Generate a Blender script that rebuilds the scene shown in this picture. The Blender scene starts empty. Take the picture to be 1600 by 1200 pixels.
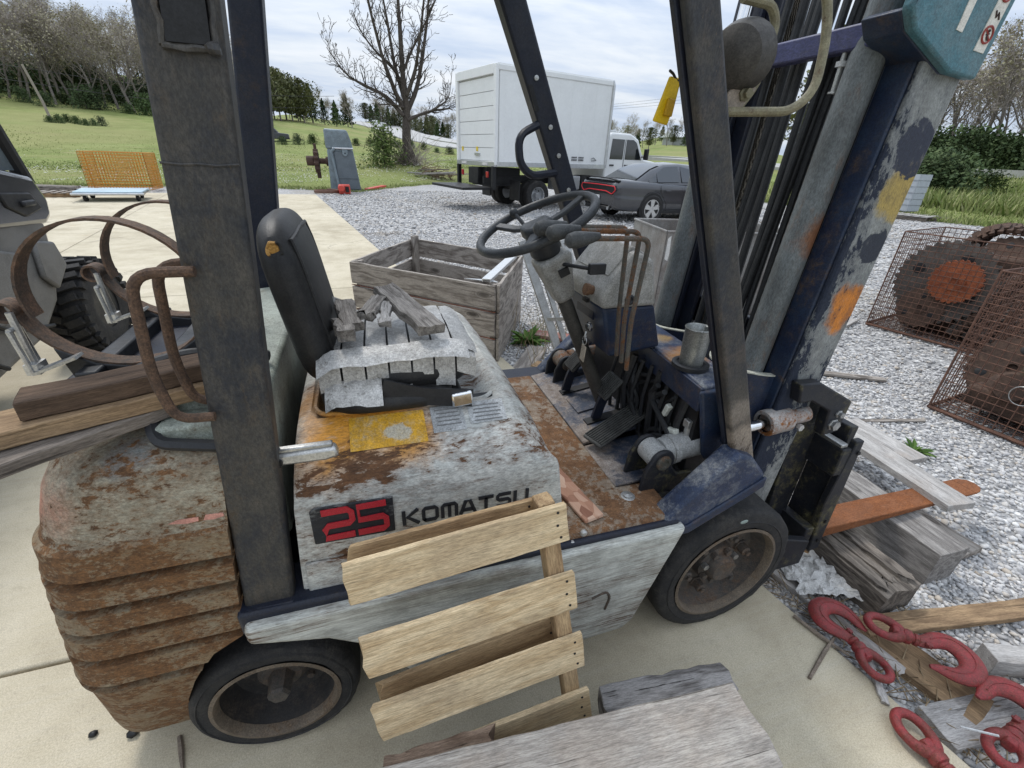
import bpy, math, random
import numpy as np
from mathutils import Vector as V, Matrix as Mx
from mathutils import noise as mnoise

SC = bpy.context.scene
COL = SC.collection
R = math.radians

# ------------------------------------------------------------------ camera, sky, sun, exposure
cam = bpy.data.cameras.new('camera')
cam.sensor_width = 36.0
cam.lens = 36.0 * 690 / 1600
cam.clip_start = 0.02
cam.clip_end = 6000
camo = bpy.data.objects.new('camera', cam)
COL.objects.link(camo)
yaw, pitch, roll = R(18.5), R(27.5), R(2.25)
fw = V((math.sin(yaw) * math.cos(pitch), math.cos(yaw) * math.cos(pitch), -math.sin(pitch)))
r0 = V((math.cos(yaw), -math.sin(yaw), 0))
u0 = r0.cross(fw)
rt = r0 * math.cos(roll) + u0 * math.sin(roll)
up = -r0 * math.sin(roll) + u0 * math.cos(roll)
camo.matrix_world = Mx(((rt.x, up.x, -fw.x, 0), (rt.y, up.y, -fw.y, 0), (rt.z, up.z, -fw.z, 1.5), (0, 0, 0, 1)))
SC.camera = camo

SUN_EL, SUN_AZ = R(56), R(-20)      # azimuth measured from +Y towards +X
world = bpy.data.worlds.new('World')
SC.world = world
world.use_nodes = True
SC.view_settings.view_transform = 'Standard'
SC.view_settings.look = 'None'
SC.view_settings.exposure = 0.62
SC.view_settings.gamma = 1.0
SC.view_settings.use_curve_mapping = False
SC.cycles.use_denoising = True
SC.cycles.max_bounces = 6
SC.cycles.transparent_max_bounces = 12

sun = bpy.data.lights.new('sun', 'SUN')
sun.energy = 1.5
sun.angle = R(14)
sun.color = (1.0, 0.965, 0.91)
suno = bpy.data.objects.new('sun', sun)
COL.objects.link(suno)
sd = V((math.sin(SUN_AZ) * math.cos(SUN_EL), math.cos(SUN_AZ) * math.cos(SUN_EL), math.sin(SUN_EL)))
suno.rotation_euler = sd.to_track_quat('Z', 'Y').to_euler()
suno.location = (0, 0, 30)


# ------------------------------------------------------------------ node helpers
def nd(t, typ, ins=None, out=0, **props):
    n = t.nodes.new('ShaderNode' + typ)
    for k, v in props.items():
        setattr(n, k, v)
    for k, v in (ins or {}).items():
        s = n.inputs[k]
        if isinstance(v, bpy.types.NodeSocket):
            t.links.new(v, s)
        elif isinstance(v, (tuple, list)) and len(v) == 3 and s.type == 'RGBA':
            s.default_value = (*v, 1)
        else:
            s.default_value = v
    return n.outputs[out]


def mixc(t, f, a, b, blend='MIX'):
    return nd(t, 'Mix', {0: f, 6: a, 7: b}, 2, data_type='RGBA', blend_type=blend)


def mth(t, op, a, b=0.0, clamp=False, c=None):
    ins = {0: a, 1: b}
    if c is not None:
        ins[2] = c
    return nd(t, 'Math', ins, operation=op, use_clamp=clamp)


def step(t, x, lo, hi, a=0.0, b=1.0):
    return nd(t, 'MapRange', {0: x, 1: lo, 2: hi, 3: a, 4: b}, interpolation_type='SMOOTHSTEP')


def ramp(t, fac, stops):
    n = t.nodes.new('ShaderNodeValToRGB')
    cr = n.color_ramp
    while len(cr.elements) < len(stops):
        cr.elements.new(0.5)
    for e, (p, c) in zip(cr.elements, stops):
        e.position = p
        e.color = (*c, 1)
    t.links.new(fac, n.inputs[0])
    return n.outputs[0]


def noise(t, vec, scale, detail=5, rough=0.6, dist=0.0):
    return nd(t, 'TexNoise', {'Vector': vec, 'Scale': scale, 'Detail': detail, 'Roughness': rough, 'Distortion': dist})


def mapping(t, vec, scale=(1, 1, 1), loc=(0, 0, 0), rot=(0, 0, 0)):
    return nd(t, 'Mapping', {'Vector': vec, 'Scale': scale, 'Location': loc, 'Rotation': rot})


def new_mat(name):
    m = bpy.data.materials.new(name)
    m.use_nodes = True
    t = m.node_tree
    b = t.nodes['Principled BSDF']
    return m, t, b


def setb(t, b, **kw):
    names = dict(col='Base Color', rough='Roughness', metal='Metallic', spec='Specular IOR Level', normal='Normal',
                 coat='Coat Weight', emis='Emission Color', emstr='Emission Strength', alpha='Alpha', trans='Transmission Weight', sheen='Sheen Weight')
    for k, v in kw.items():
        s = b.inputs[names[k]]
        if isinstance(v, bpy.types.NodeSocket):
            t.links.new(v, s)
        elif isinstance(v, tuple):
            s.default_value = (*v, 1)
        else:
            s.default_value = v


def objc(t):
    return nd(t, 'TexCoord', out=3)


def rnd(t):
    return nd(t, 'ObjectInfo', out=5)


def bump(t, h, strength=0.3, dist=0.01):
    return nd(t, 'Bump', {'Height': h, 'Strength': strength, 'Distance': dist})


def grain(t, c, col, amt, scale=260.0, stretch=None):
    """fine pixel-scale grain in the colour"""
    v = mapping(t, c, stretch) if stretch else c
    n = noise(t, v, scale, 3, .85)
    k = step(t, n, .3, .7, 1 - amt, 1 + amt * .8)
    return nd(t, 'VectorMath', {0: col, 3: k}, 0, operation='SCALE')


def plain(name, col, rough=0.6, metal=0.0, var=0.25, scale=8.0, bmp=0.0, spec=0.35, coat=0.0):
    """one colour with soft dirt variation"""
    m, t, b = new_mat(name)
    c = objc(t)
    n = noise(t, c, scale, 6, 0.65)
    n2 = noise(t, c, scale * 7, 4, 0.6)
    f = mth(t, 'ADD', mth(t, 'MULTIPLY', n, .65), mth(t, 'MULTIPLY', n2, .35))
    cc = ramp(t, f, [(.36, tuple(x * (1 - var) for x in col)), (.64, tuple(min(1, x * (1 + var * .6)) for x in col))])
    cc = grain(t, c, cc, min(.4, var * .8))
    setb(t, b, col=cc, metal=metal, spec=spec, coat=coat, rough=step(t, f, .3, .7, min(1, rough + .12), max(.05, rough - .1)))
    if bmp:
        setb(t, b, normal=bump(t, n2, bmp, .004))
    return m


def worn(name, paint, amt=.3, scale=6.0, stretch=(1, 1, 1), rust=((.045, .02, .012), (.22, .085, .03)), bands=(), spots=(), rough=.55,
         paint2=None, chip=14.0, sharp=.014, halo=.45, dirt=.35, metal=0.0, bmp=.25, dirtcol=(.05, .042, .035)):
    """paint over rust: chipped mask, dirt film, extra wear in bands, sprayed or stained spots"""
    m, t, b = new_mat(name)
    c = objc(t)
    cs = mapping(t, c, stretch)
    big = noise(t, c, scale * .5, 4, .6)
    mid = noise(t, cs, scale, 8, .7, .4)
    fine = noise(t, cs, scale * chip / 2.4, 9, .74, .3)
    x = mth(t, 'ADD', mth(t, 'MULTIPLY', mid, .34), mth(t, 'ADD', mth(t, 'MULTIPLY', big, .24), mth(t, 'MULTIPLY', fine, .42)))
    if bands:
        sep = nd(t, 'SeparateXYZ', {0: c}, 0).node
        for ax, cen, wid, st in bands:
            d = mth(t, 'ABSOLUTE', mth(t, 'SUBTRACT', sep.outputs['XYZ'.index(ax)], cen))
            x = mth(t, 'ADD', x, step(t, d, wid * .3, wid, st, 0.0))
    thr = .5 + (.5 - amt) * .36
    mask = step(t, x, thr - sharp, thr + sharp)
    speck = noise(t, cs, scale * chip * 1.6, 5, .7)
    mask = mth(t, 'MAXIMUM', mask, mth(t, 'MULTIPLY', step(t, mth(t, 'ADD', speck, mth(t, 'MULTIPLY', mth(t, 'SUBTRACT', x, thr), .9)), .585, .615), .85))
    p2 = paint2 or tuple(v * .72 for v in paint)
    pc = mixc(t, step(t, noise(t, c, scale * .8, 6, .7), .4, .62), paint, p2)
    pc = mixc(t, mth(t, 'MULTIPLY', step(t, noise(t, cs, scale * 2.3, 9, .8), .42, .68), dirt), pc, dirtcol)
    pc = mixc(t, mth(t, 'MULTIPLY', step(t, noise(t, cs, scale * 14, 6, .8), .5, .72), dirt * .7), pc, tuple(v * .6 for v in dirtcol))
    rn = noise(t, cs, scale * 4.5, 9, .78)
    rc = ramp(t, rn, [(.3, rust[0]), (.52, tuple((a + d) / 2 for a, d in zip(*rust))), (.72, rust[1])])
    for cen, rad, col, soft in spots:
        d = nd(t, 'VectorMath', {0: c, 1: cen}, 1, operation='DISTANCE')
        d = mth(t, 'ADD', d, mth(t, 'MULTIPLY', mth(t, 'SUBTRACT', noise(t, c, .45 / rad, 6, .7), .5), rad * 2.6))
        f = step(t, d, rad * (1 - soft), rad, 1.0, 0.0)
        f = mth(t, 'MULTIPLY', f, step(t, fine, .28, .45, .55, 1.0))
        pc = mixc(t, f, pc, col)
    pc = mixc(t, mth(t, 'MULTIPLY', step(t, x, thr - .10, thr), halo), pc, tuple(a * .45 + d * .55 for a, d in zip(*rust)))
    col = grain(t, cs, mixc(t, mask, pc, rc), .33, 230.0)
    setb(t, b, col=col, metal=metal, spec=.3, rough=step(t, mask, 0, 1, rough, .9),
         normal=bump(t, mth(t, 'ADD', mth(t, 'MULTIPLY', mask, -.6), mth(t, 'MULTIPLY', fine, .7)), bmp * 1.5, .003))
    return m


def rustm(name, dark=(.03, .017, .012), light=(.17, .065, .03), scale=10, bmp=.5, stretch=(1, 1, 1)):
    m, t, b = new_mat(name)
    c = mapping(t, objc(t), stretch)
    n = noise(t, c, scale, 9, .7)
    n2 = noise(t, c, scale * 5, 6, .7)
    f = mth(t, 'ADD', mth(t, 'MULTIPLY', n, .6), mth(t, 'MULTIPLY', n2, .4))
    setb(t, b, col=grain(t, c, ramp(t, f, [(.36, dark), (.5, tuple((a + d) * .45 for a, d in zip(dark, light))), (.64, light)]), .4), rough=.88,
         normal=bump(t, n2, bmp, .003))
    return m


def wood(name, light, dark, streak=.5, scale=1.0, knots=.6, crack=.5, rough=.85, stain=None):
    """grain runs along the object's own X axis"""
    m, t, b = new_mat(name)
    c = objc(t)
    off = mth(t, 'MULTIPLY', rnd(t), 37.0)
    comb = nd(t, 'CombineXYZ', {0: off, 1: mth(t, 'MULTIPLY', off, .37), 2: mth(t, 'MULTIPLY', off, .73)})
    c = nd(t, 'VectorMath', {0: c, 1: comb}, 0, operation='ADD')
    kv = mapping(t, c, (3.2 * scale, 9 * scale, 9 * scale))
    vor = nd(t, 'TexVoronoi', {'Vector': kv, 'Scale': 1.0, 'Randomness': 1.0}, 0)
    knot = step(t, vor, .07, .26, 1.0, 0.0)
    warp = noise(t, mapping(t, c, (1.1 * scale, 5 * scale, 5 * scale)), 1.6, 3, .5)
    w = mth(t, 'ADD', warp, mth(t, 'MULTIPLY', knot, .35 * knots))
    ringv = nd(t, 'CombineXYZ', {0: mth(t, 'MULTIPLY', w, 3.2), 1: 0.0, 2: 0.0})
    g1 = nd(t, 'VectorMath', {0: mapping(t, c, (5 * scale, 150 * scale, 150 * scale)), 1: ringv}, 0, operation='ADD')
    fibre = noise(t, g1, 1.0, 6, .68)
    rings = nd(t, 'Math', {0: mth(t, 'MULTIPLY', w, 42.0)}, operation='SINE')
    rings = mth(t, 'MULTIPLY_ADD', rings, .5, c=.5)
    big = noise(t, mapping(t, c, (1.8 * scale, 16 * scale, 16 * scale)), 1.5, 6, .7)
    f = mth(t, 'ADD', mth(t, 'MULTIPLY', fibre, .55), mth(t, 'ADD', mth(t, 'MULTIPLY', rings, .16 * streak * 2), mth(t, 'MULTIPLY', big, .32)))
    col = ramp(t, f, [(.36, dark), (.5, tuple((a + d) / 2 for a, d in zip(light, dark))), (.64, light)])
    col = mixc(t, mth(t, 'MULTIPLY', knot, knots), col, tuple(v * .45 for v in dark))
    cr = noise(t, mapping(t, c, (2.2 * scale, 95 * scale, 95 * scale)), 1.0, 4, .6)
    cm = mth(t, 'MULTIPLY', step(t, cr, .64, .7), crack)
    col = mixc(t, cm, col, tuple(v * .3 for v in dark))
    if stain:
        col = mixc(t, mth(t, 'MULTIPLY', step(t, noise(t, c, 5, 5, .6), .48, .66), .6), col, stain)
    col = mixc(t, mth(t, 'MULTIPLY', rnd(t), .25), col, tuple(v * .7 for v in light))
    col = grain(t, c, col, .34, 1.0, (40, 420, 420))
    setb(t, b, col=col, rough=rough, spec=.25, normal=bump(t, mth(t, 'SUBTRACT', fibre, mth(t, 'MULTIPLY', cm, 1.5)), .7, .003))
    return m


# ------------------------------------------------------------------ mesh helpers
class MB:
    def __init__(s):
        s.v = []
        s.f = []

    def add(s, vs, fs):
        o = len(s.v)
        s.v += [tuple(p) for p in vs]
        s.f += [tuple(i + o for i in f) for f in fs]
        return s

    def box(s, c, d, rot=None):
        hx, hy, hz = d[0] / 2, d[1] / 2, d[2] / 2
        vs = [V((x, y, z)) for x in (-hx, hx) for y in (-hy, hy) for z in (-hz, hz)]
        if rot is not None:
            vs = [rot @ p for p in vs]
        return s.add([p + V(c) for p in vs], [(0, 1, 3, 2), (4, 6, 7, 5), (0, 4, 5, 1), (2, 3, 7, 6), (0, 2, 6, 4), (1, 5, 7, 3)])

    def prism(s, poly, ax, a, b):
        """polygon extruded along an axis: 'y' -> poly (x,z); 'z' -> poly (x,y); 'x' -> poly (y,z)"""
        def pt(p, h):
            return {'y': (p[0], h, p[1]), 'z': (p[0], p[1], h), 'x': (h, p[0], p[1])}[ax]
        n = len(poly)
        area = sum(poly[i][0] * poly[(i + 1) % n][1] - poly[(i + 1) % n][0] * poly[i][1] for i in range(n))
        if (area < 0) != (ax == 'y'):
            poly = poly[::-1]
        if a > b:
            a, b = b, a
        vs = [pt(p, a) for p in poly] + [pt(p, b) for p in poly]
        fs = [tuple(range(n))[::-1], tuple(range(n, 2 * n))] + [(i, (i + 1) % n, n + (i + 1) % n, n + i) for i in range(n)]
        return s.add(vs, fs)

    def quadprism(s, a, b):
        """two matching loops joined into a solid"""
        n = len(a)
        return s.add(list(a) + list(b), [tuple(range(n))[::-1], tuple(range(n, 2 * n))] + [(i, (i + 1) % n, n + (i + 1) % n, n + i) for i in range(n)])

    def tube(s, pts, r, n=8, closed=False, cap=True, sect=None):
        pts = [V(p) for p in pts]
        m = len(pts)
        rs = r if isinstance(r, (list, tuple)) else [r] * m
        tans = []
        for i in range(m):
            a = pts[(i - 1) % m] if (closed or i > 0) else pts[i]
            b = pts[(i + 1) % m] if (closed or i < m - 1) else pts[i]
            d = b - a
            tans.append(d.normalized() if d.length > 1e-9 else V((0, 0, 1)))
        ref = V((0, 0, 1)) if abs(tans[0].z) < .9 else V((1, 0, 0))
        nx = tans[0].cross(ref).normalized()
        o = len(s.v)
        for i in range(m):
            nx = (nx - tans[i] * nx.dot(tans[i])).normalized()
            ny = tans[i].cross(nx)
            if sect:
                for (a, b) in sect:
                    s.v.append(tuple(pts[i] + nx * a + ny * b))
            else:
                for k in range(n):
                    a = 2 * math.pi * k / n
                    s.v.append(tuple(pts[i] + (nx * math.cos(a) + ny * math.sin(a)) * rs[i]))
        if sect:
            n = len(sect)
        for i in range(m if closed else m - 1):
            j = (i + 1) % m
            for k in range(n):
                l = (k + 1) % n
                s.f.append((o + i * n + k, o + i * n + l, o + j * n + l, o + j * n + k))
        if cap and not closed:
            s.f.append(tuple(o + k for k in range(n))[::-1])
            s.f.append(tuple(o + (m - 1) * n + k for k in range(n)))
        return s

    def cyl(s, a, b, r, n=16, r2=None):
        return s.tube([a, b], [r, r if r2 is None else r2], n)

    def lathe(s, prof, org, axis, n=32, cap=True):
        """profile of (radius, height) turned round an axis"""
        ax = V(axis).normalized()
        ref = V((0, 0, 1)) if abs(ax.z) < .9 else V((1, 0, 0))
        u = ax.cross(ref).normalized()
        w = ax.cross(u)
        o = len(s.v)
        for (r, h) in prof:
            for k in range(n):
                a = 2 * math.pi * k / n
                s.v.append(tuple(V(org) + ax * h + (u * math.cos(a) + w * math.sin(a)) * r))
        for i in range(len(prof) - 1):
            for k in range(n):
                l = (k + 1) % n
                s.f.append((o + i * n + k, o + i * n + l, o + (i + 1) * n + l, o + (i + 1) * n + k))
        if cap and prof[0][0] > 1e-6:
            s.f.append(tuple(o + k for k in range(n))[::-1])
        if cap and prof[-1][0] > 1e-6:
            s.f.append(tuple(o + (len(prof) - 1) * n + k for k in range(n)))
        return s

    def grid(s, rows):
        """rows of points joined into quads"""
        o = len(s.v)
        n = len(rows[0])
        for r in rows:
            s.v += [tuple(p) for p in r]
        for i in range(len(rows) - 1):
            for k in range(n - 1):
                a = o + i * n + k
                s.f.append((a, a + 1, a + n + 1, a + n))
        return s

    def ball(s, c, r, nu=12, nv=8, sc=(1, 1, 1), rot=None):
        vs = []
        for j in range(1, nv):
            ph = math.pi * j / nv
            for i in range(nu):
                th = 2 * math.pi * i / nu
                p = V((math.sin(ph) * math.cos(th) * r * sc[0], math.sin(ph) * math.sin(th) * r * sc[1], math.cos(ph) * r * sc[2]))
                vs.append((rot @ p if rot else p) + V(c))
        t = V((0, 0, r * sc[2]))
        t = rot @ t if rot else t
        vs += [V(c) + t, V(c) - t]
        top, bot = len(vs) - 2, len(vs) - 1
        fs = []
        for j in range(nv - 2):
            for i in range(nu):
                k = (i + 1) % nu
                fs.append((j * nu + i, (j + 1) * nu + i, (j + 1) * nu + k, j * nu + k))
        for i in range(nu):
            k = (i + 1) % nu
            fs.append((top, i, k))
            fs.append((bot, (nv - 2) * nu + k, (nv - 2) * nu + i))
        return s.add(vs, fs)

    def xf(s, M):
        s.v = [tuple(M @ V(p)) for p in s.v]
        return s

    def jit(s, a, seed=0, sc=6.0):
        """break up straight edges a little"""
        for i, p in enumerate(s.v):
            n = mnoise.noise_vector(V(p) * sc + V((seed, seed * 2.3, 7.1)))
            s.v[i] = (p[0] + n.x * a, p[1] + n.y * a, p[2] + n.z * a)
        return s

    def mesh(s, name, smooth=True, angle=35):
        me = bpy.data.meshes.new(name)
        me.from_pydata(s.v, [], s.f)
        me.validate()
        if smooth:
            me.polygons.foreach_set('use_smooth', [True] * len(me.polygons))
            me.set_sharp_from_angle(angle=R(angle))
        me.update()
        return me


WORLD = {}


def wm(o):
    return WORLD[o.name]


def link(o, M=None, parent=None):
    M = M.copy() if M is not None else Mx()
    COL.objects.link(o)
    if parent is not None:
        o.parent = parent
        o.matrix_parent_inverse = wm(parent).inverted()
    o.matrix_basis = M
    WORLD[o.name] = M
    return o


def tag(o, label=None, cat=None, group=None, kind=None):
    for k, v in (('label', label), ('category', cat), ('group', group), ('kind', kind)):
        if v:
            o[k] = v
    return o


def empty(name, loc, label, cat, group=None, rz=0.0):
    o = bpy.data.objects.new(name, None)
    o.empty_display_size = .1
    link(o, Mx.Translation(loc) @ Mx.Rotation(rz, 4, 'Z'))
    return tag(o, label, cat, group)


def part(name, mb, mat, parent=None, bev=0.0, seg=2, smooth=True, angle=35, M=None, kind=None, label=None, rel=False):
    me = mb if isinstance(mb, bpy.types.Mesh) else mb.mesh(name, smooth, angle)
    if mat is not None and not me.materials:
        me.materials.append(mat)
    o = bpy.data.objects.new(name, me)
    if rel and parent is not None:
        M = wm(parent) @ (M or Mx())
    link(o, M, parent)
    if bev:
        md = o.modifiers.new('bevel', 'BEVEL')
        md.width = bev
        md.segments = seg
        md.limit_method = 'ANGLE'
        md.angle_limit = R(28)
        md.harden_normals = False
    tag(o, label=label, kind=kind)
    return o


def thing(name, mb, mat, label, cat, group=None, **kw):
    o = part(name, mb, mat, **kw)
    return tag(o, label, cat, group)


def struct(name, mb, mat, **kw):
    return tag(part(name, mb, mat, **kw), kind='structure')


def children(o):
    return [c for c in CH.get(o.name, [])]


def copy_tree(o, M, label=None, group=None):
    """copy of a thing with its parts and their sub-parts, placed by matrix M"""
    def rec(src, parent):
        c = src.copy()
        COL.objects.link(c)
        if parent is not None:
            c.parent = parent
        for ch in src.children:
            rec(ch, c)
        return c
    c = rec(o, None)
    c.matrix_basis = M
    WORLD[c.name] = M.copy()
    if label:
        c['label'] = label
    if group:
        c['group'] = group
    return c


def frame(o, xdir, zdir=(0, 0, 1)):
    """matrix with local X along xdir and local Z close to zdir"""
    x = V(xdir).normalized()
    y = V(zdir).cross(x).normalized()
    z = x.cross(y)
    return Mx(((x.x, y.x, z.x, o[0]), (x.y, y.y, z.y, o[1]), (x.z, y.z, z.z, o[2]), (0, 0, 0, 1)))


def plank_mb(L, W, T, seed=0, rough=.003, split=0.0, nx=12, chew=0.0, chew0=None):
    """board from x=0..L, centred on y, from z=0..T, with uneven edges and ends"""
    rg = random.Random(seed)
    mb = MB()
    rows = []
    for i in range(nx + 1):
        u = i / nx
        x = L * u
        w = W / 2 * (1 + rg.uniform(-1, 1) * rough / max(W, .02) * 2)
        dy = rg.uniform(-1, 1) * rough * .6
        dz = rg.uniform(-1, 1) * rough * .4
        ring = []
        for (sy, sz) in ((-1, 0), (-1, 1), (-.35, 1), (.3, 1), (1, 1), (1, 0), (.25, 0), (-.4, 0)):
            ex = 0
            if i in (0, nx) and (chew or split):
                ex = (rg.uniform(0, chew if chew0 is None else chew0) if i == 0 else -rg.uniform(0, chew))
            ring.append((x + ex, sy * w + dy, sz * T + dz + (rg.uniform(-.3, .3) * rough)))
        rows.append(ring + [ring[0]])
    n = 8
    for r in rows:
        mb.v += r[:n]
    for i in range(nx):
        for k in range(n):
            l = (k + 1) % n
            mb.f.append((i * n + k, i * n + l, (i + 1) * n + l, (i + 1) * n + k))
    mb.f.append(tuple(range(n))[::-1])
    mb.f.append(tuple(range(nx * n, nx * n + n)))
    mb.f = [f[::-1] for f in mb.f]
    return mb


def text_mb(txt, size, extrude=.0008, font_scale_x=1.0, bold=0.0, spacing=1.0):
    cu = bpy.data.curves.new('lettering', 'FONT')
    cu.body = txt
    cu.size = size
    cu.extrude = extrude
    cu.offset = bold
    cu.space_character = spacing
    cu.align_x = 'LEFT'
    o = bpy.data.objects.new('lettering_tmp', cu)
    me = o.to_mesh()
    mb = MB()
    mb.add([(p.co.x * font_scale_x, p.co.y, p.co.z) for p in me.vertices], [tuple(p.vertices) for p in me.polygons])
    o.to_mesh_clear()
    bpy.data.objects.remove(o)
    bpy.data.curves.remove(cu)
    return mb


def arc(c, r, a0, a1, n, plane='xz'):
    out = []
    for i in range(n + 1):
        a = a0 + (a1 - a0) * i / n
        d = (math.cos(a) * r, math.sin(a) * r)
        out.append((c[0] + d[0], c[1], c[2] + d[1]) if plane == 'xz' else (c[0] + d[0], c[1] + d[1], c[2]) if plane == 'xy' else (c[0], c[1] + d[0], c[2] + d[1]))
    return out


def fillet(pts, r, n=5):
    """polyline with rounded corners"""
    pts = [V(p) for p in pts]
    out = [pts[0]]
    for i in range(1, len(pts) - 1):
        a, b, c = pts[i - 1], pts[i], pts[i + 1]
        d1 = (a - b)
        d2 = (c - b)
        k = min(r, d1.length * .48, d2.length * .48)
        p0 = b + d1.normalized() * k
        p2 = b + d2.normalized() * k
        for j in range(n + 1):
            t = j / n
            out.append(p0 * (1 - t) ** 2 + b * 2 * t * (1 - t) + p2 * t * t)
    out.append(pts[-1])
    return out


def lerp(a, b, t):
    return a + (b - a) * t


def interp(x, tab):
    if x <= tab[0][0]:
        return tab[0][1]
    for (a, p), (b, q) in zip(tab, tab[1:]):
        if x <= b:
            return p + (q - p) * (x - a) / (b - a)
    return tab[-1][1]


# ------------------------------------------------------------------ the sky
def build_world():
    t = world.node_tree
    bg = t.nodes['Background']
    sky = nd(t, 'TexSky', sky_type='NISHITA', sun_disc=False, sun_elevation=SUN_EL, sun_rotation=SUN_AZ, altitude=200, air_density=1.0, dust_density=1.5, ozone_density=1.0)
    g = nd(t, 'TexCoord', out=0)
    sep = nd(t, 'SeparateXYZ', {0: g}).node
    zz = mth(t, 'ADD', mth(t, 'MAXIMUM', sep.outputs[2], 0.0), .14)
    px = mth(t, 'DIVIDE', sep.outputs[0], zz)
    py = mth(t, 'DIVIDE', sep.outputs[1], zz)
    uv = nd(t, 'CombineXYZ', {0: px, 1: py, 2: 0.0})
    uv = mapping(t, uv, (.55, 1.15, 1), rot=(0, 0, .5))
    c1 = noise(t, uv, .9, 8, .58, .5)
    c2 = noise(t, uv, 3.2, 6, .6, .4)
    c = mth(t, 'ADD', mth(t, 'MULTIPLY', c1, .7), mth(t, 'MULTIPLY', c2, .3))
    cloud = ramp(t, c, [(.33, (5.2, 6.4, 8.4)), (.46, (6.6, 7.6, 9.2)), (.56, (8.2, 8.9, 9.8)), (.68, (9.6, 10.0, 10.5))])
    cov = step(t, c, .25, .5, .82, 1.0)
    lift = mth(t, 'MULTIPLY_ADD', mth(t, 'MAXIMUM', sep.outputs[2], 0.0), .75, c=.74)
    cloud = nd(t, 'VectorMath', {0: cloud, 3: lift}, 0, operation='SCALE')
    col = mixc(t, cov, sky, cloud)
    t.links.new(col, bg.inputs[0])
    bg.inputs[1].default_value = 0.076


build_world()

# ------------------------------------------------------------------ ground, slab, gravel, field, highway
def m_gravel_sheet():
    m, t, b = new_mat('gravel_bed')
    c = objc(t)
    v = nd(t, 'TexVoronoi', {'Vector': c, 'Scale': 26.0}, 0).node
    n = noise(t, c, .35, 5, .6)
    n2 = noise(t, c, 9, 6, .75)
    col = ramp(t, nd(t, 'SeparateColor', {0: v.outputs[1]}), [(.0, (.25, .245, .245)), (.35, (.41, .40, .395)), (.7, (.54, .53, .52)), (.95, (.70, .69, .67))])
    col = mixc(t, step(t, v.outputs[0], .25, .6, 0, .6), col, (.17, .17, .17))
    col = mixc(t, step(t, n2, .62, .78, 0, .5), col, (.62, .61, .6))
    col = mixc(t, step(t, n, .52, .68, 0, .45), col, (.30, .26, .20))
    setb(t, b, col=col, rough=.92, spec=.2, normal=bump(t, v.outputs[0], .8, .02))
    return m


def m_concrete():
    m, t, b = new_mat('concrete')
    c = objc(t)
    n = noise(t, c, .55, 6, .6)
    n2 = noise(t, c, 3.2, 7, .65)
    n3 = noise(t, c, 90, 4, .6)
    br = noise(t, mapping(t, c, (2, 60, 1), rot=(0, 0, .16)), 1.0, 4, .6)
    col = ramp(t, mth(t, 'ADD', mth(t, 'MULTIPLY', n, .55), mth(t, 'MULTIPLY', n2, .45)),
               [(.34, (.34, .29, .205)), (.5, (.48, .425, .315)), (.66, (.58, .52, .405))])
    col = mixc(t, step(t, br, .46, .7, 0, .12), col, (.52, .49, .43))
    col = mixc(t, step(t, n3, .62, .74, 0, .3), col, (.26, .23, .19))
    st = noise(t, c, 1.4, 8, .75, .6)
    col = mixc(t, step(t, st, .58, .70, 0, .5), col, (.22, .19, .155))
    st2 = noise(t, mapping(t, c, (.8, .8, 1), loc=(3, 5, 0)), 2.1, 5, .6, .8)
    col = mixc(t, step(t, st2, .63, .72, 0, .35), col, (.40, .29, .15))
    ck = nd(t, 'TexVoronoi', {'Vector': nd(t, 'VectorMath', {0: c, 1: nd(t, 'CombineXYZ', {0: mth(t, 'MULTIPLY', n2, .5), 1: mth(t, 'MULTIPLY', st, .5), 2: 0.0})}, 0, operation='ADD'), 'Scale': .55}, 0, feature='DISTANCE_TO_EDGE')
    col = mixc(t, mth(t, 'MULTIPLY', step(t, ck, .0015, .006, 1.0, 0.0), step(t, n, .46, .56, 0, .5)), col, (.17, .145, .11))
    n4 = noise(t, c, 28, 8, .8)
    col = mixc(t, step(t, n4, .50, .70, 0, .38), col, (.29, .25, .19))
    col = grain(t, c, col, .22, 240.0)
    setb(t, b, col=col, rough=.86, spec=.25, normal=bump(t, mth(t, 'ADD', mth(t, 'ADD', n3, n4), mth(t, 'MULTIPLY', br, .5)), .35, .003))
    return m


def m_grass():
    m, t, b = new_mat('meadow')
    c = objc(t)
    big = noise(t, c, .045, 4, .6)
    mid = noise(t, mapping(t, c, (1, .55, 1)), .5, 6, .65)
    fin = noise(t, c, 6, 6, .75)
    f = mth(t, 'ADD', mth(t, 'MULTIPLY', mid, .5), mth(t, 'MULTIPLY', fin, .5))
    col = ramp(t, f, [(.32, (.10, .135, .038)), (.5, (.18, .215, .07)), (.66, (.27, .30, .12))])
    col = mixc(t, step(t, big, .42, .62, 0, .6), col, (.26, .245, .11))
    col = mixc(t, step(t, noise(t, mapping(t, c, (.3, 1.4, 1)), .35, 6, .7), .56, .68, 0, .5), col, (.30, .26, .14))
    setb(t, b, col=col, rough=.95, spec=.1, normal=bump(t, fin, 1.0, .06))
    return m


GRAVEL, CONC, GRASS = m_gravel_sheet(), m_concrete(), m_grass()

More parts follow.
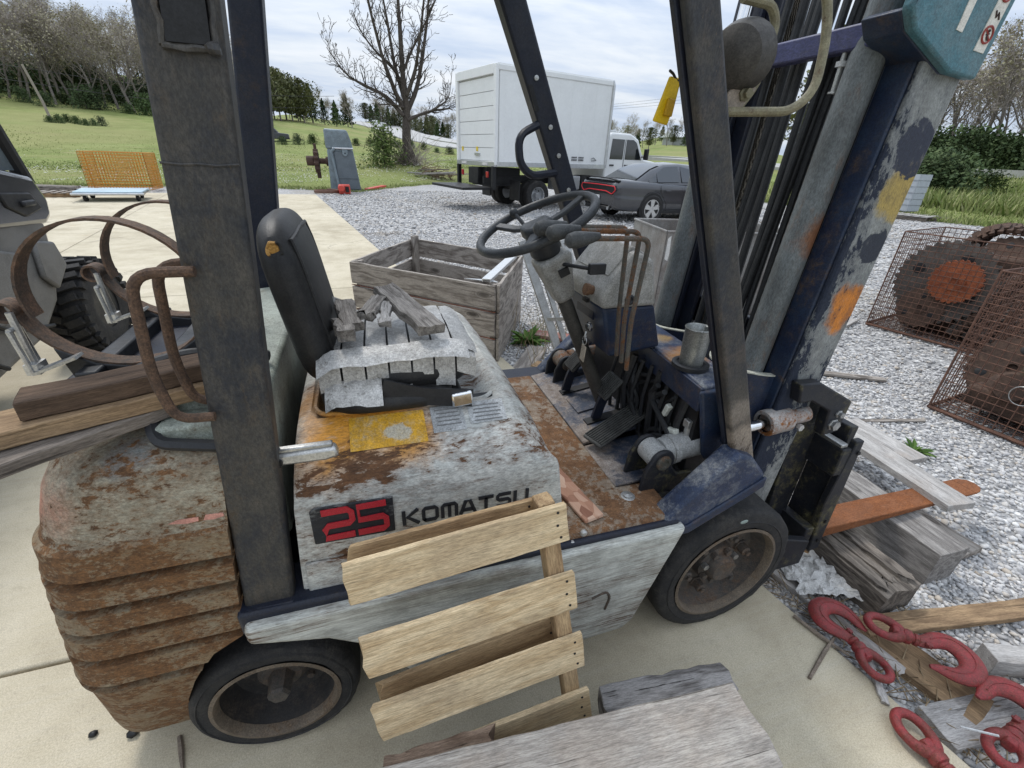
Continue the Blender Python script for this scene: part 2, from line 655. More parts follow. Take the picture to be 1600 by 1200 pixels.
TERR = [(-180, [(22, 0), (400, 4)]), (-60, [(22, 0), (80, 2.5), (150, 10), (400, 30)]),
        (-27, [(24, 0), (45, .2), (72, 2.5), (105, 5.1), (150, 11.7), (230, 24.5), (420, 30)]),
        (-18, [(23, 0), (45, .2), (75, 2.4), (105, 4.8), (150, 10.5), (230, 22), (420, 26)]),
        (-10, [(22, 0), (45, .6), (70, 1.6), (110, 5.2), (160, 8.4), (300, 12), (500, 16)]),
        (-6, [(22, 0), (45, .7), (70, 1.8), (130, 6.2), (250, 14), (500, 17)]),
        (-2, [(21, 0), (45, .8), (70, 1.75), (130, 5.5), (260, 12.7), (500, 16)]),
        (2, [(22, 0), (30, .6), (50, 1.05), (130, 4.3), (260, 12.9), (500, 14)]),
        (6, [(25.5, 0), (30, .78), (36, .88), (130, 3.3), (250, 8.7), (500, 10)]),
        (10, [(27, 0), (34, .5), (120, 2.2), (170, 4.3), (300, 6), (500, 8)]),
        (29, [(28, .0), (40, .7), (120, 1.4), (250, 4.8), (500, 14)]),
        (35, [(27.5, .0), (40, .9), (120, 2.1), (250, 8.3), (500, 22)]),
        (51, [(24.5, 0), (35, .3), (70, .95), (120, 1.3), (500, 5)]),
        (58, [(22.5, 0), (25, .18), (50, .9), (62, 1.5), (75, 2.0), (500, 5)]),
        (64, [(22.2, 0), (25, .1), (50, 1.0), (62, 1.5), (75, 1.75), (500, 5)]),
        (100, [(22, 0), (60, 1.5), (500, 4)]), (180, [(22, 0), (400, 4)])]


def terr(x, y):
    d = math.hypot(x, y)
    a = math.degrees(math.atan2(x, y))
    for (a0, t0), (a1, t1) in zip(TERR, TERR[1:]):
        if a <= a1:
            k = (a - a0) / (a1 - a0)
            k = k * k * (3 - 2 * k)
            return lerp(interp(d, t0), interp(d, t1), k)
    return 0.0


EDGE = [(-180, 24), (-60, 24), (-27, 23.2), (-18, 22.4), (-10, 21.6), (-4, 20.6), (0, 20.0), (4, 22.5), (8, 25.5), (14, 26.5), (30, 27), (45, 24.5), (58, 22), (62, 21.6), (90, 22), (180, 24)]


def build_ground():
    mb = MB()
    n = 96
    rows = []
    for r in (0.01, 2, 5, 9, 14, 20, 27, 31):
        rows.append([(r * math.sin(2 * math.pi * i / n), r * math.cos(2 * math.pi * i / n), -.045) for i in range(n + 1)])
    mb.grid([r[::-1] for r in rows])
    struct('gravel_yard_ground', mb, GRAVEL, smooth=False)
    rg = random.Random(4)
    az = [-180 + i * 6 for i in range(23)] + [-42 + i * 1.0 for i in range(119)] + [77 + i * 5 for i in range(21)] + [180]
    rows = []
    ds = [0, .8, 2, 4, 7, 11, 16, 23, 32, 44, 58, 75, 95, 120, 150, 190, 240, 320, 420, 700, 1500, 3500]
    for k in ds:
        row = []
        for a in az:
            e = interp(a, EDGE) + .9 * mnoise.noise(V((a * .22, 3.3, 0))) + .5 * mnoise.noise(V((a * .9, 7, 0)))
            d = e + k
            x, y = d * math.sin(R(a)), d * math.cos(R(a))
            z = -.06 if k == 0 else terr(x, y) + .03
            if 2 <= k < 300:
                z += .05 * mnoise.noise(V((x * .25, y * .25, 1))) * min(1, k / 6)
            if k > 600:
                z = terr(x, y)
            row.append((x, y, z))
        rows.append(row)
    mb = MB().grid([r[::-1] for r in rows])
    struct('meadow_ground', mb, GRASS, angle=180)


def slab_uv(u, v):
    """slab axes: v runs along the slab edge, u to the right of it (u=0 on the edge)"""
    return V((1.51 - .165 * v + u, v, 0))


def build_slab():
    root = struct('concrete_slab', MB().prism([tuple(slab_uv(u, v)[:2]) for (u, v) in ((-24, -6), (-.02, -6), (-.02, 18.0), (-24, 18.6))], 'z', -.25, -.03),
                  plain('joint_filler', (.06, .055, .05), .9))
    us = [0, -4.4, -8.8, -13.2, -17.6, -24]
    vs = [-6, 1.23, 5.6, 10.0, 14.2, 18.1]
    for i in range(len(us) - 1):
        for j in range(len(vs) - 1):
            g = .006
            a, b, c, d = us[i] - (g if i else 0), us[i + 1] + g, vs[j] + g, vs[j + 1] - g
            p = [slab_uv(u, v) for (u, v) in ((a, c), (a, d), (b, d), (b, c))]
            mb = MB().prism([tuple(q[:2]) for q in p], 'z', -.2, 0.0)
            part('concrete_panel', mb, CONC, root, bev=.008, seg=2)


def ico():
    t = (1 + 5 ** .5) / 2
    v = np.array([(-1, t, 0), (1, t, 0), (-1, -t, 0), (1, -t, 0), (0, -1, t), (0, 1, t), (0, -1, -t), (0, 1, -t), (t, 0, -1), (t, 0, 1), (-t, 0, -1), (-t, 0, 1)], float)
    v /= np.linalg.norm(v[0])
    f = np.array([(0, 11, 5), (0, 5, 1), (0, 1, 7), (0, 7, 10), (0, 10, 11), (1, 5, 9), (5, 11, 4), (11, 10, 2), (10, 7, 6), (7, 1, 8), (3, 9, 4), (3, 4, 2), (3, 2, 6), (3, 6, 8), (3, 8, 9), (4, 9, 5), (2, 4, 11), (6, 2, 10), (8, 6, 7), (9, 8, 1)])
    return v, f


def octa():
    v = np.array([(1, 0, 0), (-1, 0, 0), (0, 1, 0), (0, -1, 0), (0, 0, 1), (0, 0, -1)], float)
    f = np.array([(0, 2, 4), (2, 1, 4), (1, 3, 4), (3, 0, 4), (2, 0, 5), (1, 2, 5), (3, 1, 5), (0, 3, 5)])
    return v, f


def np_mesh(name, verts, faces):
    me = bpy.data.meshes.new(name)
    nv, nf, k = len(verts), len(faces), faces.shape[1]
    me.vertices.add(nv)
    me.vertices.foreach_set('co', verts.astype(np.float32).ravel())
    me.loops.add(nf * k)
    me.loops.foreach_set('vertex_index', faces.astype(np.int32).ravel())
    me.polygons.add(nf)
    me.polygons.foreach_set('loop_start', np.arange(0, nf * k, k, dtype=np.int32))
    me.update(calc_edges=True)
    me.validate()
    return me


def scatter(base, pos, size, rg, flat=(1, .8, .55), tilt=.6, jit=.22):
    bv, bf = base
    n = len(pos)
    v = np.repeat(bv[None], n, 0) * (1 + rg.uniform(-jit, jit, (n, len(bv), 1)))
    v = v * np.array(flat)[None, None] * rg.uniform(.75, 1.25, (n, 1, 3))
    v *= size[:, None, None]
    a = rg.uniform(0, 2 * np.pi, n)
    tx = rg.normal(0, tilt, n)
    ca, sa, cx, sx = np.cos(a), np.sin(a), np.cos(tx), np.sin(tx)
    y = v[:, :, 1] * cx[:, None] - v[:, :, 2] * sx[:, None]
    z = v[:, :, 1] * sx[:, None] + v[:, :, 2] * cx[:, None]
    x = v[:, :, 0]
    v = np.stack([x * ca[:, None] - y * sa[:, None], x * sa[:, None] + y * ca[:, None], z], 2) + pos[:, None]
    f = bf[None] + (np.arange(n) * len(bv))[:, None, None]
    return v.reshape(-1, 3), f.reshape(-1, bf.shape[1])


def m_stones():
    m, t, b = new_mat('crushed_stone')
    rn = nd(t, 'NewGeometry', out=8)
    c = objc(t)
    col = ramp(t, rn, [(0, (.22, .22, .225)), (.18, (.36, .355, .355)), (.5, (.49, .48, .475)), (.8, (.61, .60, .585)), (.9, (.45, .39, .32)), (1, (.72, .71, .69))])
    n = noise(t, c, 60, 5, .7)
    col = mixc(t, step(t, n, .4, .7, 0, .4), col, (.32, .32, .33))
    col = mixc(t, step(t, noise(t, c, .8, 5, .6), .53, .68, 0, .5), col, (.34, .28, .21))
    setb(t, b, col=col, rough=.9, spec=.25)
    return m


def build_gravel():
    rg = np.random.default_rng(7)
    stone = m_stones()
    allv, allf, off = [], [], 0

    def zone(n, r0, r1, a0, a1, s0, s1, base):
        nonlocal off
        r = np.sqrt(rg.uniform(r0 * r0, r1 * r1, n))
        a = np.radians(rg.uniform(a0, a1, n))
        x, y = r * np.sin(a), r * np.cos(a)
        keep = (x > 1.512 - .165 * y + .015)
        x, y = x[keep], y[keep]
        size = rg.uniform(s0, s1, len(x)) * rg.choice([.7, 1, 1, 1.35], len(x))
        z = -.045 + size * rg.uniform(.0, .45, len(x))
        v, f = scatter(base, np.stack([x, y, z], 1), size, rg)
        allv.append(v)
        allf.append(f + off)
        off += len(v)
    I, O = ico(), octa()
    zone(22000, 1.2, 2.6, 35, 108, .006, .0125, I)
    zone(36000, 2.5, 5.0, 8, 92, .007, .0155, I)
    zone(40000, 4.8, 10, -4, 80, .011, .022, O)
    zone(26000, 9.5, 21, -4, 72, .02, .042, O)
    me = np_mesh('gravel_stones', np.concatenate(allv), np.concatenate(allf))
    me.materials.append(stone)
    o = part('gravel_stones', me, None)
    tag(o, 'loose grey and white crushed stone covering the yard', 'gravel', kind='stuff')


def blades(n, pos, h, w, rg, lean=.35):
    """crossed bent grass blades as thin triangles"""
    a = rg.uniform(0, 2 * np.pi, n)
    dx, dy = np.cos(a) * w, np.sin(a) * w
    lx, ly = rg.normal(0, lean, n) * h, rg.normal(0, lean, n) * h
    v = np.zeros((n, 3, 3))
    v[:, 0] = pos - np.stack([dx, dy, np.zeros(n)], 1)
    v[:, 1] = pos + np.stack([dx, dy, np.zeros(n)], 1)
    v[:, 2] = pos + np.stack([lx, ly, h], 1)
    return v.reshape(-1, 3), np.arange(n * 3).reshape(-1, 3)


def m_blade(name, cols):
    m, t, b = new_mat(name)
    rn = nd(t, 'NewGeometry', out=8)
    col = ramp(t, rn, [(i / (len(cols) - 1), c) for i, c in enumerate(cols)])
    setb(t, b, col=col, rough=.8, spec=.15)
    return m


def build_grass():
    rg = np.random.default_rng(11)
    P, Hh, Wd = [], [], []

    def zone(n, a0, a1, k0, k1, h0, h1, w):
        a = rg.uniform(a0, a1, n)
        e = np.array([interp(q, EDGE) for q in a])
        d = e + k0 + (k1 - k0) * rg.uniform(0, 1, n) ** 1.4
        x, y = d * np.sin(np.radians(a)), d * np.cos(np.radians(a))
        z = np.array([terr(p, q) for p, q in zip(x, y)]) - .02
        P.append(np.stack([x, y, z], 1))
        Hh.append(rg.uniform(h0, h1, n))
        Wd.append(np.full(n, w))
    zone(30000, -31, 16, -.5, 14, .03, .10, .022)
    zone(22000, -31, 30, 8, 45, .05, .14, .05)
    zone(24000, 30, 68, -.6, 12, .06, .22, .03)
    zone(12000, 50, 68, 3, 27, .2, .7, .05)
    pos = np.concatenate(P)
    h, w = np.concatenate(Hh), np.concatenate(Wd)
    v, f = blades(len(pos), pos, h, w[:, None][:, 0], rg)
    me = np_mesh('meadow_grass', v, f)
    me.materials.append(m_blade('grass_blades', [(.11, .155, .04), (.19, .235, .075), (.27, .30, .11), (.38, .37, .2)]))
    tag(part('meadow_grass', me, None), 'short green grass of the meadow beyond the gravel yard', 'grass', kind='stuff')
    # white clover heads
    n = 5200
    a = rg.uniform(-31, 14, n)
    e = np.array([interp(q, EDGE) for q in a])
    d = e + 1 + 26 * rg.uniform(0, 1, n) ** 1.5
    x, y = d * np.sin(np.radians(a)), d * np.cos(np.radians(a))
    keep = np.array([mnoise.noise(V((p * .2, q * .2, 5))) > -.12 for p, q in zip(x, y)])
    x, y = x[keep], y[keep]
    z = np.array([terr(p, q) for p, q in zip(x, y)]) + .09
    v, f = scatter(octa(), np.stack([x, y, z], 1), rg.uniform(.016, .034, len(x)), rg, (1, 1, .7))
    me = np_mesh('white_wildflowers', v, f)
    me.materials.append(m_blade('petals', [(.6, .58, .45), (.75, .74, .66)]))
    tag(part('white_wildflowers', me, None), 'pale wildflowers dotting the meadow grass', 'flowers', kind='stuff')


def build_road():
    pts = [(60, -40), (56, 0), (49.5, 29), (47, 60), (36, 92), (21.5, 114), (14.5, 149), (7, 200), (-2, 262), (-14, 330)]
    asph = plain('pale_asphalt', (.40, .395, .385), .85, var=.15, scale=1.5)

    def strip(name, off, w):
        P = fillet([(x, y, 0) for x, y in pts], 26, 6)
        mb = MB()
        rows = []
        for i, p in enumerate(P):
            a, b = P[max(0, i - 1)], P[min(len(P) - 1, i + 1)]
            d = (b - a).normalized()
            nrm = V((d.y, -d.x, 0))
            z = max(terr(p.x + nrm.x * (off + w * k), p.y + nrm.y * (off + w * k)) for k in (-.5, 0, .5)) + .3
            far = min(1, max(0, (p.y - 60) / 120))
            rows.append([tuple(V((p.x, p.y, z + off * .012 * far)) + nrm * (off + w * k)) for k in (-.5, 0, .5)])
        mb.grid([r[::-1] for r in rows])
        # bank below the carriageway
        for s in (0, -1):
            mb.grid([[r[s], tuple(V(r[s]) + V((0, 0, -.5)))] for r in rows])
        o = struct(name, mb, asph)
        return rows
    strip('highway_near_carriageway', 0, 8.5)
    strip('highway_far_carriageway', 17, 8.5)


build_ground()
build_slab()
build_gravel()
build_grass()
build_road()


# ------------------------------------------------------------------ trees
def grow(rg, out, p, d, L, r, lvl, maxl, P):
    """branch as a chain of segments; out gets (points, radii, level)"""
    nseg = P.get('seg', 5) if lvl < 2 else 3
    pts, rad = [p.copy()], [r]
    dd = d.normalized()
    tip = P['tip'] if lvl >= maxl else r * P.get('taper', .45)
    for i in range(nseg):
        dd = (dd + V((rg.gauss(0, 1), rg.gauss(0, 1), rg.gauss(0, 1))) * P['wob'] + V((0, 0, P['up'] * (1 if lvl else .3)))).normalized()
        p = p + dd * (L / nseg)
        pts.append(p.copy())
        rad.append(lerp(r, tip, (i + 1) / nseg))
    out.append((pts, rad, lvl))
    if lvl >= maxl:
        return
    n = P['kids'][lvl]
    for k in range(n):
        f = lerp(P['from'][lvl], 1.0, (k + rg.random()) / n)
        i = min(nseg - 1, int(f * nseg))
        q = pts[i].lerp(pts[i + 1], f * nseg - i)
        base = (pts[i + 1] - pts[i]).normalized()
        side = base.cross(V((rg.gauss(0, 1), rg.gauss(0, 1), rg.gauss(0, 1)))).normalized()
        an = R(rg.uniform(*P['ang']))
        cd = base * math.cos(an) + side * math.sin(an)
        cd.z += P['up'] * .5
        grow(rg, out, q, cd, L * rg.uniform(*P['len'][lvl]) * (1.15 - .45 * f), max(P['tip'], lerp(rad[i], rad[i + 1], .5) * P['rk']), lvl + 1, maxl, P)


def branch_meshes(out, split, sides=(8, 6, 4, 3, 3)):
    a, b = MB(), MB()
    for pts, rad, lvl in out:
        (a if lvl <= split else b).tube(pts, rad, sides[min(lvl, 4)], cap=(lvl == 0))
    return a, b


def leafcloud(mb, centers, rg, n, spread, size, aspect=1.0):
    for _ in range(n):
        c = rg.choice(centers)
        p = V(c) + V((rg.gauss(0, spread), rg.gauss(0, spread), rg.gauss(0, spread * .8)))
        u = V((rg.gauss(0, 1), rg.gauss(0, 1), rg.gauss(0, 1))).normalized()
        w = u.orthogonal().normalized()
        s = size * rg.uniform(.5, 1.3)
        mb.add([p - u * s, p + w * s * aspect, p + u * s, p - w * s * aspect], [(0, 1, 2, 3)])


def m_leaf(name, cols, rough=.75):
    m, t, b = new_mat(name)
    rn = nd(t, 'NewGeometry', out=8)
    col = ramp(t, rn, [(i / (len(cols) - 1), c) for i, c in enumerate(cols)])
    hs = nd(t, 'HueSaturation', {'Hue': .5, 'Saturation': 1.0, 'Value': mth(t, 'MULTIPLY_ADD', rnd(t), .7, c=.65), 'Color': col})
    setb(t, b, col=hs, rough=rough, spec=.2)
    return m


BARK = plain('bark', (.085, .07, .06), .9, var=.5, scale=14, bmp=.8)
BARKF = plain('far_bark', (.23, .20, .18), .9, var=.3, scale=2)
TWIG = plain('far_twigs', (.31, .27, .235), .9, var=.3, scale=.6)
BUDS = m_leaf('spring_buds', [(.23, .21, .125), (.31, .285, .18), (.38, .34, .23), (.29, .24, .19)])
GREENL = m_leaf('evergreen_leaves', [(.03, .05, .018), (.05, .08, .028), (.085, .115, .045)])
OLIVE = m_leaf('olive_leaves', [(.075, .085, .04), (.115, .125, .06), (.16, .155, .08)])
BROWNL = m_leaf('brown_undergrowth', [(.14, .12, .085), (.20, .175, .12), (.25, .22, .155)])
LIME = m_leaf('young_green_leaves', [(.06, .10, .02), (.11, .16, .035), (.16, .20, .06)])


def bare_proto(seed, h, buds, budmat):
    rg = random.Random(seed)
    out = []
    P = dict(seg=6, wob=.10, up=.10, kids=[9, 5, 4, 3], ang=(22, 58), len=[(.42, .6), (.45, .65), (.4, .6), (.4, .6)], rk=.55, tip=.018, taper=.3)
    P['from'] = [.3, .25, .25, .2]
    grow(rg, out, V((0, 0, -.4)), V((rg.uniform(-.08, .08), rg.uniform(-.08, .08), 1)), h * .72, h * .016, 0, 3, P)
    a, b = branch_meshes(out, 1, (6, 4, 3, 3, 3))
    tips = [p[0][-1] for p in out if p[2] >= 2] + [p[0][1] for p in out if p[2] >= 3]
    tw = MB()
    for t in tips:
        for _ in range(3):
            d = V((rg.gauss(0, 1), rg.gauss(0, 1), rg.gauss(.3, .8))).normalized() * rg.uniform(.4, 1.1)
            w = d.orthogonal().normalized() * .018
            tw.add([t - w, t + w, t + d], [(0, 1, 2)])
    b.add(tw.v, tw.f)
    lc = MB()
    leafcloud(lc, tips, rg, buds, .45, .11)
    return a.mesh('trunk'), b.mesh('branches', smooth=False), lc.mesh('crown', smooth=False)


def tree_obj(name, loc, meshes, mats, label, cat, group, sc=1.0, rz=0.0, names=('trunk', 'branches', 'crown')):
    o = bpy.data.objects.new(name, None)
    link(o, Mx.Translation(loc) @ Mx.Rotation(rz, 4, 'Z') @ Mx.Scale(sc, 4))
    tag(o, label, cat, group)
    for nm, me, mt in zip(names, meshes, mats):
        if not me.materials:
            me.materials.append(mt)
        c = bpy.data.objects.new(nm, me)
        COL.objects.link(c)
        c.parent = o
        WORLD[c.name] = wm(o)
    return o


def ev_proto(seed, h, w, kind):
    rg = random.Random(seed)
    tr = MB().tube([(0, 0, -.3), (0, 0, h * .5), (0, 0, h * .95)], [h * .02, h * .014, .02], 6)
    lc = MB()
    n = 2600 if kind != 'bush' else 1700
    for _ in range(n):
        if kind == 'cedar':
            u = rg.random() ** .8
            rr = w * (1 - u) ** .8 * (.45 + .55 * rg.random() ** .5) * (1 + .3 * math.sin(u * 31 + seed))
            z = h * (.08 + .92 * u)
        elif kind == 'pine':
            u = rg.random()
            lay = round(u * 9) / 9
            rr = w * (1 - lay * .75) * rg.random() ** .6 * (1 + .3 * math.sin(lay * 40 + seed))
            z = h * (.3 + .7 * lay) + rg.gauss(0, h * .018) - rr * .1
        elif kind == 'shade':
            th, ph = rg.uniform(0, 6.28), rg.uniform(0, math.pi)
            k = rg.random() ** .4
            z = h * (.58 + .4 * math.cos(ph) * k)
            rr = w * math.sin(ph) * k * (1 + .35 * math.sin(th * 3 + seed) * math.sin(ph * 4))
        else:
            u = rg.random()
            z = h * u ** .8 * (.7 + .5 * rg.random())
            rr = w * rg.random() ** .5 * (1.05 - .6 * u)
        th = rg.uniform(0, 6.283)
        bl = 1 + .4 * math.sin(th * 3 + seed) + .25 * math.sin(th * 7 + z)
        p = V((rr * math.cos(th) * bl, rr * math.sin(th) * bl, z))
        uvec = V((rg.gauss(0, 1), rg.gauss(0, 1), rg.gauss(0, 1))).normalized()
        ww = uvec.orthogonal().normalized()
        s = h * (.028 if kind != 'bush' else .05) * rg.uniform(.5, 1.3)
        lc.add([p - uvec * s, p + ww * s * .6, p + uvec * s, p - ww * s * .6], [(0, 1, 2, 3)])
    return tr.mesh('trunk'), lc.mesh('crown', smooth=False)


def build_far_trees():
    rg = random.Random(21)
    prot = [bare_proto(100 + i, 14, [350, 700, 1000, 300, 550][i], BUDS) for i in range(5)]
    mats = (BARKF, TWIG, BUDS)
    ced = [ev_proto(i, 8, 1.7, 'cedar') for i in range(2)]
    pine = [ev_proto(5 + i, 13, 3.2, 'pine') for i in range(2)]
    bush = [ev_proto(9 + i, 2.6, 1.9, 'bush') for i in range(3)]
    shade = [ev_proto(15 + i, 9, 4.0, 'shade') for i in range(2)]

    def at(a, d):
        x, y = d * math.sin(R(a)), d * math.cos(R(a))
        return (x, y, terr(x, y) - .1)

    def bare(a, d, s, lab, grp, nm='spring_tree'):
        tree_obj(nm, at(a, d), prot[rg.randrange(5)], mats, lab, 'tree', grp, s, rg.uniform(0, 6.3))

    def ever(pr, a, d, s, lab, grp, cat='tree', mat=GREENL, nm='evergreen_tree'):
        tree_obj(nm, at(a, d), pr, (BARKF, mat), lab, cat, grp, s, rg.uniform(0, 6.3), ('trunk', 'crown'))
    for i in range(34):
        bare(-32 + 22.5 * (i + rg.random() * .7) / 34, rg.uniform(107, 116), rg.uniform(.8, 1.08), 'bare spring tree along the lower edge of the hillside wood', 'trees of the hillside wood')
    for i in range(44):
        bare(-33 + 24 * (i + rg.random()) / 44, rg.uniform(122, 150), rg.uniform(.9, 1.2), 'bare spring tree inside the hillside wood', 'trees inside the hillside wood')
    for i in range(44):
        bare(-33 + 23.5 * (i + rg.random()) / 44, rg.uniform(160, 235), rg.uniform(.95, 1.3), 'bare spring tree on the crest of the wooded hill', 'trees on the wooded crest')
    for i in range(20):
        ever(bush[rg.randrange(3)], -31 + 21.5 * (i + rg.random() * 1.3) / 20, rg.uniform(104, 114), rg.uniform(.5, 1.25), 'dark green bush at the foot of the hillside wood', 'bushes below the wood', 'bush', nm='evergreen_bush')
    for i in range(34):
        ever(bush[i % 3], -31.5 + 22 * (i + rg.random()) / 34, rg.uniform(116, 150), rg.uniform(1.3, 2.4), 'brown green undergrowth between the trunks of the hillside wood', 'undergrowth of the hillside wood', 'bush', mat=BROWNL, nm='undergrowth_bush')
    for i in range(7):
        ever(bush[i % 3], -24.6 + i * .55, rg.uniform(76, 79), rg.uniform(.22, .4), 'low bush in the tall grass by the leaning utility pole', 'bushes by the leaning pole', 'bush', mat=OLIVE, nm='field_bush')
    for i in range(8):
        ever(shade[i % 2], -8.5 + i * .55, rg.uniform(135, 160), rg.uniform(.85, 1.25), 'olive crowned tree at the meadow edge left of the highway', 'olive trees left of the highway', mat=OLIVE, nm='shade_tree')
    for i in range(5):
        ever(ced[i % 2], -5 + i * 1.15, rg.uniform(135, 175), rg.uniform(.7, 1.35), 'dark pointed cedar at the meadow edge left of the highway', 'cedars left of the highway', nm='cedar_tree')
    for i in range(9):
        bare(-6 + i * .75, rg.uniform(140, 190), rg.uniform(.5, .75), 'bare tree among the cedars left of the highway', 'bare trees among the cedars')
    for i in range(14):
        bare(2.5 + i * .62, rg.uniform(235, 280), rg.uniform(.7, 1.1), 'bare tree standing beyond the far carriageway', 'trees beyond the highway')
    for i in range(16):
        ever(ced[i % 2] if i % 3 else shade[0], 1.5 + i * .58, rg.uniform(225, 250), rg.uniform(.8, 1.2), 'dark evergreen beyond the far carriageway', 'evergreens beyond the highway', mat=OLIVE if i % 3 == 0 else GREENL)
    for i in range(22):
        if i % 2:
            bare(24 + i * .62, rg.uniform(190, 300), rg.uniform(.7, 1.1), 'bare tree on the distant hillside behind the white cab', 'trees on the distant hillside')
        else:
            ever(shade[i % 2] if i % 4 else ced[0], 24 + i * .62, rg.uniform(190, 290), rg.uniform(.8, 1.3), 'rounded dark tree on the distant hillside behind the white cab', 'dark trees on the distant hillside', mat=OLIVE)
    for i in range(34):
        bare(50 + 20 * (i + rg.random() * .6) / 34, rg.uniform(69, 88), rg.uniform(.75, 1.0), 'bare roadside tree beyond the highway on the right', 'bare trees beyond the highway on the right')
    for i in range(32):
        ever(bush[i % 3], 49 + 21 * (i + rg.random() * .6) / 32, rg.uniform(64.5, 67.5), rg.uniform(.9, 1.35), 'dark hedge bush along the far side of the highway', 'hedge along the highway', 'bush', nm='hedge_bush')
    for a, d, s in ((49.2, 58, .95), (47.6, 62, .9)):
        ever(pine[int(d) % 2], a, d, s, 'tall green pine seen between the hoses of the mast', 'pines behind the mast', mat=OLIVE, nm='pine_tree')
    for i, (a, d, s) in enumerate(((56.9, 31, .75), (57.9, 31, .6), (58.8, 30.5, .75), (59.8, 31, .65), (62, 33, .5))):
        ever(bush[i % 3], a, d, s, 'low bramble on the grass bank before the highway', 'brambles on the grass bank', 'bush', mat=LIME if i == 4 else OLIVE, nm='bramble_bush')
    for i in range(16):
        ever(bush[i % 3], -8.5 + i * 1.45, rg.uniform(64, 68), rg.uniform(.25, .45), 'small weedy bush in the fence line across the meadow', 'bushes of the fence line', 'bush', mat=OLIVE, nm='fence_line_bush')


build_far_trees()


def build_big_tree():
    rg = random.Random(5)
    Y0 = 30.0
    base = V((2.95, Y0, .7))
    root = empty('bare_tree', base, 'large leafless dark tree with spreading limbs behind the grey machine', 'tree')
    out = []
    # main limbs in the tree's own plane: lists of (x, z) with depth and radius
    limbs = [([(2.95, .7), (3.0, 2.2), (3.05, 3.6), (3.1, 5.0), (3.0, 7.5), (3.1, 10.0), (2.9, 12.5)], (0, .1), (.42, .36, .30, .22, .16, .10, .05)),
             ([(3.0, 3.3), (2.5, 4.3), (2.0, 5.7), (1.5, 7.4), (1.2, 9.2), (.9, 11.2)], (.4, -1.0), (.2, .17, .13, .10, .07, .04)),
             ([(2.9, 3.2), (2.0, 4.1), (.9, 4.6), (.1, 4.9), (-.5, 5.6), (-.9, 6.2)], (-.6, .8), (.16, .13, .10, .08, .05, .02)),
             ([(3.05, 4.6), (2.4, 5.6), (1.6, 6.3), (1.0, 7.2), (.7, 7.9)], (.9, 1.4), (.13, .11, .08, .05, .03)),
             ([(3.1, 3.4), (3.7, 4.6), (4.2, 6.2), (4.6, 8.2), (4.8, 10.4), (5.0, 12.2)], (.5, 1.0), (.21, .17, .13, .10, .07, .04)),
             ([(3.1, 3.0), (3.9, 3.35), (4.7, 3.6), (5.4, 3.75), (5.9, 3.7)], (-.7, .5), (.15, .12, .09, .06, .025)),
             ([(4.4, 3.5), (5.1, 3.9), (5.6, 4.3), (5.8, 5.5)], (-.5, .3), (.08, .06, .04, .02)),
             ([(3.1, 4.2), (3.6, 5.4), (3.9, 7.0), (4.3, 8.8), (4.2, 11)], (-.9, -1.5), (.16, .12, .10, .07, .03)),
             ([(3.0, 5.2), (3.6, 6.3), (4.5, 7.8), (5.3, 9.2), (5.6, 9.9)], (.2, 1.2), (.12, .09, .07, .05, .02)),
             ([(3.0, 4.0), (2.6, 5.6), (2.4, 7.6), (2.2, 9.6), (2.3, 11.8)], (1.3, 2.0), (.16, .13, .10, .07, .03)),
             ([(2.9, 3.6), (2.2, 3.75), (1.6, 3.65), (1.2, 3.7)], (-.9, -.4), (.08, .06, .04, .02))]
    P = dict(seg=4, wob=.2, up=.12, kids=[4, 3, 2], ang=(30, 65), len=[(.5, .8), (.5, .7), (.5, .7)], rk=.6, tip=.012, taper=.35)
    P['from'] = [.15, .2, .2]
    for pts, (y0, y1), rad in limbs:
        rad = tuple(q * .68 for q in rad)
        n = len(pts)
        pp = [V((x + rg.gauss(0, .05), Y0 + lerp(y0 * .2, y1, i / (n - 1)), z)) for i, (x, z) in enumerate(pts)]
        if pts[0] == (2.95, .7):
            pp[0] = V((2.95, Y0, .35))
        out.append((fillet(pp, .4, 2), None, 0))
        f = out[-1][0]
        rr = [interp(i / (len(f) - 1), [(k / (n - 1), rad[k]) for k in range(n)]) for i in range(len(f))]
        out[-1] = (f, rr, 0)
        for k in range(2 if pts[0][1] < 1 else 0, len(f) - 1):
            for _ in range(2):
                d = (f[k + 1] - f[k]).normalized()
                side = d.cross(V((rg.gauss(0, 1), rg.gauss(0, 1), rg.gauss(0, .6)))).normalized()
                if f[k].z < 3.2:
                    continue
                grow(rg, out, f[k].lerp(f[k + 1], rg.random()), d * .7 + side * .8 + V((0, 0, .35)), rg.uniform(.5, 1.35), min(rr[k] * .4, .04), 1, 3, P)
    tr, br = MB(), MB()
    for pts, rad, lvl in out:
        if lvl == 0:
            tr.tube(pts, rad, 9)
        else:
            br.tube(pts, rad, 4 if lvl == 1 else 3, cap=False)
    tr.jit(.03, 3, 2.5)
    # root flare
    for k in range(6):
        a = k * 1.05
        tr.tube([base + V((math.cos(a) * .7, math.sin(a) * .7, -.15)), base + V((math.cos(a) * .42, math.sin(a) * .42, .12)), base + V((math.cos(a) * .2, math.sin(a) * .2, .9))], [.1, .16, .12], 6)
    part('trunk', tr, BARK, root)
    part('branches', br, BARK, root, smooth=False)
    # twiggy suckers at the foot and the green bush beside it
    rg = random.Random(8)
    sk = MB()
    for _ in range(170):
        p = base + V((rg.gauss(.1, .45), rg.gauss(0, .4), 0))
        d = V((rg.gauss(0, .7), rg.gauss(0, .5), rg.uniform(.3, 1.2)))
        L = rg.uniform(.8, 2.3)
        q = p + d * L * .5
        e = q + (d + V((rg.gauss(0, .4), rg.gauss(0, .4), -.2))) * L * .5
        sk.tube([p, q, e], [.014, .01, .006], 3, cap=False)
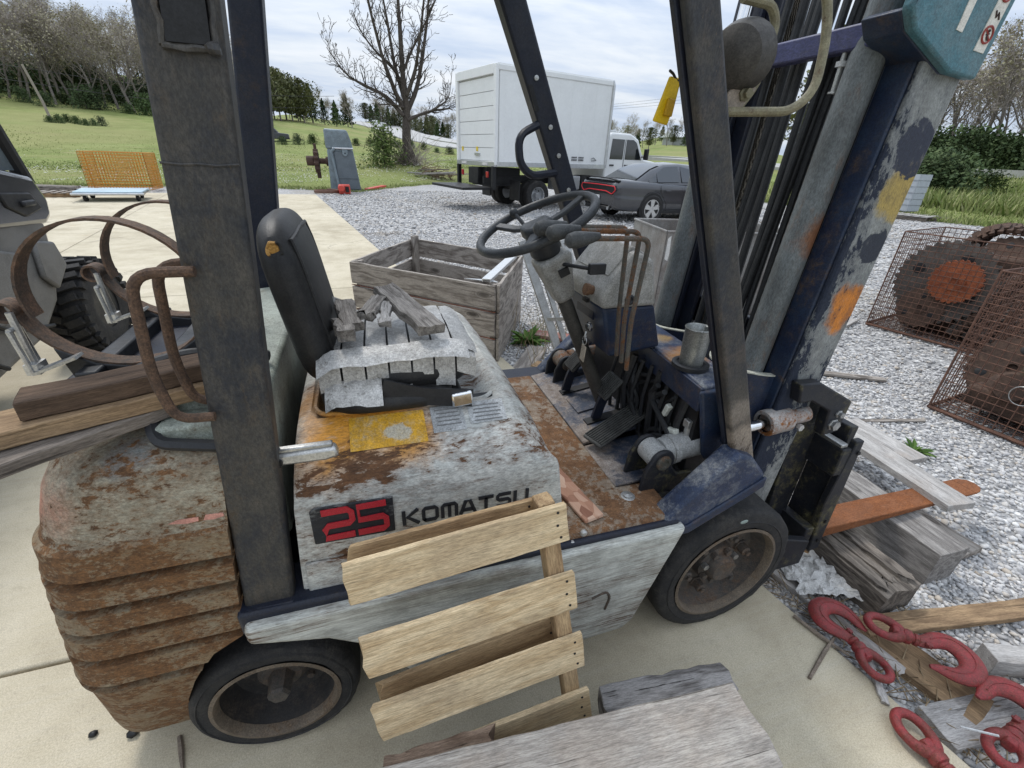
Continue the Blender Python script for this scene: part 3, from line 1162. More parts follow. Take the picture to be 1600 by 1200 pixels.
    part('suckers', sk, TWIG, root, smooth=False)
    b = ev_proto(40, 2.0, 1.15, 'bush')
    tree_obj('green_bush', (1.55, 29.2, terr(1.55, 29.2) - .05), b, (BARK, LIME), 'yellow green bush at the foot of the bare tree', 'bush', None, 1.0, .5, ('stems', 'crown'))


build_big_tree()


# ------------------------------------------------------------------ poles, wires, distant barn
def build_poles():
    w = plain('grey_pole_wood', (.32, .28, .24), .9)
    lean = [(-33.2, 73.1, 2.3), (-33.6, 73.1, 8.0)]
    thing('utility_pole', MB().tube([(-33.2, 73.1, 1.8), (-33.45, 73.1, 5), (-34.0, 73.1, 8.4)], [.16, .14, .12], 8), w, 'leaning grey utility pole in the meadow below the wood', 'pole')
    pts = [((78, 66, 12.5), (57.5, 26, 12.8)), ((78, 66.3, 11.6), (57.8, 26, 11.9))]
    pl = MB().tube([(62, 118, 1), (62, 118, 14)], [.17, .12], 8)
    pl.box((62, 118, 13.3), (2.6, .12, .14))
    thing('highway_pole', pl, w, 'thin utility pole with a crossarm far behind the white cab', 'pole')
    wire = plain('wire', (.03, .03, .035), .7)

    def wireobj(a, b, sag, lab):
        P = [V(a).lerp(V(b), i / 14) + V((0, 0, -sag * 4 * (i / 14) * (1 - i / 14))) for i in range(15)]
        thing('power_line', MB().tube(P, .022, 4), wire, lab, 'wire', 'power lines')
    for k in range(3):
        wireobj((62, 118, 13.3 - k * .5), (110, 10, 21 - k * 1.2), 1.0, ['uppermost', 'middle', 'lowest'][k] + ' of three thin power lines crossing the sky at the right')
    wireobj((62, 118, 11), (22, 130, 8.5), .6, 'thin power line between the bare tree and the white cab')
    for k in range(2):
        wireobj((-34, 73.1, 8.1 - k * 1.4), (-75, 110, 16 - k * 1.5), .8, ['upper', 'lower'][k] + ' power line running left from the leaning pole')
        wireobj((-34, 73.1, 8.1 - k * 1.4), (-2, 80, 8.0 - k * 1.4), .8, ['upper', 'lower'][k] + ' power line running right from the leaning pole')
    # barn on the distant hillside
    x, y = 235 * math.sin(R(36.2)), 235 * math.cos(R(36.2))
    z = terr(x, y)
    root = empty('hillside_barn', (x, y, z), 'small pale metal barn on the distant green hillside', 'barn')
    part('wall', MB().box((x, y, z + 1.2), (16, 8, 3.4)), plain('barn_wall', (.35, .36, .36), .8), root)
    part('roof', MB().prism([(y - 5, z + 2.8), (y + 5, z + 2.8), (y, z + 5.2)], 'x', x - 8.6, x + 8.6), plain('barn_roof', (.62, .64, .66), .6), root)
    part('door', MB().box((x, y - 4.05, z + 1), (3.5, .12, 2.6)), plain('barn_door', (.1, .1, .11), .8), root)


build_poles()

# ------------------------------------------------------------------ forklift
RUSTY = ((.045, .026, .017), (.17, .08, .036))
HOODM = worn('hood_grey_paint', (.54, .54, .505), .285, 11, (.35, 1, 1), RUSTY, bands=[('Z', .905, .05, .07)], paint2=(.40, .41, .39), rough=.5, dirt=.3,
             spots=[((-.08, .86, .965), .16, (.56, .25, .03), .8), ((.05, .84, .945), .10, (.52, .25, .05), .8), ((-.15, 1.0, .97), .12, (.33, .18, .07), .7)])
CWM = worn('counterweight_rust', (.33, .305, .235), .40, 13, (.6, .8, 1.1), ((.032, .020, .013), (.22, .11, .048)), bands=[('Z', .60, .30, .055), ('Z', 1.0, .04, .03)], paint2=(.24, .215, .16), rough=.6, bmp=.12,
           dirt=.55, spots=[((-.60, .82, .93), .10, (.42, .20, .14), .9), ((-.43, .80, 1.0), .05, (.16, .17, .165), .6)], dirtcol=(.10, .07, .045))
CWR = worn('rusted_ribs', (.20, .145, .085), .5, 17, (.65, .8, 1.1), ((.055, .030, .017), (.22, .11, .045)), paint2=(.23, .195, .135), rough=.7, dirt=.4, dirtcol=(.085, .055, .033), bmp=.1)
SKIRTM = worn('skirt_white_paint', (.52, .53, .49), .27, 15, (.11, 1, 2.2), ((.045, .03, .022), (.16, .09, .05)), bands=[('Z', .34, .2, .02)], rough=.55, dirt=.6, dirtcol=(.13, .115, .09))
PILLM = worn('pillar_grime', (.044, .042, .039), .24, 11, (1, 1, .5), ((.05, .04, .03), (.10, .075, .05)), paint2=(.020, .023, .030), rough=.5, dirt=.65, dirtcol=(.085, .075, .062))
APILM = worn('front_pillar_grime', (.060, .054, .046), .24, 5, (1, 1, .5), ((.06, .05, .04), (.14, .105, .08)), paint2=(.02, .024, .032), rough=.5, dirt=.5, dirtcol=(.07, .062, .052), bands=[('Z', .77, .1, .07)], spots=[((.955, .765, .79), .10, (.27, .225, .18), .5), ((.90, .765, .92), .06, (.17, .145, .12), .8)])
NAVYM = worn('navy_paint', (.012, .021, .048), .22, 9, (1, 1, 1), ((.03, .026, .024), (.16, .10, .06)), paint2=(.02, .034, .066), rough=.42, dirt=.3)
NAVYD = worn('dark_navy_paint', (.009, .012, .024), .12, 9, (1, 1, 1), ((.025, .02, .016), (.07, .045, .03)), paint2=(.014, .018, .03), rough=.45, dirt=.25)
NAVYL = worn('scuffed_navy_paint', (.020, .032, .066), .34, 11, (1, 1, 1), ((.09, .10, .12), (.24, .25, .26)), paint2=(.03, .045, .09), rough=.42, dirt=.3,
             spots=[((.93, 1.05, .95), .09, (.27, .14, .055), .7), ((.93, 1.22, .95), .06, (.26, .17, .07), .7)])
FLOORR = worn('rusted_floor_plate', (.30, .255, .2), .55, 8, (1, 1, 1), ((.07, .036, .019), (.22, .115, .055)), rough=.7, dirt=.4)
FLOORN = worn('worn_navy_floor', (.035, .05, .085), .36, 6, (1, 1, 1), ((.10, .07, .05), (.34, .31, .29)), rough=.5, dirt=.3, bands=[('X', .665, .07, .09)])
STEEL = plain('bare_steel', (.42, .42, .41), .38, .85, .3, 20)
CHROME = plain('chrome_rod', (.8, .8, .8), .12, 1.0, .1)
ZINC = plain('zinc', (.5, .5, .49), .4, .8, .25, 30)
CYLM = worn('grey_cylinder', (.135, .15, .155), .18, 6, (1, 1, .4), ((.07, .035, .018), (.21, .10, .045)), rough=.42, dirt=.3, spots=[((1.255, .97, 1.32), .09, (.16, .075, .04), .6)])
TILTM = worn('tilt_cylinder_grey', (.37, .375, .37), .17, 12, rough=.4, dirt=.3, rust=((.10, .045, .02), (.36, .15, .05)))
TILTR = worn('tilt_end_rusty', (.38, .37, .36), .40, 12, rough=.45, dirt=.3, rust=((.12, .05, .02), (.36, .14, .04)))
RUBBER = worn('tyre_rubber', (.024, .024, .025), .22, 9, rust=((.045, .042, .038), (.075, .068, .06)), rough=.8, dirt=.5, dirtcol=(.055, .05, .045), bmp=.4)
RIMM = worn('dusty_rim', (.06, .056, .052), .36, 12, rust=((.05, .035, .028), (.16, .11, .075)), rough=.7, dirt=.4, dirtcol=(.15, .12, .09))
RIMD = worn('dark_dished_rim', (.026, .025, .025), .25, 12, rust=((.04, .033, .028), (.10, .075, .055)), rough=.65, dirt=.4)
FLANGE = worn('dusty_rim_flange', (.15, .12, .09), .35, 14, rust=((.06, .045, .035), (.20, .14, .09)), rough=.7, dirt=.4)
BLACK = plain('black_grease', (.012, .012, .013), .45, var=.5, scale=15)
BLACKP = plain('black_plastic', (.02, .021, .024), .45, var=.3, scale=20)
VINYL = worn('black_vinyl', (.018, .018, .019), .06, 9, rust=((.03, .028, .025), (.05, .045, .04)), rough=.5, dirt=.35, dirtcol=(.05, .046, .04), spots=[((-.178, .965, 1.335), .022, (.40, .22, .06), .3)])
WHEELP = plain('steering_wheel_plastic', (.035, .038, .041), .5, var=.4, scale=25)
GREYP = worn('grey_dash_plastic', (.34, .335, .315), .12, 10, rust=((.09, .08, .065), (.2, .17, .13)), rough=.5, dirt=.5, dirtcol=(.12, .11, .09))
PEDALM = plain('pedal_rubber', (.055, .055, .052), .7, var=.5, scale=25)
LEVERM = worn('lever_metal', (.085, .082, .07), .4, 16, rust=((.06, .03, .015), (.22, .095, .04)), rough=.5, dirt=.2)
KNOBM = plain('lever_knob', (.05, .052, .052), .5, var=.4, scale=30)
HANDLE = rustm('rusted_handle', (.045, .028, .02), (.15, .085, .05), 45, .8)
STRAPM = rustm('strap_rust', (.04, .034, .029), (.17, .095, .055), 20, .6)
YELSTEEL = worn('dulled_yellow_steel', (.23, .21, .13), .25, 25, rust=((.08, .06, .04), (.18, .13, .08)), rough=.5)
CHAINM = plain('greasy_chain', (.12, .105, .085), .5, .6, .5, 40)
HOSEM = plain('hydraulic_hose', (.02, .021, .023), .55, var=.4, scale=18)
MASTOUT = worn('mast_outer_paint', (.27, .28, .27), .33, 7, (1, 1, .5), ((.012, .018, .035), (.03, .035, .05)), paint2=(.20, .21, .205), rough=.45, dirt=.3,
               bands=[('Z', .85, .24, .05), ('X', 1.205, .065, .09)],
               spots=[((1.325, .90, 1.14), .072, (.56, .19, .02), .5), ((1.36, .90, 1.44), .085, (.36, .26, .075), .5), ((1.35, .90, 1.545), .062, (.018, .022, .042), .1),
                      ((1.34, .90, 1.30), .045, (.018, .022, .036), .1)])
TEAL = worn('teal_bracket_paint', (.055, .155, .19), .17, 9, rust=((.012, .02, .035), (.03, .04, .055)), paint2=(.10, .18, .205), rough=.4, dirt=.2)
PURP = worn('indigo_crossbar', (.052, .058, .14), .25, 12, (1, .5, 1), rust=((.02, .025, .05), (.09, .085, .13)), rough=.45, dirt=.25)
CARRM = worn('carriage_black', (.014, .016, .022), .2, 9, rust=((.05, .045, .03), (.24, .21, .09)), rough=.5, dirt=.3)
FORKM = worn('rusted_fork', (.22, .085, .035), .5, 6, (.4, 1, 1), ((.12, .042, .016), (.26, .095, .034)), rough=.8, dirt=.15)
FOIL = worn('foil_tape', (.54, .53, .51), .16, 20, rust=((.13, .12, .10), (.28, .26, .23)), paint2=(.43, .42, .40), rough=.4, metal=.35, dirt=.4, bmp=.6)
CREAM = worn('grey_green_cover', (.33, .36, .31), .18, 8, rust=((.09, .08, .06), (.18, .15, .1)), rough=.5, dirt=.4)

FL = empty('forklift', (.3, 1.25, 0), 'old grey and navy forklift with rusted counterweight parked on the slab', 'forklift')
YN, YFAR, YC = .735, 1.775, 1.255


def mir(y):
    return 2 * YC - y


def build_counterweight():
    xr = [(.13, -.785), (.2, -.768), (.3, -.743), (.4, -.722), (.53, -.703), (.75, -.668), (.87, -.640), (.96, -.615), (1.06, -.585)]
    xs = [(.13, -.575), (.3, -.53), (.43, -.47), (.5, -.42), (.545, -.348), (.57, -.345), (.84, -.311), (1.05, -.285)]
    lv = []
    for z, ins in [(.13, .10), (.2, .075), (.3, .045), (.40, .018), (.455, .004)]:
        lv.append((z, ins))
    rib = [.472, .556, .632, .702, .772]
    for i, g in enumerate(rib):
        lv += [(g - .0125, -.003), (g - .0105, .027), (g + .004, .028), (g + .0105, -.003), (g + .030, -.001)]
    lv += [(.838, -.004), (.846, -.004), (.854, .004), (.862, .007), (.90, .009), (.95, .014), (.980, .024), (1.000, .040), (1.018, .064), (1.032, .1), (1.04, .18)]
    lv = sorted(lv)
    rows = []
    for z, ins in lv:
        r = .115
        x0, y0, xe = interp(z, xs), YN + .012 + ins, interp(z, xr) + (ins * .8 if z > .46 else 0)
        pts = []
        for i in range(9):
            pts.append((lerp(x0, xe + r, i / 8), y0))
        for i in range(1, 13):
            a = math.pi / 2 * i / 12
            pts.append((xe + r - r * math.sin(a), y0 + r - r * math.cos(a)))
        ym = 2 * YC - y0
        for i in range(1, 12):
            pts.append((xe, lerp(y0 + r, ym - r, i / 12)))
        half = pts[:21]
        pts += [(p[0], 2 * YC - p[1]) for p in half[::-1]]
        rows.append([(p[0], p[1], z) for p in pts])
    mb = MB().grid(rows)
    n = len(rows[0])
    # top cap and the flat returns at the front ends
    mb.f.append(tuple((len(rows) - 1) * n + k for k in range(n)))
    mb.f.append(tuple(range(n))[::-1])
    for s in (0, n - 1):
        sg = 1 if s == 0 else -1
        ends = [r[s] for r in rows]
        mb.grid([ends, [(e[0] - .01, e[1] + sg * .16, e[2]) for e in ends]][::-sg])
    cw = part('counterweight', mb, CWM, FL, angle=20)
    cw.data.materials.append(CWR)
    cw.data.polygons.foreach_set('material_index', [1 if f.center.z < .853 else 0 for f in cw.data.polygons])
    pk = plain('faded_pink_stripe', (.50, .24, .19), .6, var=.3, scale=40)
    part('stripe_remnant', MB().prism([(-.312, .882), (-.340, .883), (-.346, .872), (-.330, .870), (-.311, .874)], 'y', .7540, .7605), pk, cw)
    part('stripe_remnant', MB().prism([(-.352, .881), (-.385, .882), (-.402, .876), (-.375, .870), (-.354, .872)], 'y', .7543, .7605), pk, cw)
    # recess with the grey cover beside the pillar
    part('cover_flap', MB().prism([(-.395, .80), (-.285, .80), (-.285, .95), (-.37, .95)], 'z', 1.0, 1.052), CREAM, cw, bev=.008)
    part('recess_gasket', MB().tube(fillet([(-.29, .782, 1.012), (-.385, .787, 1.03), (-.40, .82, 1.052), (-.375, .97, 1.058)], .03, 4), .011, 6), BLACKP, cw)


def build_chassis():
    ch = part('chassis', MB().box((.20, YC, .49), (1.10, .86, .22)).box((.9, YC, .45), (.55, .68, .3)).box((-.30, YC, .5), (.5, .7, .3)).box((-.30, YC, .24), (.16, .62, .12)).box((1.0, YC, .27), (.16, .62, .18)),
              BLACK, FL)
    for s, y0, y1 in ((1, YN - .005, YN + .12), (-1, mir(YN + .12), mir(YN - .005))):
        part('side_rail', MB().prism([(-.345, .555), (.76, .545), (.76, .605), (-.345, .62)], 'y', y0, y1), NAVYD, ch, bev=.008)
    sk = [(-.335, .598), (.775, .592), (.765, .56), (.665, .235), (.63, .20), (.12, .19), (.02, .24), (-.05, .36), (-.10, .44), (-.18, .50), (-.335, .545)]
    o = part('side_skirt', MB().prism(sk, 'y', .71, .75), SKIRTM, FL, bev=.014, seg=3)
    part('hand_grip_groove', MB().tube(fillet([(.50, .395, 0), (.545, .41, 0), (.56, .38, 0), (.55, .33, 0)], .02, 3), .004, 5).xf(Mx(((1, 0, 0, 0), (0, 0, 1, .709), (0, 1, 0, 0), (0, 0, 0, 1)))), RIMM, o)
    sk2 = [(x, z) for x, z in sk]
    part('side_skirt', MB().prism(sk2, 'y', mir(.75), mir(.71)), SKIRTM, FL, bev=.014, seg=3)
    # front floor step with the worn bright edge
    st = part('floor_step', MB().prism([(.39, .566), (.76, .556), (.76, .612), (.75, .616), (.39, .622)], 'y', YN + .008, YN + .16), FLOORR, FL, bev=.012, seg=3)
    part('step_bolt', MB().lathe([(.0, 0), (.022, .0), (.024, .003), (.014, .005), (.014, .010), (0, .012)], (.655, .845, .614), (0, 0, 1), 16), ZINC, st)
    for x in (.43, .46):
        part('step_bolt', MB().lathe([(.010, 0), (.010, .006), (.006, .009), (0, .009)], (x, YN + .006, .60 + (x - .43)), (0, -1, 0), 10), ZINC, st)


def build_hood():
    prof = [(.768, .60), (.765, .70), (.765, .80), (.767, .85), (.773, .880), (.785, .902), (.802, .918), (.825, .932), (.85, .945), (.875, .957), (.895, .965), (.91, .97),
            (.93, .97), (.96, .972), (1.0, .974), (1.1, .976), (YC, .978)]
    full = prof + [(2 * YC - y, z) for (y, z) in prof[-2::-1]]
    us = [0, .02, .05, .10, .16, .24, .33, .42, .52, .62, .72, .80, .86, .90, .93, .955, .975, .99, 1.0]
    rows = []
    for u in us:
        row = []
        for (y, z) in full:
            xr = lerp(-.218, -.185, (z - .6) / .38)
            xf = interp(z, [(.60, .415), (.70, .40), (.88, .375), (.98, .345)])
            x = lerp(xr, xf, u)
            dz = 0
            if z > .86 and u > .85:
                k = (u - .85) / .15
                dz -= .05 * k * k * min(1, (z - .86) / .06)
            if u < .03 and z > .86:
                dz -= .012 * (1 - u / .03)
            # sunken seat well
            wy = min(1, max(0, (min(y, 2 * YC - y) - .912) / .03))
            wx = min(1, max(0, (u - .06) / .05)) * min(1, max(0, (.90 - u) / .10))
            wv = wy * wx
            dz -= .035 * wv * wv * (3 - 2 * wv)
            row.append((x, y, z + dz))
        rows.append(row)
    mb = MB().grid(rows)
    n = len(full)
    # front face down to the floor and the rear face
    last = rows[-1]
    mb.grid([last, [(p[0] + .006, p[1] + (.004 if p[1] < YC else -.004), p[2] - .008) for p in last], [(max(p[0], .385 + .02 * (1 - p[2])), p[1], min(p[2], .75)) for p in last], [(.42, p[1], .60) for p in last]])
    mb.grid([[(p[0] - .002, p[1], .60) for p in rows[0]], rows[0]])
    mb.jit(.0015, 4, 12)
    h = part('engine_hood', mb, HOODM, FL, angle=42)
    # rolled rim of the seat well
    rim = [(-.145, 1.25, .975), (-.148, .94, .976), (-.13, .915, .974), (-.05, .908, .973), (.16, .905, .972), (.235, .915, .968), (.262, .95, .962)]
    part('seat_well_rim', MB().tube(fillet(rim, .03, 4), .0055, 6), HOODM, h)
    # side lower crease panel
    part('side_crease', MB().prism([(-.205, .615), (.405, .615), (.40, .69), (-.20, .70)], 'y', .757, .766), HOODM, h, bev=.005)
    # draw latch at the rear corner
    la = part('draw_latch', MB().prism([(-.225, .952), (-.215, .978), (-.10, .978), (-.095, .956), (-.12, .95)], 'y', .775, .80), ZINC, h, bev=.006)
    part('latch_bar', MB().box((-.16, .787, .982), (.11, .014, .010)), STEEL, la, bev=.003)
    part('latch_pin', MB().cyl((-.205, .77, .962), (-.205, .806, .962), .009, 10), BLACK, la)

    # printed labels lying on the sloping shoulder
    def lab(name, x0, x1, y0, y1, mat, z0, z1, par=h):
        mb = MB()
        nrow = 8
        rows = []
        for i in range(nrow + 1):
            y = lerp(y0, y1, i / nrow)
            z = interp(y, [(p[0], p[1]) for p in prof]) + .0022
            rows.append([(lerp(x0, x1, k / 10), y, z) for k in range(11)])
        return part(name, mb.grid(rows), mat, par)
    yl = worn('faded_yellow_label', (.68, .36, .02), .27, 10, rust=((.30, .20, .08), (.55, .47, .32)), rough=.5, dirt=.25, spots=[((.02, .85, .95), .028, (.40, .36, .28), .3)])
    gl = worn('faded_grey_label', (.43, .44, .44), .22, 16, rust=((.06, .05, .045), (.14, .12, .1)), rough=.45, dirt=.3)
    lab('warning_label', -.078, .085, .82, .897, yl, 0, 0)
    lab('data_plate', .10, .175, .835, .90, gl, 0, 0)
    dp = lab('data_plate', .187, .275, .845, .902, gl, 0, 0)
    ink = plain('faded_ink', (.18, .18, .18), .7)
    for k in range(5):
        for (xa, xb) in ((.108, .168), (.195, .266)):
            y = .85 + k * .0095
            z = interp(y, prof) + .003
            part('print_line', MB().box(((xa + xb) / 2, y, z + .0008), ((xb - xa) * (.95 - .12 * (k % 2)), .0022, .0008), Mx.Rotation(.5, 3, 'X')), ink, dp)
    # side lettering
    Mside = Mx(((1, 0, 0, 0), (0, 0, -1, 0), (0, 1, 0, 0), (0, 0, 0, 1)))

    def strokes(polys, w, t=.0012):
        mb = MB()
        for p in polys:
            mb.tube([(a, b, 0) for a, b in p], 0, sect=[(-w / 2, -t), (w / 2, -t), (w / 2, t), (-w / 2, t)])
        return mb
    bl = worn('lettering_black', (.014, .016, .022), .13, 26, (.4, 1, 1), rust=((.12, .12, .12), (.4, .4, .38)), rough=.5, dirt=.2)
    rd = worn('lettering_red', (.44, .018, .03), .13, 26, (.3, 1, 1), rust=((.10, .09, .09), (.42, .36, .34)), rough=.5, dirt=.1)
    pn = part('number_panel', MB().prism([(-.172, .748), (-.006, .744), (-.004, .842), (-.16, .846), (-.170, .838)], 'y', .7615, .7655), bl, h, bev=.003)
    two = strokes([[(0, 1), (.86, 1), (1, .88), (1, .60), (.88, .5), (.16, .5), (.03, .36), (.0, .05), (1.02, .05)]], .21)
    five = strokes([[(1.05, 1), (.06, 1), (.06, .52), (.90, .52), (1.0, .42), (1.0, .14), (.88, .05), (-.04, .05)]], .21)
    for g, x0 in ((two, -.148), (five, -.080)):
        M = Mx.Translation((x0, .7595, .758)) @ Mside @ Mx.Diagonal((.058, .074, 1, 1))
        part('numeral', g, rd, pn, M=M, smooth=False)
    L = {'K': [[(.08, 0), (.08, 1)], [(.95, 1), (.3, .52), (.98, 0)]],
         'O': [[(.2, .08), (.08, .2), (.08, .8), (.2, .92), (.8, .92), (.92, .8), (.92, .2), (.8, .08), (.2, .08), (.1, .18)]],
         'M': [[(.07, 0), (.07, .8), (.18, .92), (.86, .92), (.95, .8), (.95, 0)], [(.51, 0), (.51, .92)]],
         'A': [[(.02, 0), (.36, .92), (.64, .92), (.98, 0)], [(.2, .28), (.8, .28)]],
         'T': [[(0, .92), (1, .92)], [(.5, .92), (.5, 0)]],
         'S': [[(.98, .92), (.2, .92), (.08, .8), (.08, .62), (.2, .52), (.8, .52), (.92, .4), (.92, .2), (.8, .08), (.02, .08)]],
         'U': [[(.08, 1), (.08, .2), (.2, .08), (.8, .08), (.92, .2), (.92, 1)]]}
    for i, c in enumerate('KOMATSU'):
        M = Mx.Translation((.012 + i * .0432, .7628, .753)) @ Mside @ Mx.Diagonal((.036, .041, 1, 1))
        part('letter', strokes(L[c], .22), bl, h, M=M, smooth=False)


def build_guard():
    def slab(name, b0, b1, t0, t1, zb, zt, y0, y1, mat, par=FL, y0t=None, y1t=None):
        y0t, y1t = (y0 if y0t is None else y0t), (y1 if y1t is None else y1t)
        return part(name, MB().quadprism([(b0, y0, zb), (b1, y0, zb), (b1, y1, zb), (b0, y1, zb)], [(t0, y0t, zt), (t1, y0t, zt), (t1, y1t, zt), (t0, y1t, zt)]), mat, par, bev=.008, seg=3)
    pr = slab('rear_pillar', -.338, -.240, -.196, -.106, .565, 1.95, .752, .795, PILLM)
    # doubler plate, weld bead, and hole near the top
    part('weld_bead', MB().tube([(-.244, .7515, 1.474), (-.22, .7515, 1.472), (-.2, .7515, 1.4735), (-.18, .7515, 1.472), (-.152, .7515, 1.474)], .0018, 6).jit(.001, 3, 60), PILLM, pr)
    fr = MB()
    for a, b in (((-.203, 1.60), (-.148, 1.60)), ((-.148, 1.60), (-.142, 1.66)), ((-.203, 1.60), (-.197, 1.66)), ((-.197, 1.66), (-.142, 1.66))):
        fr.tube([(lerp(a[0], b[0], q / 5), .747, lerp(a[1], b[1], q / 5)) for q in range(6)], .0045, 8)
    fr.ball((-.15, .744, 1.6), .009, 8, 6)
    part('bracket_socket', fr.jit(.004, 1, 60), PILLM, pr)
    part('socket_hole', MB().prism([(-.199, 1.604), (-.152, 1.604), (-.147, 1.657), (-.193, 1.657)], 'y', .743, .749), BLACK, pr)
    part('pillar_foot', MB().prism([(-.345, .545), (.42, .545), (.42, .585), (-.215, .60), (-.235, .62), (-.345, .62)], 'y', YN + .001, .79), NAVYD, pr, bev=.006)
    slab('rear_pillar', -.43, -.345, -.262, -.178, .57, 1.95, 1.64, 1.70, NAVYD)
    pa = slab('front_pillar', .948, 1.022, .423, .490, .70, 1.95, .765, .79, APILM)
    part('pillar_edge', MB().quadprism([(.944, .791, .70), (1.0, .791, .70), (1.0, .806, .70), (.944, .806, .70)], [(.418, .791, 1.95), (.47, .791, 1.95), (.47, .806, 1.95), (.418, .806, 1.95)]), NAVYD, pa, bev=.003)
    pf = slab('front_pillar', 1.0, 1.055, .445, .535, .72, 1.93, 1.62, 1.68, NAVYD)
    part('slot', MB().prism([(.585, 1.63), (.60, 1.63), (.572, 1.70), (.557, 1.70)], 'y', 1.617, 1.622), BLACK, pf)
    for z in (1.72, 1.585, 1.5, 1.39):
        x = interp(z, [(.72, 1.0275), (1.93, .49)])
        part('bolt', MB().lathe([(.008, 0), (.008, .005), (0, .006)], (x, 1.62, z), (0, -1, 0), 8), STEEL, pf)
    part('grab_handle', MB().tube(fillet([(.60, 1.63, 1.59), (.522, 1.60, 1.555), (.530, 1.59, 1.47), (.57, 1.59, 1.435), (.68, 1.63, 1.445)], .05, 5), .0135, 8), NAVYD, pf)
    # roof frame just above the picture
    rf = part('roof_frame', MB().box((.13, .80, 1.985), (.78, .09, .07)).box((.13, 1.66, 1.985), (.78, .09, .07)).box((.46, YC - .02, 1.985), (.07, .86, .07)).box((-.16, YC - .02, 1.985), (.07, .86, .07)), NAVYD, FL, bev=.01)
    for k in range(6):
        part('roof_bar', MB().box((.02 + k * .07, YC - .02, 1.99), (.018, .78, .05)), NAVYD, rf)
    # bent tube handle at the rear pillar
    for y, dx in ((.742, 0.0), (.80, .012)):
        part('grab_rail', MB().tube(fillet([(-.238 + dx, y, 1.335), (-.318 + dx, y, 1.335), (-.335 + dx, y, 1.18), (-.325 + dx, y, 1.098), (-.27 + dx, y, 1.096)], .035, 6), .0078, 10), HANDLE, FL)


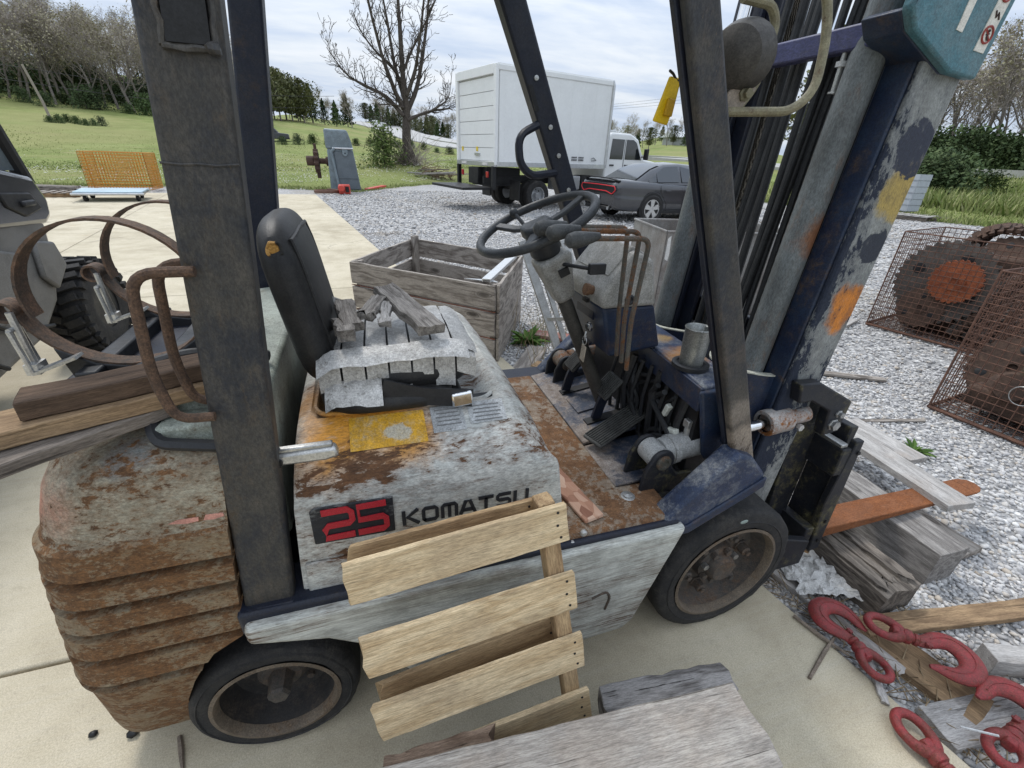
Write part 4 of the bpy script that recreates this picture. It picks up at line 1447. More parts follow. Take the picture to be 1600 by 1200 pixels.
def build_front():
    # fender knees
    kn = [(.695, .548), (.715, .612), (.905, .800), (.965, .775), (1.03, .705), (1.03, .672), (.985, .640), (.80, .548)]
    k = part('fender_knee', MB().prism(kn, 'y', .735, .80), NAVYL, FL, bev=.012, seg=3)
    part('knee_flange', MB().prism([(.715, .545), (.80, .545), (1.03, .665), (1.03, .70), (.79, .575), (.715, .572)], 'y', .727, .738), NAVYM, k, bev=.004)
    part('fender_knee', MB().prism(kn, 'y', mir(.80), mir(.735)), NAVYL, FL, bev=.012, seg=3)
    # cowl: shelf, side panel, front plate and the curved plates hugging the mast
    cw = part('cowl_shelf', MB().prism([(.845, .858), (.985, .88), (1.02, 1.40), (.895, 1.42)], 'z', .905, .95), NAVYL, FL, bev=.008)
    part('shelf_lip', MB().prism([(.838, .858), (.850, .858), (.90, 1.42), (.888, 1.42)], 'z', .872, .945), NAVYM, cw, bev=.003)
    part('cowl_side_panel', MB().prism([(.828, .94), (.925, .945), (.99, .80), (.965, .75), (.912, .695), (.893, .72)], 'y', .845, .862), NAVYM, FL, bev=.012, seg=3)
    part('cowl_side_panel', MB().prism([(.895, .935), (.94, .94), (.965, .80), (.935, .76)], 'y', .80, .846), NAVYM, FL, bev=.012)
    part('front_plate', MB().prism([(.94, .93), (1.05, .60), (1.05, 1.90), (1.02, 1.90)][:0] + [(1.03, .50), (1.06, .50), (1.06, .90), (1.03, .90)], 'y', .93, 1.60), NAVYM, FL, bev=.005)
    crm = plain('chipped_cream_edge', (.42, .42, .36), .6, var=.4, scale=30)
    for (x0, y0, cy, sgn) in ((1.16, .96, 1.062, 1), (1.16, 1.52, 1.455, -1)):
        P = []
        for i in range(15):
            a = R(-100 + 200 * i / 14)
            P.append((1.10 - .10 * math.cos(a) if False else 1.03 + .19 * (1 - math.cos(a * .5)) * 1.1, cy + .0, 0))
        # half ring opened towards the mast
        ring = [(1.205 - .135 * math.cos(R(a)), cy + .115 * math.sin(R(a))) for a in range(-95, 96, 10)]
        ring = [(1.36, ring[0][1] - .0)] + ring + [(1.30, ring[-1][1])]
        inn = [(1.36, ring[0][1] + .017)] + [(1.205 - .118 * math.cos(R(a)), cy + .098 * math.sin(R(a))) for a in range(-95, 96, 10)] + [(1.30, cy + .098)]
        zt = lambda x: .905 - .10 * max(0, x - 1.12)
        o = part('mast_guard_plate', MB().quadprism([], []) if False else MB().grid([[(x, y, .62) for x, y in ring], [(x, y, zt(x)) for x, y in ring], [(x, y, zt(x)) for x, y in inn], [(x, y, .62) for x, y in inn]]), NAVYM, FL, bev=.0)
        part('plate_rim', MB().tube([((a[0] + b[0]) / 2, (a[1] + b[1]) / 2, zt(a[0]) + .003) for a, b in zip(ring, inn)], .0, sect=[(-.01, -.002), (.01, -.002), (.01, .002), (-.01, .002)]), crm, o)
    # floor plates
    part('floor_plate', MB().prism([(.415, .612), (.638, .612), (.638, .622), (.415, .622)], 'y', .885, 1.66), FLOORR, FL, bev=.003)
    f2 = part('floor_plate', MB().prism([(.643, .610), (.985, .668), (.985, .678), (.643, .621)], 'y', 1.12, 1.66), FLOORN, FL, bev=.003)
    part('floor_plate', MB().prism([(.643, .603), (.90, .618), (.90, .630), (.643, .614)], 'y', .90, 1.115), FLOORN, FL, bev=.003)
    part('access_cover', MB().prism([(.70, .631), (.79, .646), (.79, .652), (.70, .637)], 'y', 1.29, 1.40), FLOORN, f2, bev=.002)
    for y in (1.225, 1.455):
        part('pedal_slot', MB().prism([(.70, .632), (.88, .6625), (.88, .667), (.70, .6365)], 'y', y - .018, y + .018), BLACK, f2)
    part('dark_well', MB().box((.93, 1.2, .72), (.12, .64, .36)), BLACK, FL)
    part('floor_void', MB().box((.79, .97, .585), (.2, .16, .03)), BLACK, FL)
    # clutter behind the pedals: rods, hoses, white plugs
    rg = random.Random(3)
    for k in range(9):
        y = .93 + k * .045
        x = .872 - .004 * k
        part('control_rod', MB().tube([(x, y, .90), (x - .01 + rg.uniform(-.01, .01), y + .01, .78), (x - .005, y, .64)], .007 if k % 3 else .012, 6), HOSEM if k % 2 else BLACKP, FL)
    for k in range(6):
        y = .90 + rg.random() * .3
        P = [(.85 + rg.uniform(-.02, .02), y + rg.gauss(0, .05), .62 + i * .06) for i in range(5)]
        part('loose_hose', MB().tube(fillet(P, .04, 4), rg.uniform(.005, .010), 6), HOSEM, FL)
    wp = plain('white_plug', (.55, .56, .50), .5)
    for (x, y, z, rz) in ((.852, .99, .80, .3), (.845, .94, .755, 1.2)):
        part('wire_plug', MB().box((x, y, z), (.02, .018, .045), Mx.Rotation(rz, 3, 'X')), wp, FL, bev=.004)

    # pedals
    def pedal(x, y, z, w, h, tilt, arm):
        Rm = Mx.Translation((x, y, z)) @ Mx.Rotation(-R(tilt), 4, 'Y')
        p = part('pedal', MB().box((0, 0, 0), (h, w, .014)), PEDALM, FL, bev=.010, seg=3, M=Rm)
        for k in range(9):
            part('tread_rib', MB().box((0, -w / 2 + w * (k + .5) / 9, .0095), (h * .86, w * .05, .006)), PEDALM, p, M=Rm)
        if arm:
            part('pedal_arm', MB().tube(fillet([(x + .005, y, z - .01), (x - .02, y, z - .06), (x - .035, y, .645)], .03, 4), 0, sect=[(-.006, -.018), (.006, -.018), (.006, .018), (-.006, .018)]), NAVYD, p)
    pedal(.755, 1.455, .775, .075, .09, 48, True)
    pedal(.775, 1.225, .775, .085, .095, 48, True)
    M = frame((.79, 1.125, .685), (.33, .10, .085))
    ac = part('accelerator_pedal', MB().box((0, 0, 0), (.30, .085, .012)), PEDALM, FL, bev=.006, M=M)
    for k in range(9):
        part('tread_rib', MB().box((0, -.037 + k * .0092, .008), (.28, .0035, .005)), PEDALM, ac, M=M)
    # tilt cylinders
    for s, yc in ((1, .905), (-1, 1.60)):
        T = empty_part('tilt_cylinder', (.765, yc, .71))
        part('clevis_bracket', clevis(.765, yc, .71), BLACKP if s < 0 else CARRM, T, bev=.005)
        part('barrel', MB().tube([(.79, yc, .712), (.80, yc, .713), (1.03, yc, .738)], .041, 24).lathe([(.037, -.034), (.037, .034)], (.765, yc, .71), (0, 1, 0), 24), TILTM if s > 0 else LEVERM, T, bev=.004)
        part('gland', MB().tube([(.815, yc, .714), (.835, yc, .716)], .0455, 24), TILTM, T)
        part('pivot_pin', MB().lathe([(.025, -.054), (.025, -.050), (.022, -.057), (.014, -.058), (.012, -.052), (0, -.052)][::1], (.765, yc, .71), (0, 1, 0), 20), LEVERM, T)
        fit = MB().cyl((.87, yc, .755), (.87, yc, .80), .011, 8).tube(fillet([(.87, yc, .795), (.90, yc, .80), (.99, yc + .01, .80)], .02, 4), .009, 8)
        fit.box((.87, yc, .80), (.026, .024, .026))
        part('hydraulic_fitting', fit, ZINC, T, bev=.002)
        part('rod', MB().cyl((1.03, yc, .738), (1.225, yc, .757), .0165, 20), CHROME, T)
        part('rod_end', MB().lathe([(.030, .0), (.041, .0), (.043, .004), (.043, .085), (.038, .094), (.030, .105), (.029, .17)], (1.17, yc, .752), (1, 0, .09), 24, False).lathe([(0, .012), (.030, .012)], (1.17, yc, .752), (1, 0, .09), 24, False), TILTR, T)
        part('clamp_bolt', MB().lathe([(.012, -.045), (.012, -.035), (.006, -.034), (.006, .04)], (1.285, yc, .742), (0, 1, 0), 6), ZINC, T)


def empty_part(name, loc):
    o = bpy.data.objects.new(name, None)
    o.empty_display_size = .03
    return link(o, Mx.Translation(loc), FL)


def clevis(x, y, z):
    mb = MB()
    for s in (-1, 1):
        poly = [(x - .065, z - .125), (x - .055, z - .02)] + [(x + .040 * math.cos(a), z + .040 * math.sin(a)) for a in [R(q) for q in range(165, -31, -15)]] + [(x + .06, z - .05), (x + .12, z - .055), (x + .14, z - .09), (x + .10, z - .125)]
        mb.prism(poly, 'y', y + s * .044 - .007, y + s * .044 + .007)
    mb.box((x - .01, y, z - .125), (.13, .15, .02))
    return mb


def build_controls():
    # steering wheel
    c = V((.476, 1.262, 1.325))
    nrm = V((-.42, -.03, .905)).normalized()
    M = frame(c, nrm.cross(V((0, 1, 0))) * -1 if False else V((.905, 0, .42)), nrm)
    sw = part('steering_wheel', MB().tube([(.175 * math.cos(a), .175 * math.sin(a), 0) for a in [2 * math.pi * i / 48 for i in range(48)]], .0128, 12, closed=True), WHEELP, FL, M=M)
    part('wheel_hub', MB().prism([(-.028, -.046), (.045, -.028), (.045, .028), (-.028, .046), (-.048, .024), (-.048, -.024)], 'z', -.032, .004), WHEELP, sw, bev=.01, seg=3, M=M)
    for a in (R(8), R(118), R(238)):
        d = V((math.cos(a), math.sin(a), 0))
        part('spoke', MB().tube([d * .03 + V((0, 0, -.015)), d * .09 + V((0, 0, -.014)), d * .168], 0, sect=[(-.013, -.006), (.013, -.006), (.013, .006), (-.013, .006)]), WHEELP, sw, bev=.003, M=M)
    ax = V((.43, 0, -.90)).normalized()
    part('column_boot', MB().lathe([(.03, .015), (.045, .03), (.048, .085), (.040, .10)], c, ax, 20), BLACKP, FL)
    part('steering_column', MB().tube([c + ax * .08, c + ax * .70], .024, 14), plain('dusty_column', (.055, .052, .046), .5, var=.4, scale=14), FL)
    Mc = frame(c + ax * .155, ax, (1, 0, .4))
    cs = part('column_shroud', MB().quadprism([(-.055, -.06, -.05), (-.055, .05, -.05), (-.055, .05, .06), (-.055, -.06, .06)], [(.10, -.035, -.03), (.10, .03, -.03), (.10, .03, .03), (.10, -.035, .03)]), GREYP, FL, bev=.016, seg=3, M=Mc)
    part('ignition_slot', MB().box((-.005, -.0605, .012), (.022, .01, .03)), BLACK, cs, M=Mc)
    part('signal_stalk', MB().tube([c + ax * .12 + V((.02, -.05, 0)), c + ax * .13 + V((.07, -.12, .01))], .006, 8).box(c + ax * .13 + V((.085, -.135, .012)), (.05, .018, .03)), BLACKP, FL, bev=.004)
    part('gear_lever', MB().tube([c + ax * .07 + V((0, .05, 0)), c + V((-.02, .14, .01))], .006, 8).ball(c + V((-.022, .145, .012)), .014), WHEELP, FL)
    # dashboard
    d = part('dashboard', MB().prism([(.648, 1.098), (.640, 1.145), (.662, 1.178), (.735, 1.268), (.80, 1.240), (.835, 1.10)], 'y', 1.12, 1.385), GREYP, FL, bev=.014, seg=3)
    part('instrument_lid', MB().prism([(.668, 1.190), (.732, 1.270), (.738, 1.276), (.800, 1.246), (.795, 1.239)], 'y', 1.15, 1.36), GREYP, d, bev=.004)
    part('dash_knob', MB().lathe([(.014, 0), (.014, .012), (.018, .014), (.018, .026), (.0, .028)], (.643, 1.185, 1.142), (-1, 0, .15), 14), rustm('knob_rust', (.07, .035, .02), (.20, .11, .06), 40), d)
    part('latch_hole', MB().box((.640, 1.215, 1.104), (.01, .03, .012)), BLACK, d)
    part('side_screw', MB().lathe([(.016, 0), (.016, .004), (.010, .006), (.006, .002), (0, .002)], (.735, 1.12, 1.125), (0, -1, 0), 12), BLACKP, d)
    lb = part('dash_pedestal', MB().prism([(.655, 1.10), (.835, 1.10), (.885, .955), (.70, .935)], 'y', 1.13, 1.375), NAVYM, FL, bev=.010, seg=3)
    part('pedestal_recess', MB().prism([(.664, 1.075), (.664, 1.04), (.668, 1.04), (.668, 1.075)], 'y', 1.20, 1.32), NAVYD, lb)
    kp = V((.665, 1.21, 1.015))
    part('key_switch', MB().lathe([(.016, 0), (.016, .008), (.011, .010), (.011, .014), (0, .014)], kp, (-1, 0, -.2), 16), CHROME, lb)
    part('key', MB().tube([(.652, 1.21, .998), (.648, 1.208, .985), (.648, 1.206, .970), (.652, 1.208, .985)], .0035, 6).tube(arc((.648, 1.207, .968), .014, 0, 6.0, 14, 'yz'), .0016, 5), ZINC, lb)
    part('key_tag', MB().box((.646, 1.205, .925), (.004, .03, .058), Mx.Rotation(.12, 3, 'X')), plain('paper_tag', (.36, .31, .24), .8, var=.3, scale=40), lb, bev=.003)
    # three control levers
    for i, (y, xt, zt, xk) in enumerate(((1.0, .688, 1.322, .50), (1.05, .690, 1.332, .47), (1.10, .682, 1.335, .455))):
        P = fillet([(.683 + .012 * i, y, .955), (.672 + .01 * i, y, 1.10), (xt, y, zt), (xk, y, zt + .004)], .028, 6)
        lv = part('control_lever', MB().tube(P, .0068, 10), LEVERM, FL)
        part('lever_knob', MB().lathe([(.009, -.035), (.014, -.01), (.019, .015), (.0205, .03), (.017, .048), (.008, .056), (0, .057)], (xk + .01, y, zt + .004), (-1, -.05, -.12), 16), KNOBM, lv)
    # seat-belt style cowl details: bolt on the shelf
    part('shelf_bolt', MB().lathe([(.008, 0), (.008, .006), (0, .008)], (.93, .89, .95), (0, 0, 1), 8), ZINC, FL)


def build_seat():
    st = part('seat', MB().box((.04, 1.10, .965), (.30, .30, .03)), BLACK, FL, bev=.008)
    # cushion: soft rounded slab
    def pad(name, c, d, M, mat, rnd_, puff, nx=30, ny=26):
        rows_t, mb = [], MB()
        def P(u, v, s):
            x, y = (u - .5) * d[0], (v - .5) * d[1]
            p_, q_ = 2 * u - 1, 2 * v - 1
            x, y = d[0] / 2 * p_ * (1 - .16 * q_ ** 4), d[1] / 2 * q_ * (1 - .16 * p_ ** 4)
            e = max(0, 1 - abs(p_) ** 5) ** .42 * max(0, 1 - abs(q_) ** 5) ** .42
            return (x, y, s * (d[2] / 2) * (.06 + .94 * e) + (puff * (1 - (2 * u - 1) ** 2) * (1 - (2 * v - 1) ** 2) if s > 0 else 0))
        cs_ = lambda k, n_: .5 - .5 * math.cos(math.pi * k / n_)
        top = [[P(cs_(i, nx), cs_(j, ny), 1) for j in range(ny + 1)] for i in range(nx + 1)]
        bot = [[P(cs_(i, nx), cs_(j, ny), -1) for j in range(ny + 1)] for i in range(nx + 1)]
        mb.grid([r[::-1] for r in top]).grid(bot)
        ed = [top[0], bot[0]]
        mb.grid([bot[0][::-1], top[0][::-1]]).grid([bot[nx], top[nx]])
        mb.grid([[r[0] for r in bot], [r[0] for r in top]]).grid([[r[ny] for r in bot][::-1], [r[ny] for r in top][::-1]])
        me = mb.mesh(name, True, 60)
        return part(name, me, mat, st, M=M)
    Mcu = frame((.05, 1.11, 1.035), (1, 0, .04), (0, 0, 1))
    pad('cushion', 0, (.35, .38, .105), Mcu, VINYL, .03, .012)
    Mlo = frame((.02, 1.06, .99), (1, -.05, .02), (0, 0, 1))
    pad('cushion_base', 0, (.31, .34, .06), Mlo, VINYL, .02, .0)
    Mb = frame((-.150, 1.125, 1.190), (-.16, 0, 1), (1, .0, .16))
    bk = pad('backrest', 0, (.37, .36, .082), Mb, VINYL, .03, .012)
    # welt seam round the backrest front
    pts = []
    for i in range(40):
        a = 2 * math.pi * i / 40
        ca, sa = math.cos(a), math.sin(a)
        k = 1 / max(abs(ca), abs(sa)) * .86 + .14
        px_, py_ = .150 * ca * k * .98, .146 * sa * k * .98
        ee = max(0, 1 - abs(px_ / .185) ** 5) ** .42 * max(0, 1 - abs(py_ / .18) ** 5) ** .42
        pts.append((px_, py_, .041 * (.06 + .94 * ee) + .012 * (1 - (px_ / .185) ** 2) * (1 - (py_ / .18) ** 2) - .001))
    part('welt', MB().tube(pts, .0045, 6, closed=True), VINYL, bk, M=Mb)
    # foil tape covering the cushion top in overlapping strips
    rg = random.Random(6)

    def strip(name, p0, p1, w, drop0=0.0, drop1=0.0, lift=.0):
        p0, p1 = V(p0), V(p1)
        d = (p1 - p0).normalized()
        sd = V((-d.y, d.x, 0))
        P = [p0 + d * -.004 + V((0, 0, -drop0))] if drop0 else []
        P += [p0.lerp(p1, i / 10) for i in range(11)]
        if drop1:
            P.append(p1 + d * .004 + V((0, 0, -drop1)))
        rows = []
        for i, q in enumerate(P):
            r = []
            for k in range(5):
                s = (k / 4 - .5) * w
                z = lift + .006 * mnoise.noise(V((q.x * 45, (q.y + s) * 45, w * 90))) + .0025 * mnoise.noise(V((q.x * 120, (q.y + s) * 120, w * 90)))
                zz = q.z + z - .018 * max(0, abs((q.x + sd.x * s - .05) / .175)) ** 6 - .018 * max(0, abs((q.y + sd.y * s - 1.11) / .19)) ** 6
                r.append((q.x + sd.x * s, q.y + sd.y * s, zz))
            rows.append(r)
        return part(name, MB().grid(rows), FOIL, st, kind=None)
    zt = 1.105
    for k in range(7):
        x = -.105 + k * .050
        strip('tape_strip', (x, .925, zt), (x + .012, 1.285, zt - .004), .0455, drop0=.045 + .03 * (k % 2), lift=.0012 * (k % 3))
    strip('tape_strip', (-.13, .93, zt + .006), (.20, .935, zt + .004), .05, lift=.006)
    strip('tape_strip', (-.12, .905, zt - .045), (.0, .90, zt - .05), .045, lift=.006)
    strip('tape_strip', (.20, .94, zt - .002), (.205, 1.27, zt - .004), .05, lift=.004)
    part('foam_tear', MB().ball((-.168, .965, 1.322), .0125, 14, 8, (.9, .55, 1.15)).jit(.005, 1, 70), plain('yellow_foam', (.50, .27, .07), .9, var=.4, scale=60, bmp=.6), bk)
    part('torn_edge', MB().tube(arc((-.168, .960, 1.322), .0135, 0, 2 * math.pi, 18)[:-1], .003, 6, closed=True).jit(.005, 2, 80), VINYL, bk)
    # belt with buckle hanging at the near side
    be = part('seat_belt', MB().tube(fillet([(.0, .905, 1.03), (.08, .895, 1.005), (.15, .89, .995), (.20, .885, .99)], .03, 4), 0, sect=[(-.003, -.022), (.003, -.022), (.003, .022), (-.003, .022)]), BLACKP, st)
    part('buckle', MB().box((.175, .883, .992), (.05, .014, .036), Mx.Rotation(-.1, 3, 'Y')), CHROME, be, bev=.005)
    for y in (.95, 1.2):
        part('slide_rail', MB().box((.20, y, .948), (.16, .03, .018)), BLACK, st, bev=.003)


def build_wheels():
    def wheel(x, y, z, r, w, rim, dish, big, sgn=1):
        ax = (0, sgn, 0)
        g = empty_part('wheel', (x, y, z))
        ty = MB().lathe([(rim - .002, .016), (rim + .006, .002), (rim + .02, 0), (r - .016, .003), (r - .006, .010), (r, .028), (r, w - .028), (r - .006, w - .01), (r - .016, w), (rim, w)], (x, y, z), ax, 64, False)
        ty.jit(.0022, 3, 34)
        part('tyre', ty, RUBBER, g, angle=40)
        part('sidewall_ring', MB().lathe([(rim + .030, .0025), (rim + .033, -.0015), (rim + .037, .0025)], (x, y, z), ax, 48, False), RUBBER, g)
        pf = [(rim, .004), (rim - .006, .006), (rim - .012, .02), (rim - .016, dish * .6), (rim - .03, dish * .95), (rim - .045, dish), (.06, dish), (.0, dish)]
        part('rim_flange', MB().lathe([(rim + .006, -.002), (rim - .004, -.004), (rim - .010, .004), (rim - .013, .022)], (x, y, z), ax, 48, False), FLANGE, g, angle=40)
        part('rim', MB().lathe(pf, (x, y, z), ax, 48, False).lathe([(rim - .002, w), (.0, w)], (x, y, z), ax, 32, False), RIMM if big else RIMD, g, angle=40)
        if big:
            part('hub', MB().lathe([(.078, dish), (.074, dish - .03), (.055, dish - .038), (.048, dish - .060), (.042, dish - .066), (.018, dish - .064), (0, dish - .060)], (x, y, z), ax, 32), RIMM, g, angle=40)
            for k in range(6):
                a = R(k * 60 + 12)
                p = (x + .118 * math.cos(a), y + sgn * dish, z + .118 * math.sin(a))
                part('wheel_nut', MB().lathe([(.025, 0), (.025, -.007), (.019, -.008), (.019, -.034), (.010, -.038), (.010, -.046), (0, -.046)], p, ax, 6), RIMM, g, angle=20)
            for k in range(8):
                a = R(k * 45 + 30)
                p = (x + .064 * math.cos(a), y + sgn * (dish - .034), z + .064 * math.sin(a))
                part('hub_bolt', MB().lathe([(.0115, 0), (.0115, -.016), (0, -.017)], p, ax, 6), STEEL if k % 3 == 0 else RIMM, g, angle=20)
            part('valve_cap', MB().ball((x + .0, y + sgn * .004, z + .232), .012, 10, 6, (1.5, .4, .8)), plain('pale_green_cap', (.22, .27, .25), .5), g)
        else:
            part('hub', MB().lathe([(.036, dish), (.034, dish - .03), (.030, dish - .045), (.029, dish - .078), (.024, dish - .086), (0, dish - .088)], (x, y, z), ax, 6), RIMM, g, angle=20)
            part('hub_flange', MB().lathe([(.062, dish), (.06, dish - .02), (.05, dish - .028), (0, dish - .028)], (x, y, z), ax, 28), RIMM, g)
            for k in range(5):
                a = R(k * 72 + 100)
                p = (x + .088 * math.cos(a), y + sgn * dish, z + .088 * math.sin(a))
                part('wheel_nut', MB().lathe([(.011, 0), (.011, -.012), (0, -.014)], p, ax, 6), RIMM, g, angle=20)
    wheel(1.04, .752, .267, .267, .19, .192, .075, True)
    wheel(1.04, mir(.752), .267, .267, .19, .192, .075, True, -1)
    wheel(-.35, .785, .205, .205, .155, .150, .095, False)
    wheel(-.35, mir(.785), .205, .205, .155, .150, .095, False, -1)


def mx(x, z):
    return x + .077 * (z - .9)


def build_mast():
    ms = empty_part('mast', (1.27, YC, .1))
    zb, zt = .09, 2.02

    def post(name, x0, x1, y0, y1, mat, z0=zb, z1=zt, bev=.006):
        return part(name, MB().quadprism([(mx(x0, z0), y0, z0), (mx(x1, z0), y0, z0), (mx(x1, z0), y1, z0), (mx(x0, z0), y1, z0)],
                                         [(mx(x0, z1), y0, z1), (mx(x1, z1), y0, z1), (mx(x1, z1), y1, z1), (mx(x0, z1), y1, z1)]), mat, ms, bev=bev)
    # outer channels: web on the outside, flanges front and rear
    for s in (1, -1):
        def yy(a, b):
            return (a, b) if s > 0 else (mir(b), mir(a))
        post('outer_web', 1.205, 1.35, *yy(.900, .918), MASTOUT if s > 0 else NAVYD)
        post('outer_flange', 1.203, 1.228, *yy(.9185, .995 if s > 0 else 1.03), NAVYM if s > 0 else NAVYD)
        post('outer_flange', 1.327, 1.352, *yy(.9185, .985), NAVYD)
        post('inner_channel', 1.24, 1.325, *yy(.94, .955), NAVYD, .15, 1.98)
        post('inner_channel', 1.232, 1.25, *yy(.9555, 1.06 if s > 0 else 1.085), NAVYD, .15, 1.98)
        # lift cylinder behind the channel
        yc = 1.015 if s > 0 else mir(1.005)
        c = part('lift_cylinder', MB().cyl((mx(1.165, .2), yc, .2), (mx(1.165, 1.86), yc, 1.86), .040, 28).cyl((mx(1.165, .15), yc, .15), (mx(1.165, .25), yc, .25), .05, 20), CYLM if s > 0 else NAVYD if False else CYLM, ms)
        part('cylinder_rod', MB().cyl((mx(1.165, 1.86), yc, 1.86), (mx(1.165, 2.02), yc, 2.02), .022, 16), CHROME, c)
        # leaf chain
        yk = 1.072 if s > 0 else mir(1.105)
        ch = MB()
        z = .25
        k = 0
        while z < 2.0:
            cxk = 1.20 if s > 0 else 1.275
            for dy in ((-.012, -.004, .004, .012) if k % 2 else (-.016, -.008, 0, .008, .016)):
                ch.tube([(mx(cxk, z - .008), yk + dy, z - .008), (mx(cxk, z + .008), yk + dy, z + .008)], 0, sect=[(-.0017, -.012), (.0017, -.012), (.0017, .012), (-.0017, .012)])
            ch.cyl((mx(cxk, z), yk - .02, z), (mx(cxk, z), yk + .02, z), .0045, 6)
            z += .0155
            k += 1
        part('lift_chain', ch, CHAINM, ms, smooth=False)
    # hoses running up between the channels
    for i, (x, y, r) in enumerate(((1.20, 1.17, .011), (1.205, 1.20, .011), (1.20, 1.235, .013), (1.225, 1.125, .012), (1.215, 1.145, .010), (1.23, 1.11, .010), (1.21, 1.285, .014), (1.22, 1.325, .014), (1.20, 1.355, .012))):
        P = [(mx(x, z), y + .012 * math.sin(z * 3 + i), z) for z in (.35, .7, 1.0, 1.3, 1.6, 1.85, 2.02)]
        part('mast_hose', MB().tube(fillet(P, .1, 3), r, 10), HOSEM, ms)
    # cross members
    def cross(name, x0, x1, z0, z1, mat, y0=.92, y1=None):
        y1 = mir(.92) if y1 is None else y1
        return part(name, MB().box(((mx(x0, z0) + mx(x1, z1)) / 2, (y0 + y1) / 2, (z0 + z1) / 2), (x1 - x0, y1 - y0, z1 - z0)), mat, ms, bev=.006)
    cb = cross('upper_crossbar', 1.125, 1.165, 1.755, 1.81, PURP)
    part('stop_bolt', MB().cyl((1.205, 1.06, 1.67), (1.205, 1.06, 1.76), .006, 8).lathe([(.014, 0), (.014, .012)], (1.205, 1.06, 1.725), (0, 0, 1), 6).lathe([(.012, 0), (.012, .004)], (1.205, 1.06, 1.668), (0, 0, 1), 10), ZINC, cb)
    cross('lower_crossbar', 1.23, 1.30, .35, .55, NAVYD)
    cross('middle_crossbar', 1.33, 1.36, .88, .99, NAVYD)
    # teal bracket plate at the near top with its stickers
    bp = part('bracket_plate', MB().prism([(1.145, 2.0), (1.135, 1.80), (1.165, 1.765), (1.322, 1.70), (1.415, 1.693), (1.46, 2.0)], 'y', .872, .898), TEAL, ms, bev=.006)
    part('bracket_return', MB().prism([(1.14, 1.80), (1.168, 1.764), (1.322, 1.70), (1.36, 1.70), (1.36, 1.73), (1.19, 1.79), (1.16, 1.81)], 'y', .898, .99), NAVYM, bp, bev=.003)
    wt = plain('sticker_white', (.62, .60, .54), .5, var=.2, scale=40)
    bl = plain('sticker_ink', (.05, .03, .03), .5)
    rdm = plain('sticker_red', (.30, .05, .04), .5)
    part('sticker', MB().prism([(1.285, 1.775), (1.305, 1.772), (1.312, 1.84), (1.29, 1.845)], 'y', .8702, .8722), wt, bp)
    stk = part('sticker', MB().prism([(1.365, 1.745), (1.400, 1.742), (1.425, 1.90), (1.388, 1.905)], 'y', .8702, .8722), wt, bp)
    for (cx, cz, m) in ((1.387, 1.775, rdm), (1.398, 1.85, rdm)):
        part('pictogram_ring', MB().tube(arc((cx, .8692, cz), .0155, 0, 2 * math.pi, 20)[:-1], .0022, 6, closed=True), m, stk)
        part('pictogram_bar', MB().tube([(cx - .011, .8692, cz + .011), (cx + .011, .8692, cz - .011)], .0018, 5), m, stk)
        part('pictogram_figure', MB().ball((cx, .8692, cz + .007), .0032, 6, 4).tube([(cx, .8692, cz + .004), (cx - .001, .8692, cz - .004), (cx + .004, .8692, cz - .010)], .0018, 4).tube([(cx - .005, .8692, cz), (cx + .005, .8692, cz + .002)], .0014, 4), bl, stk)
    part('pictogram_bolt', MB().tube([(1.384, .8692, 1.818), (1.39, .8692, 1.806), (1.394, .8692, 1.815), (1.402, .8692, 1.803)], .0018, 4), bl, stk)
    # tilt bracket where the cylinder pin sits
    tb = part('tilt_bracket', MB().prism([(1.215, .91), (1.30, .905), (1.475, .815), (1.47, .70), (1.40, .69), (1.385, .79), (1.29, .84), (1.235, .84)], 'y', .862, .90), CARRM, ms, bev=.006)
    part('tilt_bracket', MB().prism([(1.38, .80), (1.475, .80), (1.47, .69), (1.38, .69)], 'y', .93, .95), CARRM, ms, bev=.006)
    for (x, z, r) in ((1.425, .735, .017), (1.432, .775, .010)):
        part('bracket_bolt', MB().lathe([(r + .004, 0), (r + .004, -.004), (r, -.006), (r, -.016), (0, -.017)], (x, .862, z), (0, 1, 0), 6), STEEL, tb, angle=20)

    # carriage with its two bars and side plates
    cg = part('carriage', MB().box((1.50, YC, .585), (.04, .86, .115)), CARRM, FL, bev=.005)
    part('lower_bar', MB().box((1.50, YC, .215), (.04, .86, .12)), CARRM, cg, bev=.005)
    part('bar_lip', MB().box((1.492, YC, .650), (.03, .84, .014)), STEEL, cg, bev=.003)
    for y in (.835, mir(.835)):
        part('end_plate', MB().prism([(1.525, .67), (1.56, .67), (1.59, .15), (1.545, .14), (1.505, .40)], 'y', y - .012, y + .012), CARRM, cg, bev=.004)
    for y in (.95, mir(.95)):
        part('roller_plate', MB().prism([(1.37, .70), (1.50, .68), (1.50, .16), (1.40, .16)], 'y', y - .012, y + .012), CARRM, cg, bev=.004)
    part('lower_cross_plate', MB().prism([(1.30, .30), (1.48, .24), (1.48, .12), (1.34, .12)], 'y', .80, .83), CARRM, cg, bev=.005)
    for (x, z) in ((1.553, .62), (1.562, .20), (1.555, .30)):
        part('end_bolt', MB().lathe([(.008, 0), (.008, -.004), (0, -.005)], (x, .822, z), (0, 1, 0), 8), BLACK, cg)

